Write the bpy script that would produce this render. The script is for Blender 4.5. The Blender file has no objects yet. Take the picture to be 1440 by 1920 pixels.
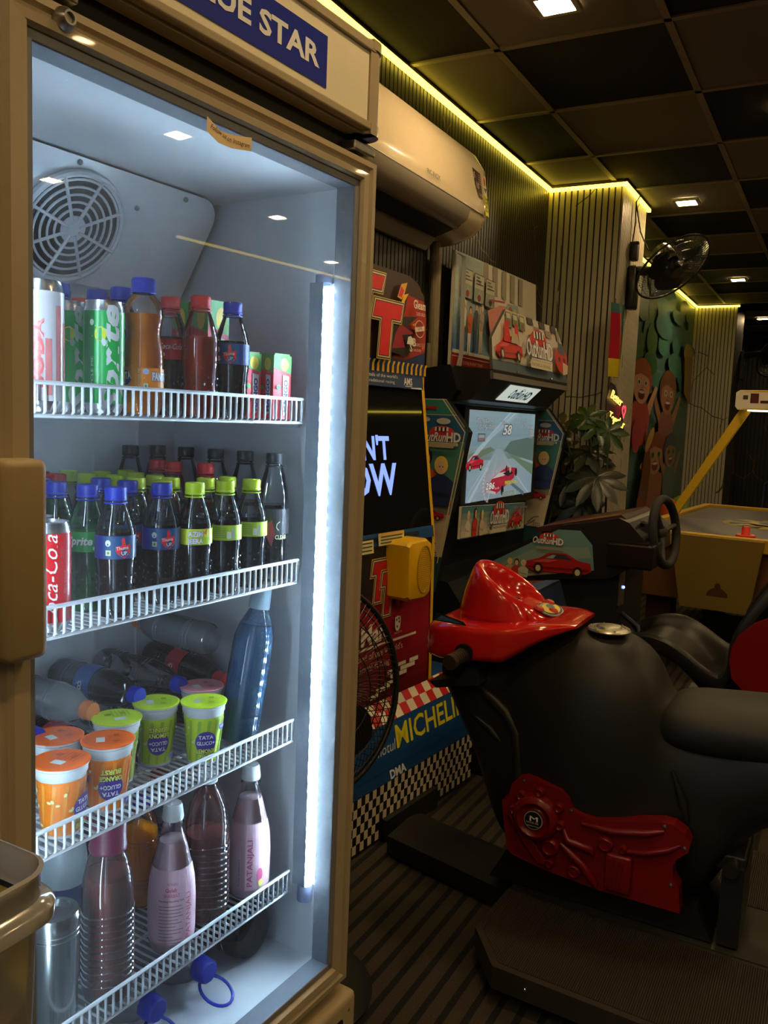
import bpy, bmesh, math, random
from mathutils import Vector, Matrix
random.seed(7)
PI = math.pi
C = bpy.context.scene.collection
sc = bpy.context.scene

# ------------------------------------------------------------------ camera, world, exposure
cam_d = bpy.data.cameras.new('camera')
cam_d.sensor_fit = 'VERTICAL'; cam_d.sensor_height = 36.0; cam_d.sensor_width = 27.0
cam_d.lens = 36.0 * 1590.9 / 1920.0
cam_d.clip_start = 0.02; cam_d.clip_end = 60
cam = bpy.data.objects.new('camera', cam_d); C.objects.link(cam)
H = 1.35                                     # eye height; all heights below are written relative to it
yaw, pitch, roll = -0.4921682, -0.10940367, -0.04047107
_f = Vector((math.sin(yaw) * math.cos(pitch), math.cos(yaw) * math.cos(pitch), math.sin(pitch)))
_r = Vector((math.cos(yaw), -math.sin(yaw), 0)); _d = -_r.cross(_f)
_r2 = math.cos(roll) * _r + math.sin(roll) * _d; _d2 = -math.sin(roll) * _r + math.cos(roll) * _d
_m = Matrix((_r2, -_d2, -_f)).transposed().to_4x4(); _m.translation = Vector((0, 0, H))
cam.matrix_world = _m
sc.camera = cam
world = bpy.data.worlds.new('world'); sc.world = world; world.use_nodes = True
world.node_tree.nodes['Background'].inputs[0].default_value = (1.0, 0.75, 0.45, 1)
world.node_tree.nodes['Background'].inputs[1].default_value = 0.004
sc.view_settings.view_transform = 'Standard'; sc.view_settings.look = 'None'
sc.view_settings.gamma = 1.0; sc.view_settings.use_curve_mapping = False
sc.view_settings.exposure = 0.0
sc.cycles.max_bounces = 14; sc.cycles.transparent_max_bounces = 32
sc.cycles.diffuse_bounces = 4; sc.cycles.glossy_bounces = 4; sc.cycles.transmission_bounces = 8
sc.cycles.sample_clamp_indirect = 4.0
L_PANEL = 230.0       # ceiling lamp panels
L_STRIP = 6.0        # yellow strips along the wall tops
L_TUBE = 165.0         # white tube in the cooler
WARM = (1.0, 0.70, 0.34); YEL = (1.0, 0.74, 0.07); COOL = (0.55, 0.80, 1.0)

# ------------------------------------------------------------------ materials
MATS = {}
def node_mat(name):
    m = bpy.data.materials.new(name); m.use_nodes = True
    nt = m.node_tree; b = nt.nodes['Principled BSDF']
    return m, nt, b
def mat(name, col=(.5, .5, .5), rough=.5, metal=0, emit=None, es=0, trans=0, ior=1.45, coat=0, noise=0, nscale=40, bump=0, spec=.5):
    if name in MATS: return MATS[name]
    m, nt, b = node_mat(name)
    b.inputs['Base Color'].default_value = (*col, 1); b.inputs['Roughness'].default_value = rough
    b.inputs['Metallic'].default_value = metal; b.inputs['IOR'].default_value = ior
    b.inputs['Transmission Weight'].default_value = trans; b.inputs['Coat Weight'].default_value = coat
    b.inputs['Specular IOR Level'].default_value = spec
    if emit: b.inputs['Emission Color'].default_value = (*emit, 1); b.inputs['Emission Strength'].default_value = es
    if noise or bump:
        tc = nt.nodes.new('ShaderNodeTexCoord'); n = nt.nodes.new('ShaderNodeTexNoise'); n.inputs['Scale'].default_value = nscale
        n.inputs['Detail'].default_value = 5
        nt.links.new(tc.outputs['Object'], n.inputs['Vector'])
        if noise:
            mx = nt.nodes.new('ShaderNodeMix'); mx.data_type = 'RGBA'
            mx.inputs['A'].default_value = (*[c * (1 - noise) for c in col], 1); mx.inputs['B'].default_value = (*[min(1, c * (1 + noise)) for c in col], 1)
            nt.links.new(n.outputs['Fac'], mx.inputs['Factor']); nt.links.new(mx.outputs['Result'], b.inputs['Base Color'])
        if bump:
            bp = nt.nodes.new('ShaderNodeBump'); bp.inputs['Strength'].default_value = bump; bp.inputs['Distance'].default_value = .004
            nt.links.new(n.outputs['Fac'], bp.inputs['Height']); nt.links.new(bp.outputs['Normal'], b.inputs['Normal'])
    MATS[name] = m
    return m
def print_mat(name, rough=.4, emit=0, spec=.4, gain=1.0):
    """printed colours: each face carries the ink colour of its print"""
    if name in MATS: return MATS[name]
    m, nt, b = node_mat(name)
    a = nt.nodes.new('ShaderNodeAttribute'); a.attribute_name = 'ink'
    if gain != 1.0:
        vm = nt.nodes.new('ShaderNodeVectorMath'); vm.operation = 'SCALE'; vm.inputs['Scale'].default_value = gain; nt.links.new(a.outputs['Color'], vm.inputs[0])
        mn_ = nt.nodes.new('ShaderNodeVectorMath'); mn_.operation = 'MINIMUM'; mn_.inputs[1].default_value = (.85, .85, .85); nt.links.new(vm.outputs[0], mn_.inputs[0]); nt.links.new(mn_.outputs[0], b.inputs['Base Color'])
    else: nt.links.new(a.outputs['Color'], b.inputs['Base Color'])
    b.inputs['Roughness'].default_value = rough
    b.inputs['Specular IOR Level'].default_value = spec
    if emit:
        nt.links.new(a.outputs['Color'], b.inputs['Emission Color']); b.inputs['Emission Strength'].default_value = emit
    MATS[name] = m
    return m
def thin_mat(name, tint=(1, 1, 1), gloss=.06, rough=.06, haze=0, hazecol=(.8, .8, .8), bump=0, bscale=200):
    """thin clear plastic or glass: see-through with a fresnel sheen and a little haze"""
    if name in MATS: return MATS[name]
    m = bpy.data.materials.new(name); m.use_nodes = True; nt = m.node_tree; nt.nodes.clear()
    out = nt.nodes.new('ShaderNodeOutputMaterial'); tr = nt.nodes.new('ShaderNodeBsdfTransparent'); tr.inputs[0].default_value = (*tint, 1)
    gl = nt.nodes.new('ShaderNodeBsdfGlossy'); gl.inputs['Roughness'].default_value = rough
    lw = nt.nodes.new('ShaderNodeFresnel'); lw.inputs[0].default_value = 1.45
    ad = nt.nodes.new('ShaderNodeMath'); ad.operation = 'ADD'; ad.inputs[1].default_value = gloss; ad.use_clamp = True
    mx = nt.nodes.new('ShaderNodeMixShader'); nt.links.new(lw.outputs[0], ad.inputs[0]); nt.links.new(ad.outputs[0], mx.inputs[0])
    src = tr.outputs[0]
    if haze:
        df = nt.nodes.new('ShaderNodeBsdfDiffuse'); df.inputs[0].default_value = (*hazecol, 1)
        tl = nt.nodes.new('ShaderNodeBsdfTranslucent'); tl.inputs[0].default_value = (*hazecol, 1)
        h1 = nt.nodes.new('ShaderNodeMixShader'); h1.inputs[0].default_value = .5
        nt.links.new(df.outputs[0], h1.inputs[1]); nt.links.new(tl.outputs[0], h1.inputs[2])
        h2 = nt.nodes.new('ShaderNodeMixShader'); h2.inputs[0].default_value = haze
        nt.links.new(tr.outputs[0], h2.inputs[1]); nt.links.new(h1.outputs[0], h2.inputs[2]); src = h2.outputs[0]
    nt.links.new(src, mx.inputs[1]); nt.links.new(gl.outputs[0], mx.inputs[2])
    if bump:
        tc = nt.nodes.new('ShaderNodeTexCoord'); n = nt.nodes.new('ShaderNodeTexNoise'); n.inputs['Scale'].default_value = bscale; n.inputs['Detail'].default_value = 3
        bp = nt.nodes.new('ShaderNodeBump'); bp.inputs['Strength'].default_value = bump; bp.inputs['Distance'].default_value = .002
        nt.links.new(tc.outputs['Object'], n.inputs['Vector']); nt.links.new(n.outputs['Fac'], bp.inputs['Height']); nt.links.new(bp.outputs['Normal'], gl.inputs['Normal'])
    nt.links.new(mx.outputs[0], out.inputs['Surface'])
    MATS[name] = m
    return m
def vein_mat(name, base, vein, vscale, width, rough):
    """laminate with thin slanting marble veins"""
    m, nt, b = node_mat(name)
    tc = nt.nodes.new('ShaderNodeTexCoord'); mp = nt.nodes.new('ShaderNodeMapping'); mp.inputs['Rotation'].default_value = (.5, .6, .5)
    mp.inputs['Scale'].default_value = (1.0, 1.0, .55)
    v = nt.nodes.new('ShaderNodeTexVoronoi'); v.feature = 'DISTANCE_TO_EDGE'; v.inputs['Scale'].default_value = vscale
    n2 = nt.nodes.new('ShaderNodeTexNoise'); n2.inputs['Scale'].default_value = 3.0
    add = nt.nodes.new('ShaderNodeMix'); add.data_type = 'VECTOR'; add.inputs['Factor'].default_value = .12
    lt = nt.nodes.new('ShaderNodeMath'); lt.operation = 'LESS_THAN'; lt.inputs[1].default_value = width
    nz = nt.nodes.new('ShaderNodeTexNoise'); nz.inputs['Scale'].default_value = 2.3
    gt = nt.nodes.new('ShaderNodeMath'); gt.operation = 'GREATER_THAN'; gt.inputs[1].default_value = .5
    ml = nt.nodes.new('ShaderNodeMath'); ml.operation = 'MULTIPLY'
    mx = nt.nodes.new('ShaderNodeMix'); mx.data_type = 'RGBA'; mx.inputs['A'].default_value = (*base, 1); mx.inputs['B'].default_value = (*vein, 1)
    k = nt.links.new
    k(tc.outputs['Object'], mp.inputs['Vector']); k(mp.outputs['Vector'], add.inputs['A']); k(n2.outputs['Color'], add.inputs['B']); k(mp.outputs['Vector'], n2.inputs['Vector'])
    k(add.outputs['Result'], v.inputs['Vector']); k(v.outputs['Distance'], lt.inputs[0]); k(tc.outputs['Object'], nz.inputs['Vector']); k(nz.outputs['Fac'], gt.inputs[0])
    k(lt.outputs[0], ml.inputs[0]); k(gt.outputs[0], ml.inputs[1]); k(ml.outputs[0], mx.inputs['Factor']); k(mx.outputs['Result'], b.inputs['Base Color'])
    b.inputs['Roughness'].default_value = rough
    MATS[name] = m
    return m
PRINT = print_mat('print_gloss', .35, gain=1.5); PRINTM = print_mat('print_matt', .7, spec=.15, gain=1.3); PRINTW = print_mat('print_wall', .4)
SCREEN = print_mat('screen_picture', .2, emit=.55); BLACK = mat('black_plastic', (.012, .012, .013), .45, noise=.2, nscale=60)
PITCH = mat('black_void', (.004, .004, .004), .9); WHITE = mat('white_plastic', (.75, .76, .78), .45, noise=.03)
CHROME = mat('chrome', (.75, .74, .72), .18, 1); STEEL = mat('brushed_steel', (.45, .44, .42), .35, 1, noise=.2, nscale=80)
TAN = mat('cooler_paint', (.43, .345, .225), .28, noise=.05, nscale=90, coat=.3)
RUBBER = mat('black_rubber', (.015, .015, .016), .7); REDP = mat('red_gloss_plastic', (.62, .012, .012), .16, coat=.6, noise=.05)
YELP = mat('yellow_plastic', (.80, .48, .01), .35, noise=.04); DARK = mat('dark_cabinet', (.010, .011, .013), .35, noise=.2)

# ------------------------------------------------------------------ mesh builder
class MB:
    def __init__(s): s.v = []; s.f = []; s.c = []; s.m = []
    def add(s, vs, fs, col=(1, 1, 1), mi=0):
        o = len(s.v); s.v += [tuple(p) for p in vs]; s.f += [tuple(i + o for i in f) for f in fs]
        s.c += [col] * len(fs); s.m += [mi] * len(fs); return s
    def box(s, lo, hi, col=(1, 1, 1), mi=0, bev=0):
        (a, b, c), (d, e, f) = lo, hi
        if bev <= 0:
            return s.add([(a, b, c), (d, b, c), (d, e, c), (a, e, c), (a, b, f), (d, b, f), (d, e, f), (a, e, f)],
                         [(3, 2, 1, 0), (4, 5, 6, 7), (0, 1, 5, 4), (1, 2, 6, 5), (2, 3, 7, 6), (3, 0, 4, 7)], col, mi)
        bm = bmesh.new(); bmesh.ops.create_cube(bm, size=1)
        for v in bm.verts: v.co = Vector(((a + d) / 2 + v.co.x * (d - a), (b + e) / 2 + v.co.y * (e - b), (c + f) / 2 + v.co.z * (f - c)))
        bmesh.ops.bevel(bm, geom=bm.edges[:], offset=bev, segments=3, profile=.5, affect='EDGES')
        s.bm(bm, col, mi); bm.free(); return s
    def bm(s, bm, col=(1, 1, 1), mi=0, M=None):
        bm.verts.index_update()
        s.add([(M @ v.co if M else v.co) for v in bm.verts], [tuple(v.index for v in f.verts) for f in bm.faces], col, mi)
    def rings(s, rings, col=(1, 1, 1), mi=0, closed=True, cap=(False, False)):
        n = len(rings[0]); vs = [p for r in rings for p in r]; fs = []
        for i in range(len(rings) - 1):
            for j in range(n if closed else n - 1):
                k = (j + 1) % n; fs.append((i * n + j, i * n + k, (i + 1) * n + k, (i + 1) * n + j))
        if cap[0]: fs.append(tuple(reversed(range(n))))
        if cap[1]: fs.append(tuple((len(rings) - 1) * n + j for j in range(n)))
        return s.add(vs, fs, col, mi)
    def lathe(s, prof, seg=24, ctr=(0, 0, 0), M=None, col=(1, 1, 1), mi=0, cols=None, caps=False, flute=0, fn=0):
        rr = []
        for r, z in prof:
            r = max(r, 1e-5); ring = []
            for j in range(seg):
                a = 2 * PI * j / seg; q = r * (1 + (flute * math.cos(fn * a) if fn else 0)); p = Vector((q * math.cos(a), q * math.sin(a), z))
                if M: p = M @ p
                ring.append(p + Vector(ctr))
            rr.append(ring)
        k0 = len(s.f); s.rings(rr, col, mi, cap=(caps, caps))
        if cols:
            for i in range(len(prof) - 1):
                for j in range(seg): s.c[k0 + i * seg + j] = cols[i]
        return s
    def tube(s, pts, r, seg=8, col=(1, 1, 1), mi=0, closed=False, caps=True):
        pts = [Vector(p) for p in pts]; n = len(pts); rings = []; up = None
        rs = r if isinstance(r, (list, tuple)) else [r] * n
        for i, p in enumerate(pts):
            if closed: t = pts[(i + 1) % n] - pts[i - 1]
            else: t = pts[min(i + 1, n - 1)] - pts[max(i - 1, 0)]
            t.normalize()
            if up is None: up = Vector((0, 0, 1)) if abs(t.z) < .9 else Vector((1, 0, 0))
            a = t.cross(up)
            if a.length < 1e-4: a = t.cross(Vector((1, 0, 0)))
            a.normalize(); b = a.cross(t).normalized(); up = b
            rings.append([p + (a * math.cos(2 * PI * j / seg) + b * math.sin(2 * PI * j / seg)) * rs[i] for j in range(seg)])
        if closed: rings.append(rings[0])
        return s.rings(rings, col, mi, cap=(caps and not closed, caps and not closed))
    def prism(s, poly, O, U, V, N, depth, col=(1, 1, 1), mi=0, side=None, smi=None):
        """polygon (u,v) in the plane O,U,V, its front at O and its back at O - N*depth"""
        O, U, V, N = map(Vector, (O, U, V, N)); n = len(poly)
        fr = [O + U * u + V * v for u, v in poly]; bk = [p - N * depth for p in fr]
        s.add(fr, [tuple(range(n))], col, mi); s.add(bk, [tuple(reversed(range(n)))], side or col, mi if smi is None else smi)
        s.add(fr + bk, [(j, j + n, (j + 1) % n + n, (j + 1) % n) for j in range(n)], side or col, mi if smi is None else smi)
        return s
    def ball(s, c, r, col=(1, 1, 1), mi=0, seg=16, rings=10, M=None):
        if not isinstance(r, (list, tuple)): r = (r, r, r)
        prof = [[Vector(c) + (M or Matrix.Identity(3)) @ Vector((r[0] * math.sin(PI * i / rings) * math.cos(2 * PI * j / seg), r[1] * math.sin(PI * i / rings) * math.sin(2 * PI * j / seg), -r[2] * math.cos(PI * i / rings))) for j in range(seg)] for i in range(rings + 1)]
        return s.rings(prof, col, mi)
    def build(s, name, mats, parent=None, off=(0, 0, 0), smooth=0, bevel=0, subd=0):
        me = bpy.data.meshes.new(name); o3 = Vector(off)
        me.from_pydata([tuple(Vector(p) - o3) for p in s.v], [], s.f)
        if not isinstance(mats, (list, tuple)): mats = [mats]
        for m in mats: me.materials.append(m)
        me.polygons.foreach_set('material_index', s.m)
        at = me.color_attributes.new('ink', 'FLOAT_COLOR', 'CORNER'); buf = []
        for p, c in zip(me.polygons, s.c): buf += [c[0], c[1], c[2], 1.0] * p.loop_total
        at.data.foreach_set('color', buf)
        if smooth:
            me.polygons.foreach_set('use_smooth', [True] * len(me.polygons)); me.update()
            try: me.set_sharp_from_angle(angle=math.radians(smooth))
            except Exception: pass
        me.update(); me.validate()
        ob = bpy.data.objects.new(name, me); C.objects.link(ob)
        if parent: ob.parent = parent
        if subd:
            md = ob.modifiers.new('sub', 'SUBSURF'); md.levels = subd; md.render_levels = subd
        return ob

def thing(name, label, cat, loc=(0, 0, 0), rot=0, group=None):
    o = bpy.data.objects.new(name, None); C.objects.link(o); o.location = loc; o.empty_display_size = .05
    o.rotation_euler = (0, 0, rot) if not isinstance(rot, (tuple, list)) else rot
    return tag(o, label, cat, group)
def tag(o, label, cat, group=None):
    o['label'] = label; o['category'] = cat
    if group: o['group'] = group
    return o
def struct(o): o['kind'] = 'structure'; return o

# ------------------------------------------------------------------ flat art
_TX = {}
def text2d(s, bold=0.0, italic=0.0, res=2):
    k = (s, bold, italic, res)
    if k in _TX: return _TX[k]
    cu = bpy.data.curves.new('t', 'FONT'); cu.body = s; cu.size = 1; cu.offset = bold; cu.shear = italic
    cu.resolution_u = res; cu.dimensions = '2D'; cu.fill_mode = 'BOTH'
    ob = bpy.data.objects.new('t', cu); C.objects.link(ob)
    dg = bpy.context.evaluated_depsgraph_get(); ev = ob.evaluated_get(dg); me = ev.to_mesh()
    vs = [(v.co.x, v.co.y) for v in me.vertices]; fs = [tuple(p.vertices) for p in me.polygons]
    ev.to_mesh_clear(); bpy.data.objects.remove(ob); bpy.data.curves.remove(cu)
    if vs:
        x0 = min(v[0] for v in vs); x1 = max(v[0] for v in vs)
    else: x0 = x1 = 0
    _TX[k] = (vs, fs, x0, x1); return _TX[k]
class Art:
    """inks laid on a surface given by mp(u, v) -> point and normal"""
    def __init__(s, mb, O=None, U=None, V=None, N=None, mp=None, mi=0, step=.0005):
        s.mb = mb; s.l = 1; s.mi = mi; s.step = step
        if mp is None:
            O, U, V = Vector(O), Vector(U), Vector(V); N = Vector(N) if N else U.cross(V).normalized()
            mp = lambda u, v: (O + U * u + V * v, N)
        s.mp = mp
    def P(s, u, v):
        p, n = s.mp(u, v); return p + n * (s.step * s.l)
    def poly(s, pts, col):
        s.mb.add([s.P(*p) for p in pts], [tuple(range(len(pts)))], col, s.mi); s.l += 1; return s
    def rect(s, u0, v0, u1, v1, col, nu=1, nv=1):
        vs = [s.P(u0 + (u1 - u0) * i / nu, v0 + (v1 - v0) * j / nv) for j in range(nv + 1) for i in range(nu + 1)]
        s.mb.add(vs, [(j * (nu + 1) + i, j * (nu + 1) + i + 1, (j + 1) * (nu + 1) + i + 1, (j + 1) * (nu + 1) + i) for j in range(nv) for i in range(nu)], col, s.mi); s.l += 1; return s
    def disc(s, u, v, ru, rv, col, n=20, a=0):
        return s.poly([(u + ru * math.cos(t) * math.cos(a) - rv * math.sin(t) * math.sin(a), v + ru * math.cos(t) * math.sin(a) + rv * math.sin(t) * math.cos(a)) for t in [2 * PI * k / n for k in range(n)]], col)
    def grad(s, u0, v0, u1, v1, c0, c1, n=8):
        for k in range(n):
            t = k / (n - 1); va = v0 + (v1 - v0) * k / n; vb = v0 + (v1 - v0) * (k + 1) / n
            s.mb.add([s.P(u0, va), s.P(u1, va), s.P(u1, vb), s.P(u0, vb)], [(0, 1, 2, 3)], tuple(c0[i] * (1 - t) + c1[i] * t for i in range(3)), s.mi)
        s.l += 1; return s
    def text(s, t, u, v, h, col, w=None, bold=0.0, italic=0.0, rot=0, align='l', outline=None, ow=.04):
        """h = capital height; w = forced width"""
        if outline: s.text(t, u, v, h, outline, w, bold + ow, italic, rot, align)
        vs, fs, x0, x1 = text2d(t, bold, italic)
        if not vs: return s
        _, _, a0, a1 = text2d(t, 0.0, italic)
        k = h / .70; kx = (w / (a1 - a0)) if w else k; W = (a1 - a0) * kx
        sh = {'l': 0, 'c': -W / 2, 'r': -W}[align]; ca, sa = math.cos(rot), math.sin(rot); pts = []
        for x, y in vs:
            a = (x - a0) * kx + sh; b = y * k; pts.append(s.P(u + a * ca - b * sa, v + a * sa + b * ca))
        s.mb.add(pts, fs, col, s.mi); s.l += 1; return s
    def line(s, pts, w, col):
        for (a, b), (c, d) in zip(pts[:-1], pts[1:]):
            L = math.hypot(c - a, d - b) or 1; nx, ny = -(d - b) / L * w / 2, (c - a) / L * w / 2
            s.mb.add([s.P(a + nx, b + ny), s.P(a - nx, b - ny), s.P(c - nx, d - ny), s.P(c + nx, d + ny)], [(0, 1, 2, 3)], col, s.mi)
        s.l += 1; return s
    def person(s, u, v, h, top, bot, hair, skin=(.62, .36, .22), full=True):
        if not full:
            w = h * .30
            s.poly([(u - w * .8, v), (u + w * .8, v), (u + w * .95, v + h * .48), (u + w * .3, v + h * .62), (u - w * .3, v + h * .62), (u - w * .95, v + h * .48)], top)
            s.poly([(u - w * .95, v + h * .40), (u - w * 1.0, v + h * .22), (u + w * .7, v + h * .16), (u + w * .7, v + h * .24), (u - w * .5, v + h * .28)], tuple(c * .65 for c in top))
            s.disc(u, v + h * .81, w * .50, h * .185, hair, 14); s.disc(u, v + h * .77, w * .34, h * .145, skin, 14); s.disc(u - w * .1, v + h * .78, w * .05, h * .015, (.03, .02, .02), 6); s.disc(u + w * .13, v + h * .78, w * .05, h * .015, (.03, .02, .02), 6)
            return s
        w = h * .13
        if full:
            s.poly([(u - w * .6, v + h * .5), (u - w * .5, v), (u - w * .1, v), (u, v + h * .42), (u + w * .2, v), (u + w * .6, v), (u + w * .6, v + h * .5)], bot)
        b = v + (h * .45 if full else 0)
        s.poly([(u - w * .65, b), (u + w * .65, b), (u + w * 1.0, v + h * .78), (u + w * .35, v + h * .85), (u - w * .35, v + h * .85), (u - w * 1.0, v + h * .78)], top)
        s.poly([(u - w * 1.0, v + h * .78), (u - w * 1.1, v + h * .62), (u + w * .3, v + h * .60), (u + w * .3, v + h * .64), (u - w * .7, v + h * .67)], tuple(c * .7 for c in top))
        s.disc(u, v + h * .93, w * .55, h * .075, hair, 12); s.disc(u, v + h * .905, w * .38, h * .06, skin, 12)
        return s
    def car(s, u, v, w, col=(.5, .02, .02), flip=1):
        q = lambda pts: [(u + flip * x * w, v + y * w) for x, y in pts]
        s.poly(q([(0, .06), (.02, .14), (.2, .2), (.36, .3), (.62, .31), (.8, .22), (.98, .2), (1, .08), (.9, .03), (.1, .0)]), col)
        s.poly(q([(.27, .21), (.4, .285), (.6, .29), (.72, .22)]), (.03, .03, .04)); s.poly(q([(.3, .215), (.41, .27), (.46, .27), (.42, .215)]), (.25, .3, .33))
        s.poly(q([(.04, .07), (.96, .11), (.96, .08), (.04, .045)]), tuple(c * .45 for c in col)); s.poly(q([(.1, .14), (.3, .2), (.5, .2), (.35, .15)]), tuple(min(1, c * 1.3 + .05) for c in col))
        for x in (.2, .8): s.disc(u + flip * x * w, v + .05 * w, .075 * w, .085 * w, (.015, .015, .015), 14); s.disc(u + flip * x * w, v + .05 * w, .04 * w, .048 * w, (.45, .38, .25), 12)
        return s
    def racelogo(s, u, v, w, tag_=True):
        h = w * .22
        s.disc(u + w * .52, v + h * 1.25, w * .33, h * .8, (.45, .03, .02), 16)
        for k in range(7):
            if k % 2: s.rect(u + w * (.34 + .05 * k), v + h * 1.5, u + w * (.39 + .05 * k), v + h * 1.9, (.02, .02, .02))
            else: s.rect(u + w * (.34 + .05 * k), v + h * 1.5, u + w * (.39 + .05 * k), v + h * 1.9, (.8, .8, .78))
        s.text('OutRun', u, v + h * .42, h * .95, (.75, .76, .74), w=w * .64, bold=.02, italic=.3, outline=(.02, .05, .16), ow=.03)
        s.text('HD', u + w * .66, v + h * .42, h * .95, (.75, .76, .74), w=w * .34, bold=.03, outline=(.10, .16, .3), ow=.03)
        if tag_: s.rect(u + w * .12, v, u + w * .95, v + h * .32, (.45, .42, .34)); s.text('RACING & DRIVING', u + w * .16, v + h * .07, h * .17, (.12, .1, .08), w=w * .75)
        return s

def circle_pts(n, r, f=lambda a: (0, 0, 0)): return [f(2 * PI * k / n) for k in range(n)]

# ================================================================== THE ROOM
ZC, ZF = 1.25, -1.35                          # ceiling and floor, relative to the eye
WX = -1.5
dark_slat = vein_mat('dark_slat_laminate', (.015, .013, .011), (.20, .11, .035), 3.6, .0055, .42)
lite_slat = vein_mat('light_slat_laminate', (.36, .33, .25), (.07, .06, .04), 3.0, .0055, .45)
groove = mat('groove_black', (.006, .006, .006), .8)
def slat_wall(name, S, D, N, L, m, pitch=.03, gap=.005, dep=.009, z0=ZF, z1=ZC):
    S, D, N = Vector(S), Vector(D), Vector(N); mb = MB(); n = int(L / pitch + .001); p = L / n
    def q(a, d, z): v = S + D * a + N * d; return (v.x, v.y, z)
    mb.add([q(0, 0, z0), q(L, 0, z0), q(L, 0, z1), q(0, 0, z1)], [(0, 1, 2, 3)], mi=1)
    mb.add([q(0, -.05, z0), q(L, -.05, z0), q(L, -.05, z1), q(0, -.05, z1)], [(3, 2, 1, 0)], mi=1)
    for i in range(n):
        a, b = i * p + gap / 2, (i + 1) * p - gap / 2
        mb.add([q(a, 0, z0), q(a + .001, dep, z0), q(b - .001, dep, z0), q(b, 0, z0), q(a, 0, z1), q(a + .001, dep, z1), q(b - .001, dep, z1), q(b, 0, z1)],
               [(0, 1, 5, 4), (1, 2, 6, 5), (2, 3, 7, 6), (4, 5, 6, 7)], mi=0)
    return struct(mb.build(name, [m, groove]))
slat_wall('wall_left', (WX, -1.6, 0), (0, 1, 0), (1, 0, 0), 6.1, dark_slat, .0295)
slat_wall('wall_column', (WX, 4.5, 0), (1, 0, 0), (0, -1, 0), .39, lite_slat, .0325, gap=.007)
slat_wall('wall_column', (WX + .39, 4.5, 0), (0, 1, 0), (1, 0, 0), .56, lite_slat, .028, gap=.009)
mb = MB(); mb.box((-1.5, 5.06, ZF), (-1.435, 9.08, ZC)); struct(mb.build('wall_left_far', mat('plain_dark_wall', (.05, .05, .045), .7, noise=.2)))
slat_wall('wall_column_far', (-1.43, 9.08, 0), (1, 0, 0), (0, -1, 0), .40, lite_slat, .0325)
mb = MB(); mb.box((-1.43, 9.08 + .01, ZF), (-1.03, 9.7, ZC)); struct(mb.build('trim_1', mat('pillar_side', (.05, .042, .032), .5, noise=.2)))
slat_wall('wall_far', (-1.6, 12.2, 0), (1, 0, 0), (0, -1, 0), 4.95, dark_slat, .05)
slat_wall('wall_right', (3.3, 12.2, 0), (0, -1, 0), (-1, 0, 0), 13.8, dark_slat, .06)
mb = MB(); mb.box((-1.5, -1.7, ZF), (3.3, -1.6, ZC)); struct(mb.build('wall_back', mat('back_wall', (.10, .085, .06), .7, noise=.2)))
mb = MB(); mb.box((-1.75, 9.7, ZF), (-1.6, 12.2, ZC)); struct(mb.build('wall_left_end', MATS['back_wall']))

# floor: ribbed dark carpet
m, nt, b = node_mat('ribbed_carpet'); k = nt.links.new
tc = nt.nodes.new('ShaderNodeTexCoord'); sp = nt.nodes.new('ShaderNodeSeparateXYZ'); k(tc.outputs['Object'], sp.inputs[0])
ml = nt.nodes.new('ShaderNodeMath'); ml.operation = 'MULTIPLY'; ml.inputs[1].default_value = 1 / .050; k(sp.outputs['X'], ml.inputs[0])
fr_ = nt.nodes.new('ShaderNodeMath'); fr_.operation = 'FRACT'; k(ml.outputs[0], fr_.inputs[0])
lt = nt.nodes.new('ShaderNodeMath'); lt.operation = 'LESS_THAN'; lt.inputs[1].default_value = .34; k(fr_.outputs[0], lt.inputs[0])
nz = nt.nodes.new('ShaderNodeTexNoise'); nz.inputs['Scale'].default_value = 260; k(tc.outputs['Object'], nz.inputs['Vector'])
nb = nt.nodes.new('ShaderNodeTexNoise'); nb.inputs['Scale'].default_value = 2.5; k(tc.outputs['Object'], nb.inputs['Vector'])
mx = nt.nodes.new('ShaderNodeMix'); mx.data_type = 'RGBA'; mx.inputs['A'].default_value = (.070, .054, .036, 1); mx.inputs['B'].default_value = (.005, .0045, .004, 1); k(lt.outputs[0], mx.inputs['Factor'])
m2 = nt.nodes.new('ShaderNodeMix'); m2.data_type = 'RGBA'; m2.blend_type = 'MULTIPLY'; m2.inputs['Factor'].default_value = .8; k(mx.outputs['Result'], m2.inputs['A']); k(nz.outputs['Fac'], m2.inputs['B'])
k(m2.outputs['Result'], b.inputs['Base Color']); b.inputs['Roughness'].default_value = .95
bp = nt.nodes.new('ShaderNodeBump'); bp.inputs['Strength'].default_value = .8; bp.inputs['Distance'].default_value = .003; k(nz.outputs['Fac'], bp.inputs['Height']); k(bp.outputs['Normal'], b.inputs['Normal'])
mb = MB(); mb.box((-1.75, -1.7, ZF - .05), (3.3, 12.2, ZF)); struct(mb.build('floor', m))

# ceiling: checkered tiles on a lay-in grid
tl = mat('ceiling_tile_light', (.20, .175, .13), .8, noise=.12, nscale=300, bump=.4); td = mat('ceiling_tile_dark', (.006, .006, .006), .85, noise=.3, nscale=300, bump=.4)
tb = mat('ceiling_grid', (.30, .25, .17), .5)
GX, GY, PX, PY = -1.146, 2.8125, .5562, .62
mb = MB()
for i in range(-2, 9):
    for j in range(-8, 17):
        x0, x1 = GX + i * PX, GX + (i + 1) * PX; y0, y1 = GY + j * PY, GY + (j + 1) * PY
        x0, x1 = max(x0, -1.75), min(x1, 3.35); y0, y1 = max(y0, -1.7), min(y1, 12.25)
        if x1 <= x0 or y1 <= y0: continue
        d = (i + j) % 2 == 0
        mb.add([(x0, y0, ZC + .006), (x1, y0, ZC + .006), (x1, y1, ZC + .006), (x0, y1, ZC + .006)], [(3, 2, 1, 0)], mi=1 if d else 0)
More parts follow.
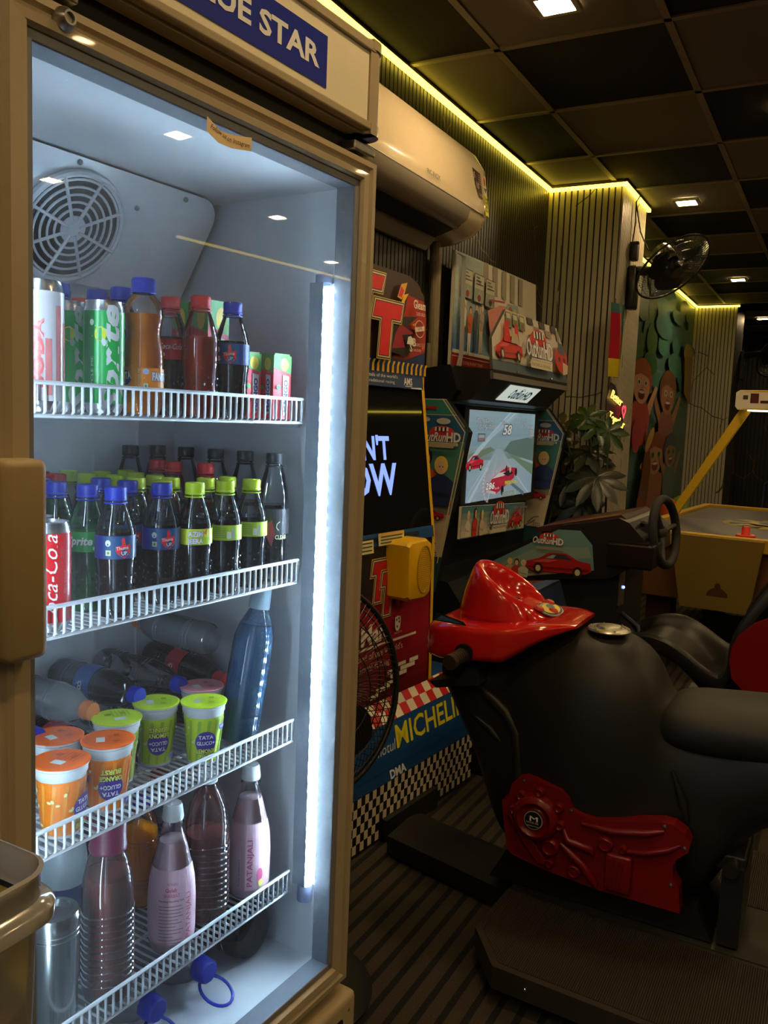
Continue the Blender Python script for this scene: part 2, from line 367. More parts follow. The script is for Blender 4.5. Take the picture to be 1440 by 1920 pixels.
for i in range(-1, 9):
    x = GX + i * PX; mb.box((x - .012, -1.7, ZC), (x + .012, 12.25, ZC + .02), mi=2)
for j in range(-7, 17):
    y = GY + j * PY; mb.box((-1.75, y - .012, ZC), (3.35, y + .012, ZC + .0195), mi=2)
mb.box((-1.8, -1.75, ZC + .03), (3.4, 12.3, ZC + .06), mi=1)
struct(mb.build('ceiling', [tl, td, tb]))

# recessed square lamps
lampem = mat('lamp_panel', (.9, .8, .6), .5, emit=WARM, es=L_PANEL); lampfr = mat('lamp_frame', (.75, .68, .5), .4)
def ceiling_lamp(x, y, label, group=None):
    t = thing('ceiling_light', label, 'ceiling light', (x, y, ZC), 0, group)
    m1 = MB(); a, b = .050, .066
    for (p, q) in (((-b, -b), (b, -a)), ((-b, a), (b, b)), ((-b, -a), (-a, a)), ((a, -a), (b, a))): m1.box((*p, -.010), (*q, .004))
    m1.build('frame', lampfr, t)
    m2 = MB(); m2.box((-a, -a, -.006), (a, a, .002)); m2.build('light_panel', lampem, t)
    return t
for (x, y, l) in ((-.87, 2.57, 'square warm ceiling light nearest the camera, cut by the top of the picture'), (-.875, 5.0, 'square warm ceiling light above the wall fan'),
                  (-.88, 7.6, 'square warm ceiling light in the third row, right of the far column'), (-.90, 10.2, 'farthest visible square ceiling light, at the right edge'),
                  (-.30, 3.72, 'square ceiling light in a black tile at the right edge of the picture')):
    ceiling_lamp(x, y, l)
for (x, y) in ((2.23, 4.19), (1.54, 2.79), (2.79, 2.96), (2.9, 5.55), (.24, .1), (-.30, 1.25), (-.87, .12), (-.3, -1.2), (1.36, 1.2), (.8, 4.97), (.8, 7.5), (2.0, 7.5), (1.9, -.6)):
    ceiling_lamp(x, y, 'square warm ceiling light of the room, outside the frame', 'ceiling lights outside the frame')

# yellow light strips under the ceiling edge
strip = mat('light_strip', (.9, .8, .3), .5, emit=YEL, es=L_STRIP); chan = mat('strip_channel', (.20, .15, .04), .5)
def light_strip(pts, label):
    t = thing('light_strip', label, 'light strip', (pts[0][0], pts[0][1], ZC - .02), 0)
    for (a, b) in zip(pts[:-1], pts[1:]):
        ax = abs(b[0] - a[0]) > abs(b[1] - a[1]); m1 = MB(); m2 = MB()
        (x0, y0), (x1, y1) = (min(a[0], b[0]), min(a[1], b[1])), (max(a[0], b[0]), max(a[1], b[1]))
        w = .009
        if ax: x1 += w; x0 -= w; m1.box((x0, y0 - w, ZC - .026), (x1, y1 + w, ZC - .010)); m2.box((x0, y0 - w, ZC - .010), (x1, y1 + w, ZC - .001))
        else: m1.box((x0 - w, y0 - w, ZC - .026), (x1 + w, y1 + w, ZC - .010)); m2.box((x0 - w, y0 - w, ZC - .010), (x1 + w, y1 + w, ZC - .001))
        m1.build('led_strip', strip, t, off=t.location); m2.build('channel', chan, t, off=t.location)
    return t
light_strip([(WX + .022, -1.5), (WX + .022, 4.478), (-1.088, 4.478), (-1.088, 5.06)], 'yellow light strip along the top of the slatted wall and around the column')
light_strip([(-1.412, 5.09), (-1.412, 9.055), (-1.02, 9.055)], 'yellow light strip above the mural and the far column')
light_strip([(3.268, 4.27), (3.268, 9.5)], 'yellow light strip on the opposite wall, mirrored in the cooler door')

# ================================================================== GLASS-DOOR COOLER
FY = 0.06423005
_dv = Vector((math.sin(FY), math.cos(FY), 0)); _nv = Vector((math.cos(FY), -math.sin(FY), 0))
def FW(u, y, z): p = _dv * u - _nv * (.8 + y); return (p.x, p.y, z)
FROT = PI / 2 - FY
FO = (.87, .25, ZF)
cooler = thing('drinks_cooler', 'tall tan upright drinks cooler with a fogged glass door and blue and white header sign', 'drinks cooler', FW(*FO), FROT)
liner = mat('cooler_liner', (.74, .74, .78), .4, noise=.04, nscale=12)
gasket = mat('door_gasket', (.16, .16, .17), .5)
def fb(mb, name, m, parent=cooler, **k): return mb.build(name, m, parent, off=FO, **k)
U0, U1 = .505, 1.232; B1 = .52                # outer shell
I0, I1, IB = .545, 1.196, .435                # inside
IZ0, IZ1 = -.995, .378
# shell
mb = MB()
mb.box((U0, .05, -1.31), (I0 - .004, B1, .60)); mb.box((I1 + .004, .05, -1.31), (U1, B1, .60)); mb.box((I0 - .004, IB + .004, -1.31), (I1 + .004, B1, .60))
mb.box((I0 - .004, .05, -1.31), (I1 + .004, IB + .004, IZ0 - .004)); mb.box((I0 - .004, .05, IZ1 + .004), (I1 + .004, IB + .004, .60))
for x in (U0 + .05, U1 - .05):
    for y in (.12, B1 - .06): mb.lathe([(.022, -1.35), (.022, -1.31)], 12, (x, y, 0), caps=True)
fb(mb, 'cabinet', TAN)
mb = MB(); a = .003
mb.add([(I0, .05, IZ0), (I1, .05, IZ0), (I1, IB, IZ0), (I0, IB, IZ0), (I0, .05, IZ1), (I1, .05, IZ1), (I1, IB, IZ1), (I0, IB, IZ1)],
       [(0, 1, 2, 3), (7, 6, 5, 4), (1, 5, 6, 2), (0, 3, 7, 4), (3, 2, 6, 7)])
# moulded seams of the back wall
for u in (1.00, 1.10): mb.box((u, IB - .006, IZ0), (u + .006, IB + .001, .18))
mb.box((I0, IB - .004, -.04), (I1, IB + .001, -.03))
fb(mb, 'liner', liner)
# evaporator cover: slanting panel with a round fan grille
def EV(u, s, out=0):                          # s runs down the slanted cover
    y = .30 + s * .53; z = .372 - s * .85; return Vector((u, y, z)) + Vector((0, -.85, -.53)) * out
mb = MB(); n = 8; pts = [(I0, 0), (1.13, 0)] + [(1.13 + .045 * math.sin(t), .045 - .045 * math.cos(t)) for t in [PI / 2 * k / 6 for k in range(1, 7)]] + [(1.175, .2), (I0, .2)]
fr1 = [EV(u, s) for u, s in pts]; bk1 = [Vector((p.x, p.y + .10, p.z + .03)) for p in fr1]; kk = len(pts)
mb.add(fr1, [tuple(range(kk))]); mb.add(fr1 + bk1, [(j, j + kk, (j + 1) % kk + kk, (j + 1) % kk) for j in range(kk)])
ev = fb(mb, 'evaporator_cover', mat('cover_white', (.72, .73, .77), .35, noise=.03))
gu, gs = .893, .108; R = .088
mb = MB(); mb.add([EV(gu + R * math.cos(t), gs + R * math.sin(t), .002) for t in [2 * PI * k / 40 for k in range(40)]], [tuple(range(40))], mi=1)
for rr in (.020, .032, .044, .056, .068, .080): mb.tube([EV(gu + rr * math.cos(t), gs + rr * math.sin(t), .010) for t in [2 * PI * k / 40 for k in range(40)]], .0021, 6, closed=True)
mb.tube([EV(gu + R * math.cos(t), gs + R * math.sin(t), .006) for t in [2 * PI * k / 48 for k in range(48)]], .006, 8, closed=True)
for k_ in range(8):
    t = 2 * PI * k_ / 8 + .25; mb.tube([EV(gu + .010 * math.cos(t), gs + .010 * math.sin(t), .012), EV(gu + R * math.cos(t), gs + R * math.sin(t), .010)], .0028, 6)
mb.add([EV(gu + .020 * math.cos(t), gs + .020 * math.sin(t), .013) for t in [2 * PI * k / 24 for k in range(24)]], [tuple(range(24))])
fb(mb, 'fan_grille', [MATS['cover_white'], mat('fan_dark', (.03, .035, .04), .6)], ev, smooth=40)
for u, s in ((1.0, .05), (.70, .03), (.87, .008), (1.09, .012), (1.09, .185)):
    mb = MB(); mb.ball(EV(u, s, .002), .0045, seg=8, rings=6); fb(mb, 'screw', STEEL, ev)
# shelves
wire = mat('white_coated_wire', (.72, .72, .74), .4)
rail_white = mat('shelf_rail_white', (.55, .58, .64), .45)
DECK = (-.010, -.288, -.577, -.862)
def shelf(z):
    mb = MB(); a0, a1 = .572, 1.166; yf, yb = .098, .425; n = 44
    for i in range(n):
        u = a0 + .004 + (a1 - a0 - .008) * i / (n - 1)
        mb.tube([(u, yb, z - .002), (u, yf + .004, z - .002), (u, yf, z + .002), (u, yf, z + .036)], .0021, 5)
    for (y, zz, r) in ((yf, z + .037, .0030), (yf + .002, z - .003, .0026), (yf + .11, z - .005, .003), (yf + .22, z - .005, .003), (yb, z - .004, .003)): mb.tube([(a0, y, zz), (a1, y, zz)], r, 6)
    for u in (a0, a1): mb.tube([(u, yb, z - .004), (u, yf, z - .003), (u, yf, z + .037)], .0026, 6)
    o = fb(mb, 'shelf', wire, smooth=50)
    for u in (a0 + .004, a1 + .012):
        m2 = MB(); m2.box((u - .012, yf + .02, z - .012), (u + .006, yf + .05, z - .004)); fb(m2, 'shelf_clip', rail_white, o)
for z in DECK: shelf(z)
for uu in (I1 - .006, I0):
    for yy in (.135, .385):
        mb = MB(); mb.box((uu, yy - .009, -.97), (uu + .006, yy - .004, .22)); mb.box((uu, yy + .004, -.97), (uu + .006, yy + .009, .22))
        for q in range(60):
            z = -.97 + q * .02; mb.box((uu + .001, yy - .0045, z), (uu + .005, yy + .0045, z + .009))
fb(mb, 'shelf_rail', rail_white)
# light tube on the right post
tubem, nt, b = node_mat('tube_light'); tc = nt.nodes.new('ShaderNodeTexCoord'); sp = nt.nodes.new('ShaderNodeSeparateXYZ'); k = nt.links.new
k(tc.outputs['Object'], sp.inputs[0]); m1 = nt.nodes.new('ShaderNodeMath'); m1.operation = 'MULTIPLY'; m1.inputs[1].default_value = 2 * PI / .0235; k(sp.outputs['Z'], m1.inputs[0])
s1 = nt.nodes.new('ShaderNodeMath'); s1.operation = 'SINE'; k(m1.outputs[0], s1.inputs[0])
s2_ = nt.nodes.new('ShaderNodeMath'); s2_.operation = 'MAXIMUM'; s2_.inputs[1].default_value = 0; k(s1.outputs[0], s2_.inputs[0]); s3_ = nt.nodes.new('ShaderNodeMath'); s3_.operation = 'POWER'; s3_.inputs[1].default_value = 3; k(s2_.outputs[0], s3_.inputs[0])
m2 = nt.nodes.new('ShaderNodeMath'); m2.operation = 'MULTIPLY_ADD'; m2.inputs[1].default_value = 3.4; m2.inputs[2].default_value = .06; k(s3_.outputs[0], m2.inputs[0])
m3 = nt.nodes.new('ShaderNodeMath'); m3.operation = 'MULTIPLY'; m3.inputs[1].default_value = L_TUBE; k(m2.outputs[0], m3.inputs[0]); k(m3.outputs[0], b.inputs['Emission Strength'])
b.inputs['Emission Color'].default_value = (*COOL, 1)
lt_ = MB(); lt_.box((1.166, .062, -.845), (1.193, .090, .222)); lt_.box((1.185, .045, -.845), (1.193, .062, .222)); lo = fb(lt_, 'light_fitting', mat('fitting_grey', (.16, .19, .24), .5))  # second box: side lip added to keep tube light off the wall beside it
mb = MB(); mb.tube([(1.174, .055, -.83), (1.174, .055, .215)], .0085, 10); fb(mb, 'light_tube', tubem, lo)
for z0, z1 in ((-.875, -.845), (.222, .235)):
    mb = MB(); mb.tube([(1.178, .07, z0), (1.178, .07, z1)], .014, 12); fb(mb, 'light_end_cap', mat('blue_grey_plastic', (.18, .20, .32), .4), lo, smooth=40)
lt2 = MB(); lt2.box((.547, .060, -.845), (.560, .085, .222)); lo2 = fb(lt2, 'light_fitting', MATS['fitting_grey'])  # added left fitting, unseen behind the door stile
added_fill_tube = mat('tube_light_added_fill', (.9, .9, .9), .4, emit=COOL, es=L_TUBE * .22); mb = MB(); mb.tube([(.563, .060, -.83), (.563, .060, .215)], .0075, 10); fb(mb, 'light_tube', added_fill_tube, lo2)  # added weak tube, hidden from view, brightens the bottle and cup fronts
# door
door = MB()
DL0, DL1, DR0, DR1 = .505, .571, 1.183, 1.2275      # left stile, right stile
DZ0, DZ1 = -1.030, .421; GZ0, GZ1 = -.988, .3835
def profile_bar(mb, p0, p1, inn, outw, w):
    """one frame member with a stepped front; p0-p1 its inner edge, outw the outward direction, w its width"""
    p0, p1, o = Vector(p0), Vector(p1), Vector(outw); prof = [(0, .030), (0, .006), (.004, .001), (w * .36, 0), (w * .44, .0055), (w * .56, .006), (w * .66, .001), (w * .90, .002), (w, .012), (w, .046), (0, .046)]
    ring0 = []; ring1 = []
    for a, y in prof:
        e = (p1 - p0).normalized() * a
        ring0.append(p0 + o * a - e * inn[0] + Vector((0, y, 0))); ring1.append(p1 + o * a + e * inn[1] + Vector((0, y, 0)))
    mb.rings([ring0, ring1], cap=(True, True))
wr = DR1 - DR0
profile_bar(door, (DR0, 0, GZ0), (DR0, 0, GZ1), (wr / wr * (GZ0 - DZ0) / wr, (DZ1 - GZ1) / wr), (1, 0, 0), wr)
profile_bar(door, (DL1, 0, GZ0), (DL1, 0, GZ1), ((GZ0 - DZ0) / (DL1 - DL0), (DZ1 - GZ1) / (DL1 - DL0)), (-1, 0, 0), DL1 - DL0)
profile_bar(door, (DL1, 0, GZ1), (DR0, 0, GZ1), ((DL1 - DL0) / (DZ1 - GZ1), wr / (DZ1 - GZ1)), (0, 0, 1), DZ1 - GZ1)
profile_bar(door, (DL1, 0, GZ0), (DR0, 0, GZ0), ((DL1 - DL0) / (GZ0 - DZ0), wr / (GZ0 - DZ0)), (0, 0, -1), GZ0 - DZ0)
dr = fb(door, 'door', TAN, smooth=30)
mb = MB()
for (lo, hi) in (((DR0 - .012, .008, GZ0), (DR0 + .001, .045, GZ1)), ((DL1 - .001, .008, GZ0), (DL1 + .008, .045, GZ1)), ((DL1, .008, GZ1 - .012), (DR0, .045, GZ1 + .001)), ((DL1, .008, GZ0 - .001), (DR0, .045, GZ0 + .012))):
    mb = MB(); mb.box(lo, hi, bev=.002); fb(mb, 'gasket', mat('gasket_grey', (.20, .21, .24), .35), dr)
glass = bpy.data.materials.new('fogged_glass'); glass.use_nodes = True; nt = glass.node_tree; nt.nodes.clear(); k = nt.links.new; N_ew = nt.nodes.new
out_ = N_ew('ShaderNodeOutputMaterial'); tr_ = N_ew('ShaderNodeBsdfTransparent'); tr_.inputs[0].default_value = (.95, .97, .98, 1)
df_ = N_ew('ShaderNodeBsdfDiffuse'); tl_ = N_ew('ShaderNodeBsdfTranslucent'); df_.inputs[0].default_value = tl_.inputs[0].default_value = (.85, .87, .92, 1)
hz = N_ew('ShaderNodeMixShader'); k(df_.outputs[0], hz.inputs[1]); k(tl_.outputs[0], hz.inputs[2])
tc = N_ew('ShaderNodeTexCoord'); n1_ = N_ew('ShaderNodeTexNoise'); n1_.inputs['Scale'].default_value = 3.2; n1_.inputs['Detail'].default_value = 6; k(tc.outputs['Object'], n1_.inputs['Vector'])
mr = N_ew('ShaderNodeMapRange'); mr.inputs['From Min'].default_value = .35; mr.inputs['From Max'].default_value = .7; mr.inputs['To Min'].default_value = .014; mr.inputs['To Max'].default_value = .095; k(n1_.outputs['Fac'], mr.inputs[0])
m_a = N_ew('ShaderNodeMixShader'); k(mr.outputs[0], m_a.inputs[0]); k(tr_.outputs[0], m_a.inputs[1]); k(hz.outputs[0], m_a.inputs[2])
g_s = N_ew('ShaderNodeBsdfGlossy'); g_s.inputs['Roughness'].default_value = .012; g_r = N_ew('ShaderNodeBsdfGlossy'); g_r.inputs['Roughness'].default_value = .055
n2_ = N_ew('ShaderNodeTexNoise'); n2_.inputs['Scale'].default_value = 300; n2_.inputs['Detail'].default_value = 2; k(tc.outputs['Object'], n2_.inputs['Vector']); bp_g = N_ew('ShaderNodeBump'); bp_g.inputs['Strength'].default_value = .9; bp_g.inputs['Distance'].default_value = .001; k(n2_.outputs['Fac'], bp_g.inputs['Height']); k(bp_g.outputs['Normal'], g_r.inputs['Normal'])
g_m = N_ew('ShaderNodeMixShader'); g_m.inputs[0].default_value = .52; k(g_s.outputs[0], g_m.inputs[1]); k(g_r.outputs[0], g_m.inputs[2])
fz = N_ew('ShaderNodeFresnel'); fz.inputs[0].default_value = 1.5; fm = N_ew('ShaderNodeMath'); fm.operation = 'MULTIPLY_ADD'; fm.inputs[1].default_value = 1.5; fm.inputs[2].default_value = .01; fm.use_clamp = True; k(fz.outputs[0], fm.inputs[0])
m_b = N_ew('ShaderNodeMixShader'); k(fm.outputs[0], m_b.inputs[0]); k(m_a.outputs[0], m_b.inputs[1]); k(g_m.outputs[0], m_b.inputs[2]); k(m_b.outputs[0], out_.inputs['Surface'])
mb = MB(); mb.add([(DL1, .010, GZ0), (DR0, .010, GZ0), (DR0, .010, GZ1), (DL1, .010, GZ1)], [(0, 1, 2, 3)]); fb(mb, 'glass_pane', glass, dr)
mb = MB(); mb.box((.516, -.034, -.268), (.5665, .004, -.056), bev=.009); fb(mb, 'handle', mat('handle_tan', (.30, .22, .11), .42, noise=.06), dr, smooth=50)
mb = MB(); mb.lathe([(.013, -.004), (.012, .003), (.0075, .009), (.0055, .009), (.005, .005), (.0001, .005)], 24, (.612, 0, .404), Matrix.Rotation(PI / 2, 3, 'X')); fb(mb, 'lock_knob', STEEL, dr, smooth=40)
# paper note with handwriting taped to the glass
mb = MB(); A = Art(mb, (.828, .0045, .351), (1, 0, 0), (0, 0, 1))
A.poly([(0, .004), (.022, -.004), (.045, -.004), (.086, .003), (.086, .021), (.05, .014), (.024, .012), (.0, .023)], (.66, .50, .30))
A.text('Follow us', .006, .010, .0062, (.05, .03, .02), w=.030, italic=.3, rot=-.18); A.text('on Instagram', .037, .003, .0062, (.05, .03, .02), w=.044, italic=.3, rot=.06)
nt_ = fb(mb, 'paper_note', PRINTM, dr)
nt_['label'] = 'small torn paper note with handwriting'
# header sign box
hd = MB(); hd.box((.50, -.004, .470), (1.193, .50, .585)); hb = fb(hd, 'header_sign', mat('header_cream', (.82, .74, .56), .35, noise=.03))
mb = MB(); mb.box((.50, -.009, .580), (1.194, .03, .596), bev=.003); mb.box((.50, .0, .575), (1.21, .50, .60)); fb(mb, 'header_rail', TAN, hb)
mb = MB(); mb.box((.50, -.009, .460), (1.194, .03, .4735), bev=.003); mb.box((.50, .005, .455), (1.2, .50, .468)); fb(mb, 'header_rail', TAN, hb)
mb = MB()
mb.lathe([(.0001, .4665), (.0255, .4665), (.0255, .590), (.0001, .590)], 28, (1.1985, .018, 0)); mb.box((1.18, .018, .4665), (1.224, .10, .59)); mb.box((1.180, -.0075, .4665), (1.20, .018, .59))
fb(mb, 'header_corner_post', TAN, hb, smooth=35)
for z0, z1 in ((.455, .472), (.585, .600)):
    mb = MB(); mb.lathe([(.0001, z0), (.0275, z0), (.0275, z1), (.0001, z1)], 28, (1.1985, .018, 0)); mb.box((1.18, .018, z0), (1.226, .10, z1)); mb.box((1.184, -.0095, z0), (1.20, .018, z1))
    fb(mb, 'header_corner_cap', TAN, hb, smooth=35)
mb = MB(); A = Art(mb, (.50, -.0045, .474), (1, 0, 0), (0, 0, 1))
A.rect(.13, .0115, .567, .085, (.008, .018, .22)); A.text('BLUE STAR', .545, .0345, .0300, (.80, .76, .62), w=.272, bold=.030, align='r')
fb(mb, 'lettering', PRINT, hb)
mb = MB(); mb.box((.515, .03, .421), (1.215, .45, .456)); fb(mb, 'neck', mat('neck_black', (.01, .01, .01), .6))
for a_, b_ in ((1.155, 1.215), (.50, .63)):
    mb = MB(); mb.box((a_, .0, .425), (b_, .06, .440), bev=.003); fb(mb, 'hinge', STEEL)
# kick panel with slots
mb = MB(); mb.box((.505, -.012, -1.33), (1.2405, .07, -1.052), bev=.012)
kp = fb(mb, 'kick_panel', mat('kick_tan', (.38, .30, .18), .4, noise=.05), smooth=40)
for i in range(6):
    for j in range(2):
        mb = MB(); u = 1.145 - i * .10 - j * .0; z = -1.0925 - j * .05 - 0
        mb.prism([(u + .024 + (.020 if c > 0 else -.020) + .008 * math.cos(t), z + .008 * math.sin(t)) for c, ts in ((1, [-PI / 2 + PI * k / 6 for k in range(7)]), (-1, [PI / 2 + PI * k / 6 for k in range(7)])) for t in ts], (0, -.0125, 0), (1, 0, 0), (0, 0, 1), (0, -1, 0), .01)
        fb(mb, 'vent_slot', PITCH, kp)
mb = MB(); mb.ball((1.213, -.012, -1.078), .003); fb(mb, 'screw', CHROME, kp)

# ================================================================== WHAT STANDS IN THE COOLER
PET = thin_mat('clear_plastic', (.96, .98, 1.0), .05, .04); PETG = thin_mat('green_clear_plastic', (.16, .70, .25), .05, .04)
PETP = thin_mat('rosy_clear_plastic', (.82, .60, .58), .06, .06, haze=.10, hazecol=(.75, .48, .48)); PETB = thin_mat('blue_clear_plastic', (.42, .66, .86), .05, .06, haze=.16, hazecol=(.25, .5, .75))
PETM = thin_mat('milky_plastic', (.9, .92, .95), .06, .10, haze=.35, hazecol=(.8, .82, .85))
def liq(name, col, tr=.0): return mat(name, col, .12, trans=tr, ior=1.33)
COLA = liq('cola', (.012, .006, .004)); ORANGE = mat('orange_drink', (1.0, .30, .0), .3, trans=.0, ior=1.1); REDL = mat('red_drink', (.60, .05, .02), .3, trans=.35, ior=1.1); GREENL = mat('lime_drink', (.05, .50, .08), .25, trans=.5, ior=1.1); PINKL = mat('rose_sherbet', (.90, .58, .63), .3)
ROSYL = liq('rosy_water', (.40, .17, .14), .4)
CAPS = {k: mat('cap_' + k, c, .38) for k, c in dict(blue=(.015, .03, .40), yellow=(.52, .66, .01), red=(.60, .015, .02), black=(.012, .012, .014), white=(.75, .77, .78), maroon=(.15, .015, .045), orange=(.55, .16, .04), grey=(.25, .35, .42)).items()}
ALU = mat('can_aluminium', (.75, .76, .78), .25, 1)
CANPAINT = print_mat('can_print', .25, spec=.7, gain=1.4)
def cyl(R, a0=-PI / 2):
    """R may depend on the height; u runs to the viewer's right around the body"""
    f = R if callable(R) else (lambda v: R); r0 = f(.06) if callable(R) else R
    def mp(u, v):
        a = a0 + u / r0; n = Vector((math.cos(a), math.sin(a), 0)); return n * f(v) + Vector((0, 0, v)), n
    return mp
KINDS = {}
def kind(key, maker):
    """maker returns [(part name, MB, material, smooth, sub-parts)]; meshes are shared by every copy"""
    if key not in KINDS: KINDS[key] = [[p[0], p[1].build(p[0], p[2], None, smooth=p[3] if len(p) > 3 else 40)] for p in maker()]; KINDS[key].append('fresh')
    return KINDS[key]
def place(name, key, maker, u, y, z, label, cat, group=None, rot=None, tilt=None):
    r = FROT - math.atan2(u, .8 + y) + (rot or 0)
    t = thing(name, label, cat, FW(u, y, z), r, group)
    if tilt is not None:                       # direction (in cooler axes) of the bottle's own axis
        a = Vector(tilt).normalized(); wd = (_dv * a.x - _nv * a.y + Vector((0, 0, a.z))); q = Vector((0, 0, 1)).rotation_difference(wd)
        t.rotation_mode = 'QUATERNION'; t.rotation_quaternion = q @ Matrix.Rotation(rot or 0, 3, 'Z').to_quaternion()
    ps = kind(key, maker); fresh = ps[-1] == 'fresh'
    if fresh: ps.pop()
    for nm, ob in ps:
        c = ob
        if not fresh: c = ob.copy(); C.objects.link(c)
        c.parent = t
    return t
def cap_mb(z0, z1, r):
    m = MB(); n = 40; h = z1 - z0
    m.lathe([(r * .93, z0), (r, z0 + .001), (r * 1.0, z0 + h * .18), (r * .96, z0 + h * .22), (r * .98, z0 + h * .85), (r * .90, z1 - .0003), (.0001, z1)], n, flute=.012, fn=20); return m
def soda(shell, cap, liquid, label, zf=.118, S=1.0, RS=1.0):
    P = [(.0001, .004), (.014, .001), (.021, .0), (.0245, .006), (.0262, .020), (.0250, .036), (.0243, .050), (.0253, .066), (.0266, .078), (.0268, .084), (.0268, .112), (.0262, .118), (.0240, .128), (.0195, .142), (.0150, .154), (.0128, .160), (.0128, .172)]
    P = [(r * RS, z * S) for r, z in P]
    def mk():
        a = MB(); a.lathe(P, 28)
        for k in range(5):                     # grip dimples
            for j in range(12):
                t = 2 * PI * j / 12 + k * .26; zz = (.018 + k * .010) * S; rr = .0252 * RS
                a.ball((rr * math.cos(t), rr * math.sin(t), zz), .0019, seg=6, rings=4)
        out = [('bottle_shell', a, shell)]
        if liquid:
            b = MB(); pr = [(max(r - .0010, .0001), z + .0008) for r, z in P if z < zf * S]; rl = [p for p in P if p[1] >= zf * S][0][0] - .001; pr += [(rl, zf * S), (.0001, zf * S)]
            b.lathe(pr, 28); out.append(('drink', b, liquid))
        c = cap_mb(.160 * S, .160 * S + .0185, .0150); c.tube([(.0148 * math.cos(t), .0148 * math.sin(t), .157 * S) for t in [2 * PI * k / 20 for k in range(20)]], .0011, 5, closed=True)
        out.append(('cap', c, CAPS[cap]))
        if label:
            d = MB(); label(d, S); out.append(('label', d, PRINT, 0))
        return out
    return mk
def band(d, r, z0, z1, col): d.lathe([(r, z0), (r, z1)], 32, col=col)
def lab_thumbs(d, S):
    band(d, .0274, .082, .114, (.008, .02, .12)); A = Art(d, mp=cyl(.0275), step=.00012)
    A.rect(-.040, .082, -.018, .114, (.02, .02, .20), 8); A.rect(-.0175, .083, .025, .113, (.01, .05, .14), 12)
    A.disc(-.010, .104, .0038, .0045, (.6, .62, .6), 12); A.rect(-.013, .087, -.006, .0945, (.55, .5, .35), 2); A.disc(-.0095, .0907, .0016, .002, (.0, .25, .03), 8)
    A.poly([(.000, .094), (.004, .088), (.012, .083), (.020, .090), (.020, .103), (.014, .101), (.0115, .112), (.008, .110), (.0085, .101), (.001, .100)], (.60, .02, .02))
    A.text('Thums', .001, .0945, .0045, (.85, .85, .85), w=.0165, bold=.02, rot=.1); A.text('UP.', .008, .0875, .005, (.85, .85, .85), w=.009, bold=.03, rot=.1)
def lab_yellow(d, S):
    band(d, .0274, .086, .110, (.34, .45, .02)); A = Art(d, mp=cyl(.0275), step=.00012)
    for k in range(6): A.rect(-.015, .090 + k * .003, .002, .0912 + k * .003, (.20, .28, .02), 4)
    A.rect(.004, .089, .011, .100, (.55, .58, .45), 2); A.rect(.012, .088, .016, .106, (.4, .42, .38), 1)
    A.text('AZiM', -.045, .0975, .007, (.70, .68, .6), w=.022, bold=.04, outline=(.15, .03, .05)); A.text('JEERA', -.045, .089, .006, (.70, .68, .6), w=.022, bold=.04, outline=(.25, .03, .03))
def lab_yfront(d, S):
    band(d, .0274, .086, .110, (.50, .52, .02)); A = Art(d, mp=cyl(.0275), step=.00012); A.rect(-.004, .086, .028, .097, (.30, .42, .01), 8)
    A.text('AZiM', -.009, .0985, .0078, (.75, .72, .62), w=.022, bold=.05, outline=(.15, .03, .05)); A.text('JEERA', -.009, .0885, .0068, (.75, .72, .62), w=.022, bold=.05, outline=(.25, .03, .03)); A.poly([(.014, .104), (.02, .112), (.019, .101)], (.6, .12, .02))
def lab_green(d, S):
    band(d, .0274, .086, .114, (.015, .20, .035)); A = Art(d, mp=cyl(.0275), step=.00012)
    A.text('Sprite', -.030, .096, .011, (.75, .8, .72), w=.036, bold=.03, italic=.2); A.rect(.013, .088, .026, .112, (.05, .30, .09), 4); A.disc(.009, .091, .0025, .003, (.6, .65, .6), 10)
def lab_coke(d, S):
    band(d, .0274, .084, .114, (.45, .01, .015)); A = Art(d, mp=cyl(.0275), step=.00012)
    A.text('Coca-Cola', -.016, .099, .0085, (.75, .72, .7), w=.034, italic=.35); A.disc(-.010, .091, .0025, .003, (.6, .6, .6), 10)
def lab_tall(d, S):
    band(d, .0270, .066 * S, .100 * S, (.02, .016, .018)); A = Art(d, mp=cyl(.0272), step=.00012)
    A.poly([(-.012, .08), (-.002, .062), (.004, .085), (-.002, .108), (-.011, .10)], (.32, .03, .05)); A.text('CLEAR', .004, .075, .007, (.55, .5, .3), w=.022, bold=.02); A.line([(.010, .090), (.006, .095), (.007, .101), (.012, .105)], .0014, (.6, .55, .4))
def can(h, r, paint, top=ALU):
    def mk():
        a = MB(); a.lathe([(.0001, .003), (r * .70, .002), (r * .78, .0), (r * .84, .003), (r * .98, .012), (r, .014)], 32); a.lathe([(r, h - .014), (r * .98, h - .011), (r * .88, h - .002), (r * .90, h), (r * .85, h), (r * .84, h - .004), (.0001, h - .004)], 32)
        a.lathe([(r * .3, h - .0035), (r * .3, h - .0025), (.0001, h - .0025)], 12, (0, r * .25, 0))
        b = MB(); b.lathe([(r, .013), (r, h - .0135)], 40, col=paint[0]); A = Art(b, mp=cyl(r), step=.0001); paint[1](A, h, r)
        return [('can_body', b, CANPAINT), ('can_end', a, top)]
    return mk
def p_sprite(A, h, r):
    A.rect(-.030, .014, -.012, h - .014, (.004, .10, .02), 6); A.disc(-.0045, h * .70, .0075, .0095, (.50, .55, .01), 18)
    A.text('Sprite', .0195, .002, .0235, (.66, .68, .64), w=h - .010, bold=.035, italic=.25, rot=PI / 2); A.text('RECYCLE ME', -.0135, .018, .0035, (.20, .32, .20), w=.055, rot=PI / 2); A.disc(-.0155, h * .80, .003, .004, (.3, .4, .3), 12)
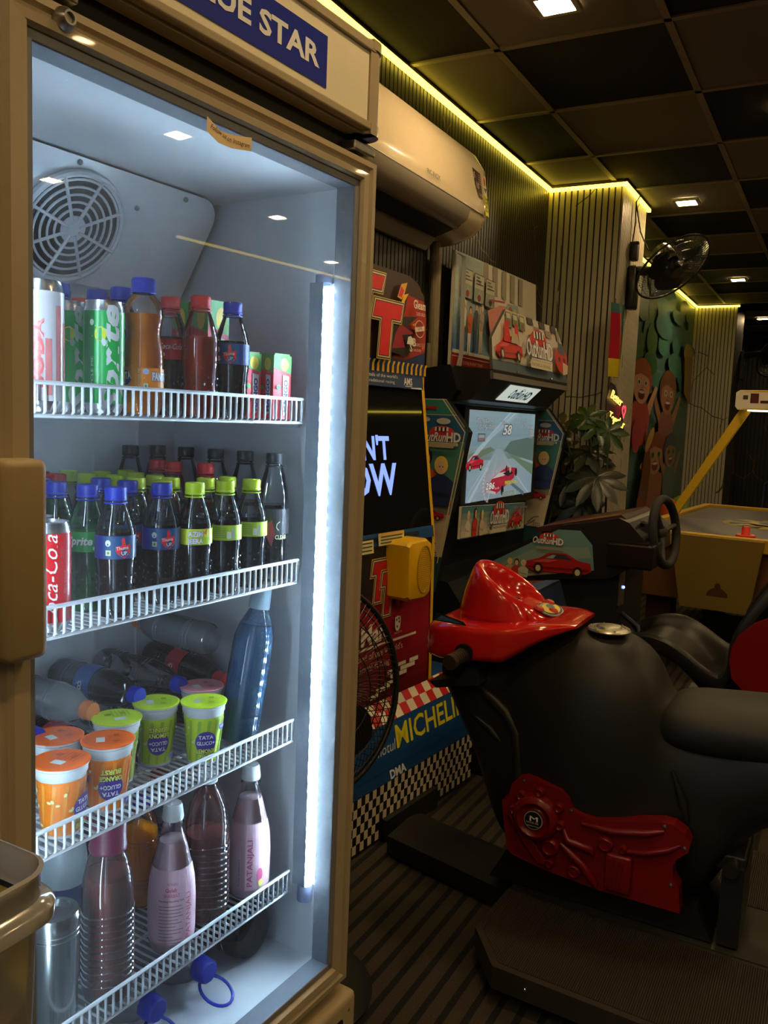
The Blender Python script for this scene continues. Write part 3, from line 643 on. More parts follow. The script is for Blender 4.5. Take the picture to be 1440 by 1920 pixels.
def p_coke(A, h, r):
    A.text('Coca-Cola', .010, .008, .0175, (.66, .58, .56), w=h - .022, italic=.35, bold=.0, rot=PI / 2); A.text('RECYCLE', .022, .05, .003, (.45, .15, .10), w=.03, rot=PI / 2); A.rect(.013, .095, .019, .110, (.40, .02, .02), 2)
def p_slim(A, h, r):
    for k in range(5): A.rect(-.03 + k * .013, .02 + (k % 2) * .012, -.022 + k * .013, h - .03 - (k % 3) * .02, (.45, .14, .14), 3, 4)
    A.text('SODA', -.006, .03, .012, (.5, .1, .1), w=.08, bold=.03, rot=PI / 2)
PETS = dict(
    th=('soda_bottle', 'th', soda(PET, 'blue', COLA, lab_thumbs), 'soda bottle'),
    ye=('soda_bottle', 'ye', soda(PET, 'yellow', COLA, lab_yellow), 'soda bottle'),
    yf=('soda_bottle', 'yf', soda(PET, 'yellow', COLA, lab_yfront), 'soda bottle'),
    gs=('soda_bottle', 'gs', soda(PETG, 'blue', GREENL, lab_green), 'soda bottle'),
    rd=('soda_bottle', 'rd', soda(PET, 'red', COLA, lab_coke), 'soda bottle'),
    rt=('soda_bottle', 'rt', soda(PET, 'red', REDL, lab_coke, S=1.12), 'soda bottle'),
    bk=('soda_bottle', 'bk', soda(PET, 'black', COLA, lab_tall, zf=.105, S=1.26), 'soda bottle'),
    bl=('soda_bottle', 'bl', soda(PET, 'blue', COLA, lab_thumbs), 'soda bottle'),
    red=('soda_bottle', 'red', soda(PET, 'red', REDL, None), 'soda bottle'))
ORD = ['rightmost', 'second from the right', 'third from the right', 'fourth from the right', 'fifth from the right', 'sixth from the right', 'seventh from the right', 'eighth from the right', 'ninth from the right', 'tenth from the right', 'eleventh from the right', 'twelfth from the right', 'thirteenth from the right', 'fourteenth from the right', 'leftmost']
def put(k, u, y, z, label, group=None, rot=None, tilt=None, key=None):
    nm, ky, mk, cat = PETS[k]; return place(nm, ky, mk, u, y, z, label, cat, group, rot, tilt)
D1, D2, D3, D4 = DECK
# --- second shelf, bottles behind one another in rows
z = D2 + .002
S2 = [(0.7859, 0.179, 'gs'), (0.775, 0.2329, 'gs'), (0.7895, 0.2848, 'gs'), (0.7891, 0.1251, 'th'), (0.8766, 0.2016, 'th'), (0.872, 0.256, 'th'), (0.8881, 0.1411, 'th')]
for (u, y, k), l in zip(S2, ('green lemon soda bottle with blue cap between the red can and the cola bottles', 'green soda bottle with blue cap, second in the green file', 'green soda bottle with blue cap, last of the green file at the left edge',
        'blue-capped cola bottle nearest the glass, right of the green one', 'blue-capped cola bottle half hidden behind the leftmost cola of the front row', 'blue-capped cola bottle deep behind the leftmost front cola', 'blue-capped cola bottle with red thumb label in the middle of the second shelf')):
    put(k, u, y, z, l, 'blue-capped bottles on the second shelf')
for (u, y), l in zip(((0.8754, 0.4074), (0.866, 0.3543), (0.8173, 0.3311)), ('red-capped cola bottle at the back left, farthest from the door', 'red-capped cola bottle second from the back left', 'red-capped cola bottle just behind the green bottles')):
    put('rd', u, y, z, l, 'red-capped bottles behind the green ones')
YEL_ = [(1.07, 0.1251), (1.007, 0.1251), (1.074, 0.182), (1.02, 0.18), (0.94, 0.1251), (0.9732, 0.2113), (0.9263, 0.1793), (0.99, 0.265), (0.9268, 0.2387), (0.999, 0.322), (1.0223, 0.372), (0.93, 0.294), (0.9684, 0.3701), (0.9195, 0.3471), (0.9294, 0.4074)]
for i, (u, y) in enumerate(YEL_):
    put('yf' if i == 4 else 'ye', u, y, z, 'yellow-capped dark soda bottle, ' + ORD[i] + ' yellow cap', 'yellow-capped bottles on the second shelf')
for i, (u, y) in enumerate([(1.134, 0.13), (1.138, 0.2), (1.1384, 0.27), (1.134, 0.34), (1.128, 0.4074), (1.0631, 0.4074)]):
    put('bk', u, y, z, 'tall black-capped bottle on the second shelf, ' + (ORD[i] if i < 5 else 'leftmost') + ' black cap', 'tall black-capped bottles')
for (u, y), l in zip(((1.080, 0.238), (1.062, 0.296), (1.076, 0.352)), ('rightmost', 'middle', 'leftmost')):
    put('rt', u, y, z, 'red-capped bottle standing taller than the yellow caps, ' + l + ' of the three', 'red-capped bottles behind the yellow caps')
place('drink_can', 'coke', can(.140, .0268, ((.42, .006, .01), p_coke)), .683, .1251, z, 'red can with white script standing on the second shelf at the left door post', 'drink can')
place('drink_can', 'coke', None, .700, .178, z, 'red can standing behind the front red can on the second shelf', 'drink can')
# --- top shelf
z = D1 + .002
place('drink_can', 'slim', can(.158, .0262, ((.42, .38, .40), p_slim)), .672, .123, z, 'tall slim silver and red can at the left end of the top shelf', 'drink can', rot=.3)
place('drink_can', 'sprite', can(.146, .0265, ((.008, .30, .05), p_sprite)), .767, .124, z, 'green can with white lettering and yellow dot in front on the top shelf', 'drink can')
place('drink_can', 'sprite', None, .752, .180, z, 'green can behind the front green can on the top shelf', 'drink can', rot=.25)
def fanta():
    P = [(.0001, .003), (.014, .0), (.022, .001), (.0265, .010), (.0280, .030), (.0278, .062), (.0285, .070), (.0275, .090), (.0235, .108), (.0240, .120), (.0270, .135), (.0265, .146), (.0230, .156), (.0160, .164), (.0142, .166), (.0142, .172)]
    a = MB(); a.lathe(P, 30); b = MB(); b.lathe([(r - .001, zz + .001) for r, zz in P if zz < .137] + [(.0255, .138), (.0001, .138)], 30)
    d = MB(); band(d, .0286, .032, .064, (.80, .17, .01)); A = Art(d, mp=cyl(.0287), step=.00012)
    A.disc(-.026, .050, .010, .010, (.01, .02, .20), 14); A.text('FANTA', -.040, .046, .009, (.8, .8, .8), w=.024, bold=.05, rot=.15); A.text('RECYCLE ME', -.0035, .035, .0028, (.75, .6, .4), w=.028, rot=PI / 2)
    A.disc(.004, .059, .0045, .004, (.3, .3, .45), 12); A.rect(.001, .036, .007, .043, (.7, .62, .45), 2); A.disc(.004, .0395, .0015, .0018, (0, .25, .03), 8); A.text('FANTA', .013, .048, .010, (.8, .8, .85), w=.026, bold=.06, outline=(.02, .03, .3))
    return [('bottle_shell', a, PET), ('drink', b, ORANGE), ('cap', cap_mb(.166, .187, .0165), CAPS['blue']), ('label', d, PRINT, 0)]
place('soda_bottle', 'fanta', fanta, .836, .126, z, 'pinched orange soda bottle with blue cap on the top shelf', 'soda bottle')
put('rd', .940, .182, z, 'red-capped cola bottle with red script label right of the orange bottle')
put('red', .985, .232, z, 'red-capped red drink half hidden behind the labelled cola bottle')
put('red', .945, .124, z, 'red-capped bottle of red drink in front on the top shelf')
put('th', 1.015, .124, z, 'blue-capped cola bottle at the right of the top shelf', rot=-.5)
for (u, y), l in zip(((.849, .238), (.845, .182), (.827, .292), (.785, .240)), ('blue cap between the green can and the orange bottle, second back', 'blue cap directly behind the orange bottle', 'blue cap deep behind the green cans', 'blue cap just above the shaded green can')):
    put('bl', u, y, z, l.replace('blue cap', 'blue-capped soda bottle') + ', top shelf', 'blue-capped bottles behind the cans')
for (u, y), l in zip(((.905, .345), (.912, .285)), ('left', 'right')):
    put('rd', u, y, z, 'red-capped bottle far behind the green can, ' + l + ' of the pair', 'red caps behind the green can')
def carton(w, dp, h, tall):
    def mk():
        a = MB(); a.box((-w / 2, -dp / 2, 0), (w / 2, dp / 2, h), (.50, .02, .03), 0); a.box((-w / 2 + .003, -dp / 2 + .001, h), (w / 2 - .003, dp / 2 - .001, h + .003), (.10, .30, .06))
        for (O, U, W) in (((-w / 2, -dp / 2, 0), (1, 0, 0), w), ((-w / 2, dp / 2, 0), (0, -1, 0), dp)):
            A = Art(a, O, U, (0, 0, 1)); A.poly([(0, h * .80), (W, h * .72), (W, h), (0, h)], (.08, .28, .05)); A.disc(W * .6, h * .86, W * .24, h * .10, (.75, .42, .03), 14)
            A.poly([(W * .55, h * .05), (W * .8, h * .1), (W * .85, h * .68), (W * .5, h * .7)], (.72, .70, .66)); A.text('MANGO', W * .78, h * .12, W * .22, (.06, .05, .25), w=h * .5, bold=.04, rot=PI / 2); A.disc(W * .25, h * .5, W * .12, h * .04, (.05, .3, .06), 8)
        return [('carton_body', a, PRINT, 0)]
    return mk
place('juice_carton', 'carton', carton(.040, .034, .106, 0), 1.130, .130, z, 'small red and green juice carton at the right end of the top shelf, front one', 'juice carton', rot=.75)
place('juice_carton', 'carton', None, 1.140, .182, z, 'small juice carton behind the front carton at the right end', 'juice carton', rot=.75)
place('juice_carton', 'carton', None, 1.085, .158, z, 'small juice carton between the blue-capped cola and the right-end carton', 'juice carton', rot=.75)
place('juice_carton', 'tallcarton', carton(.046, .040, .185, 1), 1.062, .262, z, 'tall red juice carton behind the red drinks, left one', 'juice carton', rot=.75)
place('juice_carton', 'tallcarton', None, 1.050, .205, z, 'tall red juice carton behind the red drinks, right of the two', 'juice carton', rot=.75)

# --- third shelf: foil-lidded cups, a tall blue bottle, big bottles lying at the back
def cup(c1, c2, lid, flip, words):
    def R(v): return .0245 + v * .096
    def mk():
        a = MB(); a.lathe([(.0001, .002), (.022, .0), (.0245, .002), (R(.085), .085), (.0345, .088), (.0345, .096), (.0365, .098), (.0365, .101)], 36)
        d = MB(); d.lathe([(R(.006) + .0003, .006), (R(.082) + .0003, .082)], 40, col=c1); A = Art(d, mp=cyl(lambda v: R(v) + .0004), step=.00015)
        rr = random.Random(3)
        for k in range(12):
            a0 = -.09 + k * .015; A.poly([(a0, .008), (a0 + .004, .008), (a0 + .012, .078), (a0 + .007, .078)], c2)
        for k in range(12): A.disc(rr.uniform(-.08, .0), rr.uniform(.02, .07), .003, .002, (.75, .72, .25), 8, a=rr.uniform(0, 3))
        r_ = PI if flip else 0; s_ = -1 if flip else 1; cx = .004
        A.disc(cx, .042 - s_ * .0, .0165, .019, (.05, .02, .20), 20)
        q = lambda t, du, dv, h, w, col, o=None: A.text(t, cx + s_ * du, .042 + s_ * dv, h, col, w=w, bold=.03, rot=r_, outline=o)
        q('TATA', -.011, .006, .0062, .022, (.75, .75, .75)); q('GLUCO+', -.0135, -.004, .0062, .027, (.75, .75, .75))
        q(words[0], -.014, -.018, .0070, .028, (.80, .72, .10), (.08, .12, .02)); q(words[1], -.012, -.028, .0070, .024, (.80, .72, .10), (.08, .12, .02))
        A.disc(.028, .066 if not flip else .018, .0055, .0058, (.05, .02, .20), 14); A.text('10', .0255, .064 if not flip else .0205, .0035, (.7, .7, .7), w=.005)
        l = MB(); l.lathe([(.0378, .101), (.0380, .1022), (.0350, .1030), (.0335, .1024), (.0001, .1026)], 36); A2 = Art(l, (0, 0, .1028), (1, 0, 0), (0, 1, 0), step=.0002)
        l.c = [lid] * len(l.c); A2.rect(-.016, -.012, -.004, .006, (.55, .57, .62)); A2.rect(.008, .006, .016, .016, tuple(x * .5 for x in lid)); A2.disc(.012, -.012, .006, .004, tuple(x * .6 for x in lid), 10)
        for k in range(5): A2.rect(-.002, -.02 + k * .006, .024, -.0185 + k * .006, tuple(x * .65 for x in lid))
        return [('cup_wall', a, WHITE), ('printed_sleeve', d, PRINT, 0), ('foil_lid', l, PRINT, 0)]
    return mk
z = D3 + .002; OR_ = ('or', cup((.60, .135, .004), (.62, .20, .02), (.58, .085, .004), True, ('ORANGE', 'BURST'))); LI_ = ('li', cup((.36, .45, .02), (.20, .33, .03), (.42, .56, .02), False, ('LEMONY', 'ZING'))); LF_ = ('lf', cup((.36, .45, .02), (.20, .33, .03), (.42, .56, .02), True, ('LEMONY', 'ZING')))
OS_ = ('os', cup((.60, .135, .004), (.62, .20, .02), (.58, .085, .004), False, ('ORANGE', 'BURST')))
for (ky, mk), u, y, l, r in ((OS_, .709, .136, 'orange foil-lidded cup in front at the left door post', .9), (OR_, .7947, .1455, 'orange foil-lidded cup with upside-down print, second from the left', 0), (OR_, .7593, .2125, 'orange foil-lidded cup mostly hidden behind the two front orange cups', .5),
        (LI_, .862, .205, 'lime-green foil-lidded cup next to the orange cups, print turned away', 1.8), (LF_, .948, .212, 'lime-green cup with upside-down purple badge in the middle of the third shelf', 0), (LI_, 1.0003, .1564, 'lime-green cup with upright purple badge, nearest the blue bottle', 0),
        (('pi', cup((.60, .18, .20), (.7, .3, .3), (.62, .20, .24), False, ('LITCHI', 'POP'))), 1.0545, .2140, 'pink foil-lidded cup behind the rightmost lime cup', .4)):
    place('drink_cup', ky, mk, u, y, z, l, 'drink cup', 'foil-lidded cups', rot=r)
def bluebottle():
    P = [(.0001, .003), (.024, .0), (.0345, .006), (.0355, .02), (.0355, .165), (.0345, .185), (.0290, .207), (.0190, .228), (.0135, .240), (.0130, .252)]
    a = MB(); a.lathe(P, 60, flute=.018, fn=20); b = MB(); b.lathe([(max(r - .0015, .0001), q + .001) for r, q in P if q < .21] + [(.0001, .205)], 40)
    c = MB(); c.lathe([(.0185, .236), (.0190, .240), (.0175, .270), (.0150, .273), (.0001, .273)], 28)
    return [('bottle_shell', a, PETB), ('water', b, mat('blue_water', (.14, .38, .56), .2, trans=.45, ior=1.15)), ('cap', c, CAPS['grey'])]
place('water_bottle', 'blueb', bluebottle, 1.095, .1661, z + .002, 'tall ribbed blue water bottle leaning to the right on the third shelf', 'water bottle', tilt=(.155, -.05, 1))
def bigbottle(shell, cap, liquid, lab, zf=.17, fill=True, S=.80):
    zf = zf * S
    P = [(r * S, q * S) for r, q in [(.0001, .006), (.020, .001), (.030, .0), (.0365, .010), (.0380, .030), (.0355, .060), (.0375, .085), (.0385, .130), (.0370, .165), (.0300, .195), (.0200, .215), (.0135, .226), (.0130, .240)]]
    def mk():
        a = MB(); a.lathe(P, 30)
        for zz in (.045 * S, .055 * S, .065 * S, .14 * S, .15 * S): a.tube([(.0372 * S * math.cos(t), .0372 * S * math.sin(t), zz) for t in [2 * PI * k / 28 for k in range(28)]], .0012, 5, closed=True)
        o = [('bottle_shell', a, shell)]
        if liquid: b = MB(); b.lathe([(max(r - .0015, .0001), q + .001) for r, q in P if q < zf] + [(.0001, zf)], 28); o.append(('drink', b, liquid))
        o.append(('cap', cap_mb(.222 * S, .222 * S + .018, .0148), CAPS[cap]))
        if lab: d = MB(); band(d, .0392 * S, .09 * S, .135 * S, lab); A = Art(d, mp=cyl(.0393 * S), step=.0002); A.disc(0, .112 * S, .018 * S, .016 * S, tuple(min(1, x * 1.5 + .1) for x in lab), 16); A.text('COLA', -.012, .106 * S, .008, (.6, .6, .6), w=.024, bold=.04); o.append(('label', d, PRINT, 0))
        return o
    return mk
BG = dict(water=('bw', bigbottle(PETM, 'orange', None, None)), cola=('bc', bigbottle(PET, 'blue', COLA, (.02, .05, .20), zf=.2)), clear=('bq', bigbottle(PET, 'blue', None, None)), red=('br', bigbottle(PET, 'red', COLA, (.40, .03, .04), zf=.2)))
R_ = .0315
for k, (u, y, zz), tl_, l in (
        ('water', (.830, .430, z + R_ + .080), (.06, -1, -.01), 'empty hazy bottle with orange cap lying at the left of the third shelf'),
        ('cola', (.925, .430, z + R_ + .080), (.05, -1, -.01), 'dark cola bottle with blue cap lying on its side behind the lime cups'),
        ('clear', (1.02, .430, z + R_ + .078), (.05, -1, -.03), 'empty clear bottle lying shoulder-forward behind the pink cup'),
        ('red', (1.135, .428, z + R_ + .072), (-.02, -1, -.08), 'cola bottle with red label lying behind the blue bottle'),
        ('cola', (.745, .430, z + R_ + .066), (.0, -1, 0), 'cola bottle with blue cap lying lowest at the left edge of the third shelf'),
        ('red', (.855, .424, z + R_ + .002), (.0, -1, 0), 'red-capped cola bottle lying under the hazy empty bottle'),
        ('clear', (.985, .424, z + R_ + .003), (.0, -1, 0), 'empty clear bottle lying on the deck under the blue-capped cola'),
        ('red', (1.09, .424, z + R_ + .003), (.0, -1, 0), 'cola bottle lying on the deck behind the blue bottle, lower of the two'),
        ('water', (1.105, .240, z + R_ + .136), (.0, 1, .03), 'empty hazy bottle lying on top of the heap at the back right')):
    place('large_bottle', BG[k][0], BG[k][1], u, y, zz, l, 'large bottle', 'bottles lying on the third shelf', tilt=tl_)

# --- fourth shelf
z = D4 + .002
def ribbed(shell, capk, liquid, S=1, zf=.19, ribs=(.03, .14), wide=True):
    P = [(.0001, .004), (.026, .0), (.034, .003), (.0365, .014), (.0365, .150), (.0368, .165), (.0345, .185), (.0285, .210), (.0240, .222), (.0235, .232)] if wide else [(.0001, .004), (.026, .0), (.034, .003), (.0365, .014), (.0365, .150), (.0365, .170), (.0320, .200), (.0220, .222), (.0145, .234), (.0140, .246)]
    def mk():
        a = MB(); a.lathe(P, 32)
        zz = ribs[0]
        while zz < ribs[1]: a.tube([(.0366 * math.cos(t), .0366 * math.sin(t), zz + .002 * math.sin(3 * t)) for t in [2 * PI * k / 32 for k in range(32)]], .0016, 5, closed=True); zz += .0105
        o = [('bottle_shell', a, shell)]
        if liquid: b = MB(); b.lathe([(max(r - .002, .0001), q + .002) for r, q in P if q < zf] + [(.0001, zf)], 32); o.append(('drink', b, liquid))
        c = MB()
        if wide: c.lathe([(.0262, .224), (.0270, .226), (.0270, .232), (.0255, .234), (.0258, .264), (.0235, .268), (.0001, .268)], 30)
        else: c = cap_mb(.240, .258, .0158)
        o.append(('cap', c, CAPS[capk])); return o
    return mk
place('water_bottle', 'mar', ribbed(PETP, 'maroon', ROSYL), .793, .142, z, 'rosy ribbed water bottle with a wide maroon cap on the fourth shelf', 'water bottle')
place('water_bottle', 'rib', ribbed(PETP, 'white', ROSYL, wide=False, zf=.16), 1.020, .162, z, 'rosy ribbed bottle with a narrow neck between the two pink sherbet bottles', 'water bottle')
def sherbet(side):
    P = [(.0001, .004), (.024, .0), (.032, .003), (.0355, .012), (.0370, .030), (.0372, .085), (.0355, .115), (.0290, .150), (.0215, .180), (.0165, .198), (.0160, .205), (.0175, .208), (.0160, .212), (.0150, .216)]
    def R(v):
        for (r0, z0), (r1, z1) in zip(P[:-1], P[1:]):
            if z0 <= v <= z1: return r0 + (r1 - r0) * (v - z0) / max(z1 - z0, 1e-6) + .0006
        return .02
    def mk():
        a = MB(); a.lathe(P, 36); b = MB(); b.lathe([(max(r - .0012, .0001), q + .001) for r, q in P if q < .185] + [(.0001, .185)], 32)
        d = MB(); zs = [.022 + .012 * i for i in range(11)]; d.lathe([(R(q), q) for q in zs], 40, col=(.58, .34, .40)); A = Art(d, mp=cyl(lambda v: R(v) + .0003), step=.00015)
        if side == 0:
            A.text('PATANJALI', -.008, .120, .004, (.25, .10, .14), w=.018); A.text('Gulab', -.010, .110, .006, (.45, .06, .12), w=.018, bold=.02); A.text('SHARBAT', -.013, .101, .006, (.45, .06, .12), w=.026)
            A.text('Refreshing Nourishing Tonic', -.020, .094, .0030, (.1, .05, .06), w=.040, bold=.02)
            for k, w in enumerate((.036, .038, .034, .038, .030, .036, .026, .038, .034, .022, .036, .034)): A.rect(-.020, .086 - k * .0055, -.020 + w, .0874 - k * .0055, (.22, .12, .14), 6)
            A.text('PATANJALI', .030, .030, .008, (.50, .10, .16), w=.075, rot=PI / 2)
        else:
            A.text('PATANJALI', .006, .030, .0095, (.40, .05, .13), w=.085, rot=PI / 2, bold=.01); A.disc(.020, .050, .006, .012, (.5, .08, .18), 12); A.disc(.022, .034, .005, .007, (.62, .5, .1), 10)
            A.text('ROSE SHARBAT', -.016, .030, .003, (.25, .1, .12), w=.05, rot=PI / 2)
        c = MB(); c.lathe([(.0165, .214), (.0170, .218), (.0150, .236), (.0135, .240), (.0001, .240)], 24, flute=.02, fn=12)
        return [('bottle_shell', a, PET), ('sherbet', b, PINKL), ('label', d, PRINT, 0), ('cap', c, CAPS['white'])]
    return mk
place('sherbet_bottle', 'sh0', sherbet(0), 0.928, .150, z, 'pink rose sherbet bottle with fine print on the back label, nearer the door', 'sherbet bottle')
place('sherbet_bottle', 'sh1', sherbet(1), 1.118, .152, z, 'pink sherbet bottle with upward lettering at the right end of the fourth shelf', 'sherbet bottle')
def tumbler():
    a = MB(); a.lathe([(.0001, .004), (.026, .0), (.030, .003), (.0335, .150), (.0345, .160), (.0345, .170), (.0320, .1755), (.0250, .1765), (.0240, .171), (.0001, .170)], 36)
    for zz in (.145, .152): a.tube([(.0338 * math.cos(t), .0338 * math.sin(t), zz) for t in [2 * PI * k / 32 for k in range(32)]], .0009, 5, closed=True)
    return [('flask_body', a, mat('flask_steel', (.42, .43, .42), .22, 1))]
place('steel_flask', 'tumb', tumbler, .700, .140, z, 'polished steel flask with a recessed lid behind the plastic tub', 'steel flask')
def dome():
    a = MB(); a.lathe([(.0001, .0), (.030, .0), (.033, .006), (.033, .150)], 30); b = MB(); b.lathe([(.0335, .150), (.0345, .155), (.0345, .185), (.0320, .205), (.0230, .214), (.0001, .216)], 30)
    return [('bottle_body', a, mat('navy_paint', (.02, .03, .13), .4)), ('dome_lid', b, mat('lid_grey', (.38, .44, .46), .3))]
place('jar_bottle', 'dome', dome, .785, .232, z, 'navy bottle with a broad pale domed lid behind the steel flask', 'bottle')
place('large_bottle', 'bo', bigbottle(PET, 'blue', ORANGE, None, zf=.19), .985, .285, z, 'blue-capped bottle of orange drink behind the maroon-capped bottle', 'large bottle')
place('large_bottle', 'br', None, .890, .320, z, 'red-labelled cola bottle in the back left of the fourth shelf', 'large bottle')
place('large_bottle', 'bw2', bigbottle(PETM, 'red', None, (.03, .04, .22)), 1.07, .335, z, 'red-capped bottle with a blue label far back on the fourth shelf', 'large bottle')
# --- bottles lying on the cooler floor
def jug(liquid):
    def mk():
        a = MB(); a.lathe([(.0001, .005), (.030, .0), (.045, .006), (.049, .020), (.049, .130), (.045, .165), (.030, .195), (.020, .205), (.018, .215)], 30)
        for zz in (.04, .06, .08, .10, .12): a.tube([(.0490 * math.cos(t), .0490 * math.sin(t), zz) for t in [2 * PI * k / 30 for k in range(30)]], .0015, 5, closed=True)
        o = [('jug_shell', a, PETM if not liquid else PET)]
        if liquid: b = MB(); b.lathe([(.0001, .006), (.043, .008), (.047, .022), (.047, .13), (.040, .168), (.0001, .18)], 28); o.append(('drink', b, liquid))
        c = MB(); c.lathe([(.0200, .206), (.0205, .210), (.0195, .230), (.0165, .234), (.0001, .234)], 26, flute=.02, fn=13)
        h = MB(); h.tube([(.020 + .022 * (1 - math.cos(t)) / 2, .023 * math.sin(t), .214 + .060 * (1 - math.cos(t)) / 2) for t in [.25 + (2 * PI - .5) * k / 20 for k in range(21)]], .0028, 8)
        return o + [('cap', c, CAPS['blue']), ('carry_ring', h, CAPS['blue'])]
    return mk
for u, r, l, liq_ in ((.885, 1.9, 'hazy jug with blue cap and carry ring lying on the cooler floor, left one', None), (1.000, 2.1, 'hazy jug with blue cap and carry ring lying on the cooler floor, right one', None)):
    place('water_jug', 'jug', jug(None), u, .365, IZ0 + .052, l, 'water jug', 'jugs lying on the cooler floor', rot=(r - 2) * .9, tilt=(.0, -1, 0))
place('water_jug', 'jugd', jug(COLA), 1.128, .140, IZ0 + .052, 'dark bottle lying base-forward on the cooler floor at the right', 'water jug', tilt=(.0, 1, 0))

# ================================================================== AIR CONDITIONER
ac = thing('air_conditioner', 'cream wall-mounted split air conditioner with dark energy stickers, above the red and black machine', 'air conditioner', (WX + .012, 2.7, .86))
def fa(mb, name, m, parent=ac, **k): return mb.build(name, m, parent, off=(WX + .012, 2.7, .86), **k)
AY0, AY1 = 2.12, 3.165; cream = mat('ac_cream', (.84, .70, .48), .22, coat=.4, noise=.02)
def ac_prof(poly, y0, y1, mb, r=0.0): mb.prism(poly, (0, y1, 0), (1, 0, 0), (0, 0, 1), (0, 1, 0), y1 - y0)
body = [(-1.486, 1.035), (-1.42, 1.045), (-1.345, 1.02), (-1.305, .96), (-1.288, .84), (-1.290, .785), (-1.305, .750), (-1.345, .715), (-1.42, .690), (-1.486, .684)]
mb = MB(); rr = []
for y, k_ in ((AY0, .90), (AY0 + .010, .98), (AY0 + .03, 1), (AY1 - .05, 1), (AY1 - .018, .985), (AY1 - .003, .93), (AY1, .84)):
    cx, cz = -1.486, .865; rr.append([(cx + (x - cx) * k_, y, cz + (z_ - cz) * (k_ * .5 + .5)) for x, z_ in body])
mb.rings(rr, cap=(True, True)); fa(mb, 'casing', cream, smooth=35)
mb = MB(); mb.rings([[(x, y, z_) for x, z_ in ((-1.287, .783), (-1.3005, .746), (-1.343, .7115), (-1.338, .7105), (-1.296, .743), (-1.283, .782))] for y in (AY0 + .08, AY1 - .19)], cap=(True, True)); fa(mb, 'air_flap', mat('ac_grey', (.40, .36, .29), .3, noise=.03), smooth=50)
mb = MB(); mb.rings([[(x, y, z_) for x, z_ in ((-1.346, .7095), (-1.352, .7065), (-1.420, .6845), (-1.41, .70))] for y in (AY0 + .08, AY1 - .20)], cap=(True, True)); fa(mb, 'air_outlet', mat('ac_slot', (.02, .018, .015), .6))
mb = MB(); mb.box((-1.2895, AY0 + .03, .786), (-1.2860, AY1 - .06, .7885)); fa(mb, 'chrome_trim', STEEL)
mb = MB(); mb.rings([[(x, y, z_) for x, z_ in ((-1.43, .688), (-1.47, .645), (-1.486, .645), (-1.486, .69))] for y in (AY0 + .05, AY1 - .17)], cap=(True, True)); fa(mb, 'drain_pan', MATS['ac_grey'])
mb = MB(); NN = Vector((.12, 0, .017)).normalized()
def acart(): 
    global mb
    mb = MB(); return Art(mb, (-1.2868, 0, .84), (0, 1, 0), Vector((-.017, 0, .12)).normalized(), (1, 0, 0))
A = acart()
A.poly([(3.005, .10), (3.085, .095), (3.092, .0), (3.055, .0), (3.03, .03)], (.05, .03, .025)); A.text('5', 3.015, .065, .022, (.5, .35, .25), bold=.04); A.text('10', 3.035, .032, .022, (.5, .35, .25), bold=.04); A.text('YEARS', 3.05, .006, .012, (.5, .35, .25), w=.038)
for k_ in range(5): A.rect(3.052, .05 + k_ * .008, 3.084, .053 + k_ * .008, (.35, .25, .18))
fa(mb, 'warranty_sticker', PRINT); A = acart()
A.poly([(3.105, .02), (3.138, .02), (3.138, .095), (3.125, .10), (3.108, .085)], (.72, .60, .42)); A.disc(3.12, .075, .010, .018, (.5, .08, .04), 12); A.poly([(3.107, .05), (3.136, .05), (3.125, .03)], (.06, .05, .05))
A.rect(3.105, -.055, 3.138, .02, (.62, .50, .02))
for k_ in range(4): A.rect(3.110, -.04 + k_ * .015, 3.133, -.032 + k_ * .015, (.25, .28, .02))
fa(mb, 'energy_sticker', PRINT); A = acart()
A.text('RIC INOX', 2.60, -.030, .016, (.10, .08, .06), w=.10, bold=.02)
fa(mb, 'lettering', PRINT)
mb = MB(); mb.tube([(-1.462, 3.06, .70), (-1.462, 3.075, .60), (-1.462, 3.08, .2), (-1.462, 3.08, -.7)], .021, 12); mb.tube([(-1.46, 3.035, .30), (-1.46, 3.035, -.6)], .008, 8)
tag(mb.build('refrigerant_pipe', mat('pipe_wrap', (.22, .18, .11), .6, noise=.2)), 'wrapped pipe running down the slatted wall from the air conditioner', 'pipe')

# ================================================================== MOTORBIKE RACING MACHINE (cabinet at the wall)
TF = .10; P0 = Vector((-1.14, 2.9, 0)); _td = Vector((math.sin(TF), math.cos(TF), 0)); _tn = Vector((math.cos(TF), -math.sin(TF), 0))
TROT = PI / 2 - TF; tt0 = P0 + _td * -.45 - _tn * .12
TO = (-.45, .12, ZF)
ttc = thing('arcade_cabinet', 'red and black motorbike arcade cabinet with yellow edging and a checkered blue base', 'arcade cabinet', (tt0.x, tt0.y, ZF), TROT)
def ft(mb, name, m, parent=ttc, **k): return mb.build(name, m, parent, off=TO, **k)
TL, TR = -.95, -.205
prof = [(.080, -.92), (.092, -.40), (.165, .12), (.165, .150), (.235, .150), (.235, -1.0), (.10, -1.0)]
mb = MB(); mb.prism(prof, (TR, 0, 0), (0, 1, 0), (0, 0, 1), (1, 0, 0), TR - TL, col=(.01, .011, .013)); ft(mb, 'cabinet_body', PRINTM)
mb = MB(); pe = [(y - .004, z_) for y, z_ in prof[:4]]
for (a, b) in zip(pe[:-1], pe[1:]): mb.add([(TR + .004, a[0] - .003, a[1]), (TR + .004, b[0] - .003, b[1]), (TR - .014, b[0] - .003, b[1]), (TR - .014, a[0] - .003, a[1]), (TR + .004, a[0] + .012, a[1]), (TR + .004, b[0] + .012, b[1])], [(0, 1, 2, 3), (0, 4, 5, 1)])
ft(mb, 'edge_trim', YELP)
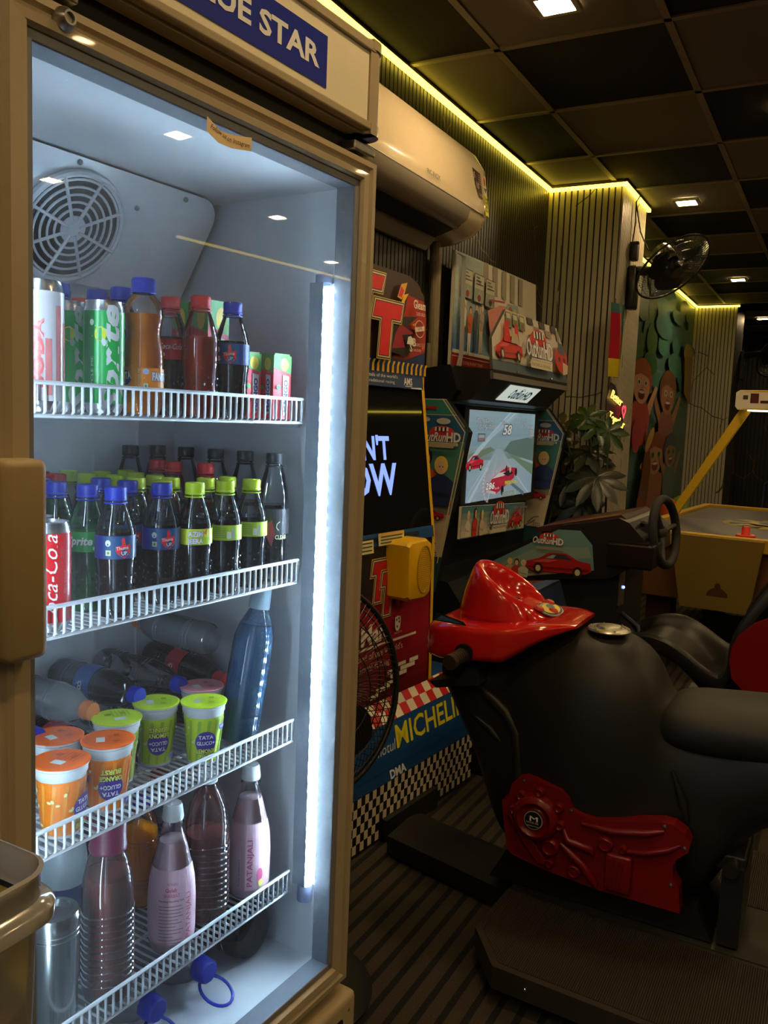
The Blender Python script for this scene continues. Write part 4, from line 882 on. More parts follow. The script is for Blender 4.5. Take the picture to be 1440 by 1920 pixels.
# slanting planes of the front
def tpl(y0, z0, y1, z1, off=.0):
    v = Vector((0, y1 - y0, z1 - z0)).normalized(); n = Vector((1, 0, 0)).cross(v)
    return Vector((TR, y0, z0)) + n * off, Vector((1, 0, 0)), v, n
# screen
O_, U_, V_, N_ = tpl(.092, -.40, .165, .12, .002)
mb = MB(); mb.prism([(-.72, .025), (-.014, .025), (-.014, .515), (-.72, .515)], O_ + N_ * .002, U_, V_, N_, .006, col=(.012, .012, .015)); A = Art(mb, O_ + N_ * .002, U_, V_, N_)
scr = ft(mb, 'screen', mat('screen_glass', (.010, .010, .012), .03, spec=.5))
mb = MB(); A = Art(mb, O_ + N_ * .0025, U_, V_, N_)
A.text("DON'T", -.243, .272, .073, (.20, .32, .95), w=.30, bold=.03, align='r'); A.text('SHOW', -.214, .158, .098, (.20, .32, .95), w=.42, bold=.03, align='r'); ft(mb, 'screen_lettering', print_mat('lit_lettering', .4, emit=1.3), scr)
# marquee
mqo = Vector((TR, .160, .150)); mb = MB()
mqp = [(-.745, 0), (.004, 0), (.016, .14), (.020, .21), (.005, .275), (-.035, .318), (-.09, .335), (-.62, .345), (-.70, .33), (-.745, .26)]
mb.prism(mqp, mqo, (1, 0, 0), (0, .05, .999), (0, -1, .05), .018, col=(.03, .012, .01), side=(.15, .15, .15)); A = Art(mb, mqo, (1, 0, 0), (0, .05, .999), (0, -1, .05))
A.poly([(-.20, .04), (.002, .04), (.014, .14), (.016, .21), (.0, .26), (-.10, .27), (-.17, .22), (-.16, .10)], (.28, .014, .010)); A.poly([(-.745, 0), (.004, 0), (.006, .085), (-.12, .05), (-.745, .06)], (.008, .025, .11))
for k_ in range(26): u = -.72 + k_ * .028; A.poly([(u, .002), (u + .014, .002), (u + .014, .026), (u + .024, .040), (u + .012, .040), (u + .004, .026)], (.50, .30, .01))
for pts, c_ in (([(-.24, .07), (-.13, .06), (-.08, .10), (-.11, .13), (-.05, .15), (-.13, .16), (-.06, .20), (-.15, .19), (-.12, .27), (-.20, .20)], (.012, .010, .012)), ([(-.22, .08), (-.14, .09), (-.16, .13), (-.08, .14), (-.17, .165), (-.20, .13)], (.22, .01, .03)),
                ([(-.175, .215), (-.150, .215), (-.145, .24), (-.12, .27), (-.15, .262)], (.62, .36, .02)), ([(-.19, .25), (-.165, .245), (-.148, .262), (-.128, .305), (-.165, .295)], (.55, .28, .02)), ([(-.185, .255), (-.165, .25), (-.15, .275), (-.165, .288)], (.45, .03, .05)),
                ([(-.10, .17), (-.055, .185), (-.09, .165)], (.5, .3, .03))): A.poly(pts, c_)
def block_T(A, u, v, w, h, c, sk=.02):
    t = h * .27; s_ = w * .33
    P_ = lambda e: [(u - e, v + h - t - e), (u - e + sk, v + h + e), (u + w + e + sk, v + h + e), (u + w + e, v + h - t - e), (u + w / 2 + s_ / 2 + e, v + h - t - e), (u + w / 2 + s_ / 2 + e - sk, v - e), (u + w / 2 - s_ / 2 - e - sk, v - e), (u + w / 2 - s_ / 2 - e, v + h - t - e)]
    A.poly(P_(.015), (.60, .42, .05)); A.poly(P_(.0125), (.01, .01, .03)); A.poly(P_(.009), (.45, .42, .35)); A.poly(P_(.0045), (.02, .01, .03)); A.poly(P_(.002), c)
block_T(A, -.455, .150, .165, .150, (.45, .012, .018)); block_T(A, -.335, .055, .150, .165, (.50, .012, .018), .018)
A.text('Gleam', -.098, .225, .028, (.60, .55, .48), w=.075, bold=.02); A.text('SLIDE GRLD', -.082, .203, .011, (.60, .5, .4), w=.055)
for r_, c_ in ((.031, (.55, .45, .4)), (.028, (.20, .014, .01))): A.disc(-.062, .158, r_, r_ * .95, c_, 24)
A.poly([(-.092, .145), (-.033, .155), (-.033, .171), (-.092, .161)], (.58, .52, .45)); A.text('GFK', -.078, .152, .013, (.15, .02, .02), w=.032, rot=.15)
A.text('B', -.108, .097, .026, (.5, .45, .4), bold=.04); A.text('S', -.128, .078, .026, (.5, .45, .4), bold=.04); A.text('OMO', -.09, .098, .011, (.5, .45, .4), w=.03); A.text('LALOVER', -.108, .080, .009, (.5, .45, .4), w=.05); A.text('W', -.058, .085, .028, (.4, .3, .25), w=.024)
A.poly([(-.150, .100), (-.112, .100), (-.110, .118), (-.125, .128), (-.142, .124)], (.70, .64, .55))
mq = ft(mb, 'marquee', PRINT)
for q in ((-.07, .318), (.002, .165), (-.5, .335)):
    mb = MB(); mb.ball(mqo + Vector((q[0], -.002, q[1])), .004, seg=8, rings=6); ft(mb, 'screw', CHROME, mq)
mb = MB(); O2 = Vector((TR, .150, .105)); mb.prism([(-.745, 0), (-.012, 0), (-.012, .05), (-.745, .05)], O2, (1, 0, 0), (0, .12, .99), (0, -.99, .12), .01, col=(.012, .035, .12)); A = Art(mb, O2, (1, 0, 0), (0, .12, .99), (0, -.99, .12))
A.text('AMS', -.135, .012, .024, (.62, .6, .55), w=.052, bold=.02); A.rect(-.13, .006, -.085, .009, (.5, .5, .45)); A.text('racing every details of the world\'s', -.175, .030, .011, (.6, .6, .5), w=.30, align='r'); A.text('renowned, traditional racing', -.195, .012, .010, (.5, .55, .5), w=.26, align='r'); A.poly([(-.10, .0), (-.02, .0), (-.03, .006), (-.09, .004)], (.55, .6, .65))
ft(mb, 'title_bar', PRINT)
mb = MB(); O2 = Vector((TR, .083, -.405)); mb.prism([(-.745, 0), (-.005, 0), (-.005, .040), (-.745, .040)], O2, (1, 0, 0), (0, .17, .985), (0, -.985, .17), .012, col=(.01, .05, .18)); A = Art(mb, O2, (1, 0, 0), (0, .17, .985), (0, -.985, .17)); A.rect(-.72, .012, -.1, .027, (.015, .018, .03)); A.rect(-.745, .03, -.005, .04, (.015, .07, .22)); ft(mb, 'lower_bar', PRINT)
# lower front with print
O_, U_, V_, N_ = tpl(.080, -.92, .092, -.40, .002); Lf = .52
mb = MB(); A = Art(mb, O_, U_, V_, N_)
A.grad(-.74, 0, -.004, .20, (.10, .006, .01), (.22, .010, .016), 6); A.grad(-.74, .20, -.004, .36, (.26, .012, .02), (.20, .010, .016), 5); A.rect(-.74, .355, -.004, .52, (.012, .013, .02))
A.grad(-.74, .29, -.004, .36, (.20, .010, .016), (.03, .008, .012), 5)
A.rect(-.10, .435, -.004, .475, (.42, .012, .03))
A.text('»', -.075, .365, .07, (.62, .58, .5), w=.045, bold=.05)
block_T(A, -.375, .34, .075, .12, (.42, .012, .018), .010); block_T(A, -.325, .29, .075, .13, (.42, .012, .018), .010)
for pts, c_ in (([(-.28, .44), (-.255, .45), (-.25, .50), (-.272, .47)], (.55, .10, .03)), ([(-.26, .36), (-.20, .33), (-.235, .42), (-.205, .44), (-.25, .44)], (.45, .20, .06)), ([(-.25, .31), (-.22, .30), (-.23, .35)], (.5, .06, .03))): A.poly(pts, c_)
A.text('Isle of Man', -.305, .205, .062, (.60, .55, .48), w=.36, bold=.03, align='r'); A.rect(-.60, .188, -.115, .196, (.55, .48, .42))
A.text("detail of the World's", -.20, .155, .022, (.5, .38, .32), w=.28, align='r'); A.text('nternational racing', -.28, .118, .024, (.5, .38, .32), w=.27, align='r')
A.disc(-.235, .245, .017, .026, (.62, .58, .5), 16); A.rect(-.252, .245, -.218, .268, (.62, .58, .5))
for q in ((-.243, .258), (-.228, .25), (-.24, .235), (-.231, .262)): A.disc(q[0], q[1], .004, .005, (.10, .02, .02), 8)
A.text('ISLE OF TT', -.258, .212, .006, (.5, .45, .4), w=.046)
for i_, (a, b, c_, d) in enumerate(((-.40, .02, -.34, .034), (-.36, .036, -.28, .05), (-.31, .05, -.24, .064), (-.28, .066, -.18, .08), (-.22, .082, -.13, .096), (-.165, .098, -.11, .112), (-.30, .084, -.26, .098), (-.24, .10, -.19, .112))): A.rect(a, b, c_, d, (.60, .55, .48))
ft(mb, 'front_panel', PRINT)
# stickers, speaker
mb = MB(); A = Art(mb, Vector((TR, .079, -.372)), (1, 0, 0), (0, .1, .99), (0, -.99, .1)); A.rect(-.36, -.032, -.21, .008, (.62, .55, .25)); A.rect(-.36, -.004, -.21, .008, (.60, .35, .08)); A.rect(-.53, -.05, -.39, -.008, (.62, .55, .25))
for k_ in range(3): A.rect(-.35, -.026 + k_ * .010, -.225, -.022 + k_ * .010, (.05, .05, .05)); A.rect(-.52, -.042 + k_ * .012, -.40, -.038 + k_ * .012, (.05, .05, .05))
ft(mb, 'instruction_sticker', PRINT)
mb = MB(); ctr = Vector((-.415, .03, -.487)); rr = []
def sp_ring(k_, y): return [(ctr.x + x * k_, y + .02 * (x / .08) * 0, ctr.z + z_ * k_ - 0) for x, z_ in ((-.088, .085), (-.07, .097), (.03, .100), (.056, .085), (.070, .0), (.056, -.085), (.03, -.100), (-.07, -.097), (-.085, -.085))]
mb.rings([sp_ring(1, .096), sp_ring(1, .012), sp_ring(.94, .002), sp_ring(.85, -.001)], cap=(False, True))
sp_ = ft(mb, 'speaker', YELP, smooth=35)
mb = MB(); mb.tube([(ctr.x + .008 + .042 * math.cos(t), -.002, ctr.z + .078 * math.sin(t)) for t in [2 * PI * k / 32 for k in range(32)]], .002, 6, closed=True)
for i_ in range(-6, 7):
    for j_ in range(-11, 12):
        x, z_ = i_ * .0068 + (j_ % 2) * .0034, j_ * .0066
        if (x / .038) ** 2 + (z_ / .073) ** 2 < 1: mb.ball((ctr.x + .008 + x, -.0012, ctr.z + z_), (.0024, .0012, .0024), seg=6, rings=4)
ft(mb, 'speaker_grille', mat('grille_ochre', (.42, .24, .01), .5), sp_)
# base with checkers
mb = MB(); bp_ = [(0, -1.335), (0, -1.16), (.010, -1.125), (.038, -.985), (.085, -.922), (.235, -.922), (.235, -1.335)]
mb.prism(bp_, (0, 0, 0), (0, 1, 0), (0, 0, 1), (1, 0, 0), .95, col=(.012, .035, .10), side=(.012, .045, .14))
bs = ft(mb, 'base', PRINTM)
mb = MB(); A = Art(mb, (0, -.001, -1.335), (1, 0, 0), (0, 0, 1), (0, -1, 0)); A.rect(-.95, 0, 0, .175, (.008, .008, .009)); cw, ch = .0205, .029
for i_ in range(46):
    for j_ in range(6):
        if (i_ + j_) % 2 == 0 and not (-.62 < -(i_ + .5) * cw < -.27 and j_ < 2): A.mb.add([A.P(-(i_ + 1) * cw, j_ * ch), A.P(-i_ * cw, j_ * ch), A.P(-i_ * cw, (j_ + 1) * ch), A.P(-(i_ + 1) * cw, (j_ + 1) * ch)], [(0, 1, 2, 3)], (.50, .44, .33))
A.l += 1; ft(mb, 'checkered_band', PRINT, bs)
v1 = Vector((0, .028, .14)).normalized(); n1 = Vector((1, 0, 0)).cross(v1)
mb = MB(); A = Art(mb, Vector((0, .010, -1.125)) + n1 * .001, (1, 0, 0), v1, n1); A.grad(-.95, 0, 0, .1425, (.006, .04, .14), (.012, .06, .19), 4)
A.text('MICHELIN', -.022, .050, .074, (.66, .52, .015), w=.47, bold=.016, align='r'); A.text('motul', -.62, .05, .035, (.4, .45, .5), w=.12, italic=.2)
A2 = Art(mb, Vector((0, 0, -1.162)) , (1, 0, 0), Vector((0, .010, .036)).normalized(), n1); A2.rect(-.95, 0, 0, .038, (.006, .035, .12)); A2.text('DMA', -.55, .004, .026, (.4, .45, .5), w=.09, bold=.04)
v2 = Vector((0, .047, .063)).normalized(); n2 = Vector((1, 0, 0)).cross(v2); A3 = Art(mb, Vector((0, .038, -.985)) + n2 * .001, (1, 0, 0), v2, n2)
A3.rect(-.95, 0, 0, .079, (.60, .52, .40))
for i_ in range(22):
    for j_ in range(2):
        if (i_ + j_) % 2: A3.mb.add([A3.P(-(i_ + 1) * .043, j_ * .0393), A3.P(-i_ * .043, j_ * .0393), A3.P(-i_ * .043, (j_ + 1) * .0393), A3.P(-(i_ + 1) * .043, (j_ + 1) * .0393)], [(0, 1, 2, 3)], (.40, .014, .018))
ft(mb, 'base_print', PRINT, bs)
mb = MB(); mb.box((-.60, -.022, -1.345), (-.28, .01, -1.275)); ft(mb, 'cable_bracket', BLACK, bs)
for u in (-.9, -.1):
    mb = MB(); mb.tube([(u, .05, -1.35), (u, .05, -1.33)], .02, 12); ft(mb, 'foot', STEEL, bs)

# floor fan between the cooler and the cabinet
FC = Vector((-.965, 1.53, -.60)); ax = Vector((.935, -.32, .14)).normalized()
fan = thing('floor_fan', 'black pedestal fan with a wire guard standing behind the cooler, half hidden by it', 'fan', (FC.x, FC.y, ZF))
def ff(mb, name, m, parent=fan, **k): return mb.build(name, m, parent, off=(FC.x, FC.y, ZF), **k)
def guard(mb, c, ax, R, front, back, ring=.007, spokes=60, bulge=1.0, wr_=.0011):
    M = Vector((0, 0, 1)).rotation_difference(ax).to_matrix(); c = Vector(c)
    P_ = lambda r, t, h: c + M @ Vector((r * math.cos(t), r * math.sin(t), h))
    mb.tube([P_(R, 2 * PI * k / 64, 0) for k in range(64)], ring, 8, closed=True)
    for h, d in ((front, 1), (back, -1)):
        for k in range(spokes):
            t = 2 * PI * k / spokes; pts = []
            for q in range(8):
                s_ = q / 7; r = R * (.16 + .84 * s_); zz = d * h * (1 - s_ ** 3.0); pts.append(P_(r, t + .5 * (1 - s_) * d, zz))
            mb.tube(pts, wr_, 4, caps=False)
        for s_ in (.16, .45, .70, .88): mb.tube([P_(R * s_, 2 * PI * k / 48, d * h * (1 - ((s_ - .16) / .84) ** 3)) for k in range(48)], wr_ * 1.5, 5, closed=True)
        mb.lathe([(.0001, h * d), (R * .17, h * d), (R * .17, h * d - .006 * d)], 24, c, M)
    return P_, M
def blades(mb, c, ax, R, n=3):
    M = Vector((0, 0, 1)).rotation_difference(ax).to_matrix(); c = Vector(c); mb.lathe([(.0001, .03), (R * .22, .025), (R * .24, -.02), (.0001, -.02)], 24, c, M)
    for k in range(n):
        t0 = 2 * PI * k / n; rows = []
        for q in range(9):
            r = R * (.2 + .8 * q / 8); w = .30 + .42 * math.sin(PI * min(1, q / 8 * .9 + .1)); rows.append([c + M @ Vector((r * math.cos(t0 + a * w + .15 * q / 8), r * math.sin(t0 + a * w + .15 * q / 8), .022 * a * (1.6 - q / 8 * .8))) for a in (-1, -.6, -.2, .2, .6, 1)])
        mb.rings(rows, closed=False); mb.rings([[p + ax * .002 for p in r] for r in rows], closed=False)
mb = MB(); guard(mb, FC, ax, .235, .055, .075, spokes=84); ff(mb, 'wire_guard', mat('fan_wire', (.012, .012, .012), .35), smooth=60)
mb = MB(); blades(mb, FC, ax, .185); ff(mb, 'blade_wheel', mat('fan_blade', (.014, .014, .016), .3), smooth=60)
mb = MB(); M_ = Vector((0, 0, 1)).rotation_difference(-ax).to_matrix(); mb.lathe([(.06, .03), (.07, .05), (.065, .13), (.04, .16), (.0001, .165)], 24, FC, M_); ff(mb, 'motor_housing', BLACK, smooth=50)
mb = MB(); pp = FC - ax * .10; mb.tube([(pp.x, pp.y, ZF + .03), (pp.x, pp.y, pp.z - .03), (pp.x, pp.y, pp.z)], [.016, .014, .03], 14); ff(mb, 'pole', BLACK, smooth=50)
mb = MB(); mb.lathe([(.0001, 0), (.19, 0), (.195, .012), (.17, .028), (.05, .04), (.03, .07), (.0001, .07)], 48, (pp.x + .02, pp.y - .0, ZF)); ff(mb, 'base', BLACK, smooth=40)

# ================================================================== CAR RACING MACHINE
CX = WX + .012
rc = thing('racing_cabinet', 'black car racing machine with a glowing race screen and art-covered side wings', 'arcade cabinet', (-1.38, 3.58, ZF))
def fr2(mb, name, m, parent=rc, **k): return mb.build(name, m, parent, off=(-1.38, 3.58, ZF), **k)
W1, W2 = 2.95, 4.20
wing = [(-1.440, .085), (-1.335, .085), (-1.237, -.038), (-1.325, -.54), (-1.345, -.66), (-1.440, -.66)]
for (y, tag_) in ((W1, 0), (W2, 1)):
    mb = MB(); mb.prism([(x, z_) for x, z_ in wing], (0, y, 0), (1, 0, 0), (0, 0, 1), (0, -1, 0), .040, col=(.02, .07, .08), side=(.008, .009, .011))
    wg = fr2(mb, 'side_wing', PRINTM)
    mb = MB(); A = Art(mb, (0, y, 0), (1, 0, 0), (0, 0, 1), (0, -1, 0)); xb = -1.440
    def clipx(z_):
        if z_ > -.038: t = (.085 - z_) / .123; return -1.335 + .098 * t
        t = (-.038 - z_) / .502; return -1.237 - .088 * t
    def strip_(z0, z1, c0, inset=.004, n=6):
        for k_ in range(n):
            a, b = z0 + (z1 - z0) * k_ / n, z0 + (z1 - z0) * (k_ + 1) / n; A.mb.add([A.P(xb, a), A.P(clipx(a) - inset, a), A.P(clipx(b) - inset, b), A.P(xb, b)], [(0, 1, 2, 3)], c0)
        A.l += 1
    strip_(-.52, .083, (.42, .36, .26), .001); strip_(.025, .080, (.03, .16, .15)); strip_(-.075, .022, (.02, .08, .18)); strip_(-.30, -.078, (.05, .16, .15)); strip_(-.36, -.29, (.20, .22, .17)); strip_(-.52, -.355, (.44, .38, .28))
    A.rect(-1.44, .045, -1.37, .055, (.35, .01, .015)); A.disc(-1.34, .0, .03, .012, (.35, .38, .4), 12); A.disc(-1.42, .005, .025, .010, (.35, .38, .4), 12)
    A.racelogo(-1.43, -.092, .165); A.rect(-1.43, -.100, -1.29, -.082, (.32, .29, .2))
    A.person(-1.405, -.30, .20, (.45, .07, .015), (.4, .34, .26), (.02, .01, .01), full=False); A.rect(-1.46, -.31, -1.30, -.285, (.22, .22, .17))
    A.l += 1; A.person(-1.335, -.32, .19, (.02, .03, .10), (.4, .3, .2), (.62, .42, .06), full=False)
    A.car(-1.437, -.375, .125, (.40, .015, .01)); A.line([(-1.40, -.50), (-1.37, -.47), (-1.34, -.465)], .004, (.02, .05, .12)); A.line([(-1.42, -.52), (-1.36, -.485)], .004, (.02, .05, .12))
    for i_ in range(4):
        for j_ in range(3): A.disc(-1.365 + i_ * .010, -.52 + j_ * .010, .003, .003, (.02, .03, .08), 8)
    A.text('TWINSPIN', -1.35, -.345, .007, (.1, .1, .1), w=.04)
    A.line([(-1.335, .083), (-1.2385, -.038), (-1.3265, -.54)], .004, (.55, .42, .25))
    fr2(mb, 'wing_art', PRINT, wg)
mb = MB(); mb.prism([(-1.435, .20), (-1.335, .215), (-1.30, .12), (-1.34, .07), (-1.40, .06), (-1.42, -.60), (-1.30, -.62), (-1.24, -.70), (-1.24, -1.34), (-1.435, -1.34)], (0, W2 - .02, 0), (1, 0, 0), (0, 0, 1), (0, 1, 0), W2 - W1 - .04)
fr2(mb, 'cabinet_body', DARK)
mb = MB(); mb.box((-1.415, 3.20, -.372), (-1.362, 4.145, .085), bev=.004); bz = fr2(mb, 'monitor_bezel', mat('bezel_black', (.016, .015, .014), .4))
# the picture on the screen
mb = MB(); s0, s1, t0, t1 = 3.245, 4.085, -.335, .052; A = Art(mb, (-1.3615, s0, t0), (0, 1, 0), (0, 0, 1), (1, 0, 0)); SW, SH = s1 - s0, t1 - t0
A.grad(0, SH * .62, SW, SH, (.22, .34, .40), (.30, .45, .52), 6); A.grad(0, SH * .45, SW, SH * .62, (.17, .24, .26), (.22, .34, .40), 5); A.grad(0, 0, SW, SH * .45, (.24, .36, .46), (.26, .38, .44), 6)
A.poly([(SW * .50, SH * .55), (SW * .60, SH * .66), (SW, SH * .72), (SW, SH * .40), (SW * .62, SH * .50)], (.10, .17, .16)); A.poly([(SW * .55, SH * .52), (SW, SH * .36), (SW, SH * .22), (SW * .7, SH * .42)], (.14, .22, .15)); A.poly([(0, SH * .52), (SW * .3, SH * .60), (SW * .36, SH * .56), (0, SH * .42)], (.14, .20, .14))
A.poly([(SW * .40, SH * .57), (SW * .46, SH * .57), (SW * .95, 0), (SW * .0, 0), (SW * .05, SH * .12)], (.27, .37, .44))
for pts in ([(0, SH * .40), (SW * .62, SH), (SW * .58, SH), (0, SH * .46)], [(SW * .2, SH * .62), (SW * .72, SH), (SW * .66, SH)], [(SW * .42, SH * .55), (SW * .95, 0), (SW * .93, 0)], [(SW * .41, SH * .55), (SW * .30, 0), (SW * .29, 0)], [(SW * .38, SH * .55), (SW * .05, 0), (SW * .02, 0)]): A.poly(pts, (.38, .50, .56))
A.line([(SW * .62, SH * .16), (SW * .85, 0)], .018, (.10, .16, .20))
tc_ = (.60, .62, .62); to_ = (.02, .03, .05)
A.text('Total Time', SW * .08, SH * .86, .021, tc_, w=SW * .20, outline=to_, italic=.2); A.text("0'05\"700", SW * .11, SH * .79, .022, tc_, w=SW * .22, outline=to_, italic=.2)
A.text('Time', SW * .42, SH * .85, .020, tc_, w=SW * .09, outline=to_, italic=.2); A.text('58', SW * .45, SH * .74, .043, (.65, .66, .62), w=SW * .13, bold=.03, outline=to_, italic=.2, ow=.05)
A.text('Score', SW * .72, SH * .87, .018, tc_, w=SW * .10, outline=to_, italic=.2); A.text('12,416', SW * .76, SH * .81, .018, tc_, w=SW * .15, outline=to_, italic=.2); A.text('750', SW * .86, SH * .75, .020, tc_, w=SW * .07, outline=to_); A.text('777', SW * .86, SH * .69, .020, tc_, w=SW * .07, outline=to_)
A.rect(SW * .08, SH * .66, SW * .18, SH * .75, (.09, .14, .17)); A.rect(SW * .09, SH * .70, SW * .17, SH * .735, (.3, .35, .38)); A.rect(SW * .09, SH * .67, SW * .17, SH * .695, (.25, .15, .16))
A.car(SW * -.06, SH * .36, SW * .23, (.42, .02, .04))
A.poly([(SW * .20, SH * .10), (SW * .36, SH * .06), (SW * .62, SH * .22), (SW * .66, SH * .34), (SW * .50, SH * .36), (SW * .30, SH * .26)], (.40, .02, .05)); A.poly([(SW * .28, SH * .24), (SW * .46, SH * .26), (SW * .52, SH * .31), (SW * .38, SH * .30)], (.55, .55, .55)); A.poly([(SW * .44, SH * .29), (SW * .56, SH * .33), (SW * .60, SH * .28), (SW * .52, SH * .25)], (.02, .02, .03))
A.disc(SW * .49, SH * .335, .012, .018, (.05, .03, .02), 10); A.disc(SW * .55, SH * .335, .012, .018, (.45, .4, .35), 10); A.disc(SW * .44, SH * .09, SW * .022, SH * .06, (.01, .01, .012), 14); A.disc(SW * .64, SH * .29, SW * .018, SH * .05, (.01, .01, .012), 14); A.poly([(SW * .2, SH * .10), (SW * .34, SH * .055), (SW * .34, SH * .085), (SW * .21, SH * .13)], (.5, .48, .48))
for k_ in range(14):
    t = PI * .5 + PI * k_ / 13; A.line([(SW * .21 + .045 * math.cos(t), SH * .18 + .060 * math.sin(t)), (SW * .21 + .060 * math.cos(t), SH * .18 + .076 * math.sin(t))], .006, (.55, .57, .55))
A.text('286', SW * .17, SH * .13, .028, (.75, .75, .72), w=SW * .12, bold=.03, outline=to_, italic=.15); A.text('km/h', SW * .30, SH * .12, .010, tc_, w=SW * .06); A.text('1ST', SW * .27, SH * .31, .014, tc_, w=SW * .05, outline=to_)
A.text('PRESS ENTER', SW * .44, SH * .16, .016, (.65, .6, .05), w=SW * .18, bold=.02, outline=(.05, .1, .02)); A.text('CREDIT(S)  21', SW * .40, SH * .03, .018, (.30, .36, .28), w=SW * .26, outline=(.1, .16, .12))
fr2(mb, 'screen_picture', SCREEN, bz)
# lower art board
b0, b1 = Vector((-1.262, 2.975, -.447)), Vector((-1.33, 3.915, -.50)); bu = (b1 - b0); BW = bu.length; bu = bu.normalized(); bn = Vector((.99, .12, .0)).normalized(); bv = bn.cross(bu).normalized()
mb = MB(); mb.prism([(0, 0), (BW, 0), (BW, .125), (0, .125)], b0, bu, bv, bn, .010, col=(.05, .14, .17), side=(.5, .45, .35)); A = Art(mb, b0, bu, bv, bn)
A.grad(.004, .004, BW - .004, .121, (.42, .38, .30), (.05, .16, .20), 5)
for i_, (t_, h_) in enumerate((((.50, .46, .40), (.55, .5, .4)), ((.42, .04, .02), (.02, .01, .01)), ((.45, .36, .25), (.62, .42, .08)))): A.person(.085 + i_ * .080, .004, .105 if i_ != 1 else .116, t_, t_, h_, full=False)
A.racelogo(.34, .020, .27); A.rect(.33, .006, .58, .022, (.45, .42, .34)); A.car(.62, .022, .22, (.42, .02, .02)); A.poly([(.70, .075), (.725, .12), (.74, .12), (.735, .07)], (.40, .02, .02)); A.poly([(.79, .07), (.80, .12), (.815, .12), (.82, .07)], (.40, .02, .02))
A.text('CREDIT MACHINE', .64, .104, .010, (.3, .34, .36), w=.26)
fr2(mb, 'art_board', PRINT)
# canopy with the lit underside sign
can_ = [(-1.40, .215), (-1.175, .200), (-1.175, .168), (-1.26, .085), (-1.40, .068)]
mb = MB(); mb.prism(can_, (0, 3.96, 0), (1, 0, 0), (0, 0, 1), (0, 1, 0), .95); cn = fr2(mb, 'canopy', mat('canopy_black', (.014, .013, .012), .4))
a_, b_ = Vector((-1.178, 0, .165)), Vector((-1.258, 0, .087)); sv = (a_ - b_).normalized(); sn = Vector((0, 1, 0)).cross(sv)
if sn.z > 0: sn = -sn
mb = MB(); so = b_ + sn * .0015 + sv * .012
mb.prism([(3.24, 0), (3.62, 0), (3.62, .085), (3.24, .085)], so + sn * .001, (0, 1, 0), sv, sn, .003, col=(.62, .70, .62)); fr2(mb, 'lit_sign', print_mat('lit_sign_face', .4, emit=.75), cn)
mb = MB(); A = Art(mb, so + sn * .0012, (0, 1, 0), sv, sn); A.text('OutRun', 3.33, .018, .050, (.02, .12, .40), w=.15, bold=.03, italic=.25); A.text('HD', 3.49, .018, .045, (.10, .25, .42), w=.08, bold=.04); A.text('Dr.', 3.42, .062, .015, (.02, .05, .2), w=.04); fr2(mb, 'sign_lettering', PRINT, cn)
# marquee board
mo = Vector((-1.172, 0, .166)); mv = Vector((-.16, 0, .987)).normalized(); mn = Vector((0, 1, 0)).cross(mv).normalized()
mp_ = [(3.005, 0), (3.975, 0), (3.975, .185), (3.885, .285), (3.215, .285), (3.030, .155)]
mb = MB(); mb.prism(mp_, mo, (0, 1, 0), mv, mn, .012, col=(.42, .39, .32), side=(.05, .05, .05)); A = Art(mb, mo, (0, 1, 0), mv, mn)
A.poly([(3.005, 0), (3.975, 0), (3.975, .075), (3.012, .075)], (.05, .08, .12)); A.rect(3.008, .0, 3.972, .022, (.10, .09, .08)); A.rect(3.008, .03, 3.972, .036, (.02, .02, .03)); A.poly([(3.01, .075), (3.975, .075), (3.975, .082), (3.013, .082)], (.3, .28, .25))
for i_ in range(6):
    for j_ in range(2):
        if (i_ + j_) % 2 == 0: A.poly([(3.46 + i_ * .08 + j_ * .0, .255 - j_ * .032), (3.54 + i_ * .08, .255 - j_ * .032), (3.53 + i_ * .08, .284 - j_ * .030), (3.45 + i_ * .08, .284 - j_ * .030)] if i_ < 5 else [(3.86, .22), (3.90, .22), (3.88, .27), (3.85, .27)], (.05, .045, .04) if j_ == 0 else (.20, .17, .14))
for i_ in range(3): A.rect(3.19 + i_ * .075, .215 + (i_ % 2) * .01, 3.255 + i_ * .075, .275, (.12, .14, .07)); A.rect(3.20 + i_ * .075, .25, 3.245 + i_ * .075, .27, (.42, .4, .32)); A.disc(3.222 + i_ * .075, .232, .012, .010, (.25, .05, .04), 8)
A.car(3.04, .085, .30, (.42, .015, .012)); A.poly([(3.12, .15), (3.15, .235), (3.185, .235), (3.20, .15)], (.42, .015, .012)); A.poly([(3.25, .15), (3.255, .225), (3.29, .225), (3.30, .15)], (.42, .015, .012)); A.poly([(3.20, .15), (3.22, .19), (3.28, .19), (3.30, .15)], (.35, .3, .2))
A.disc(3.54, .19, .05, .045, (.45, .12, .02), 12); A.disc(3.50, .20, .03, .03, (.5, .3, .1), 10); A.racelogo(3.37, .085, .34); A.rect(3.39, .066, 3.68, .098, (.45, .41, .30)); A.text('RACING & DRIVING', 3.41, .074, .014, (.15, .12, .08), w=.24)
A.disc(3.83, .13, .095, .060, (.42, .03, .03), 18); A.poly([(3.78, .16), (3.80, .21), (3.87, .20), (3.89, .15)], (.06, .09, .10)); A.disc(3.80, .13, .018, .012, (.1, .02, .02), 10); A.disc(3.87, .13, .018, .012, (.1, .02, .02), 10); A.poly([(3.83, .06), (3.90, .07), (3.92, .11), (3.84, .12)], (.5, .36, .28))
mqb = fr2(mb, 'marquee', PRINT)
for q in (3.26, 3.70):
    mb = MB(); mb.ball(mo + Vector((.002, q, .040)), .005, seg=8, rings=6); fr2(mb, 'screw', CHROME, mqb)
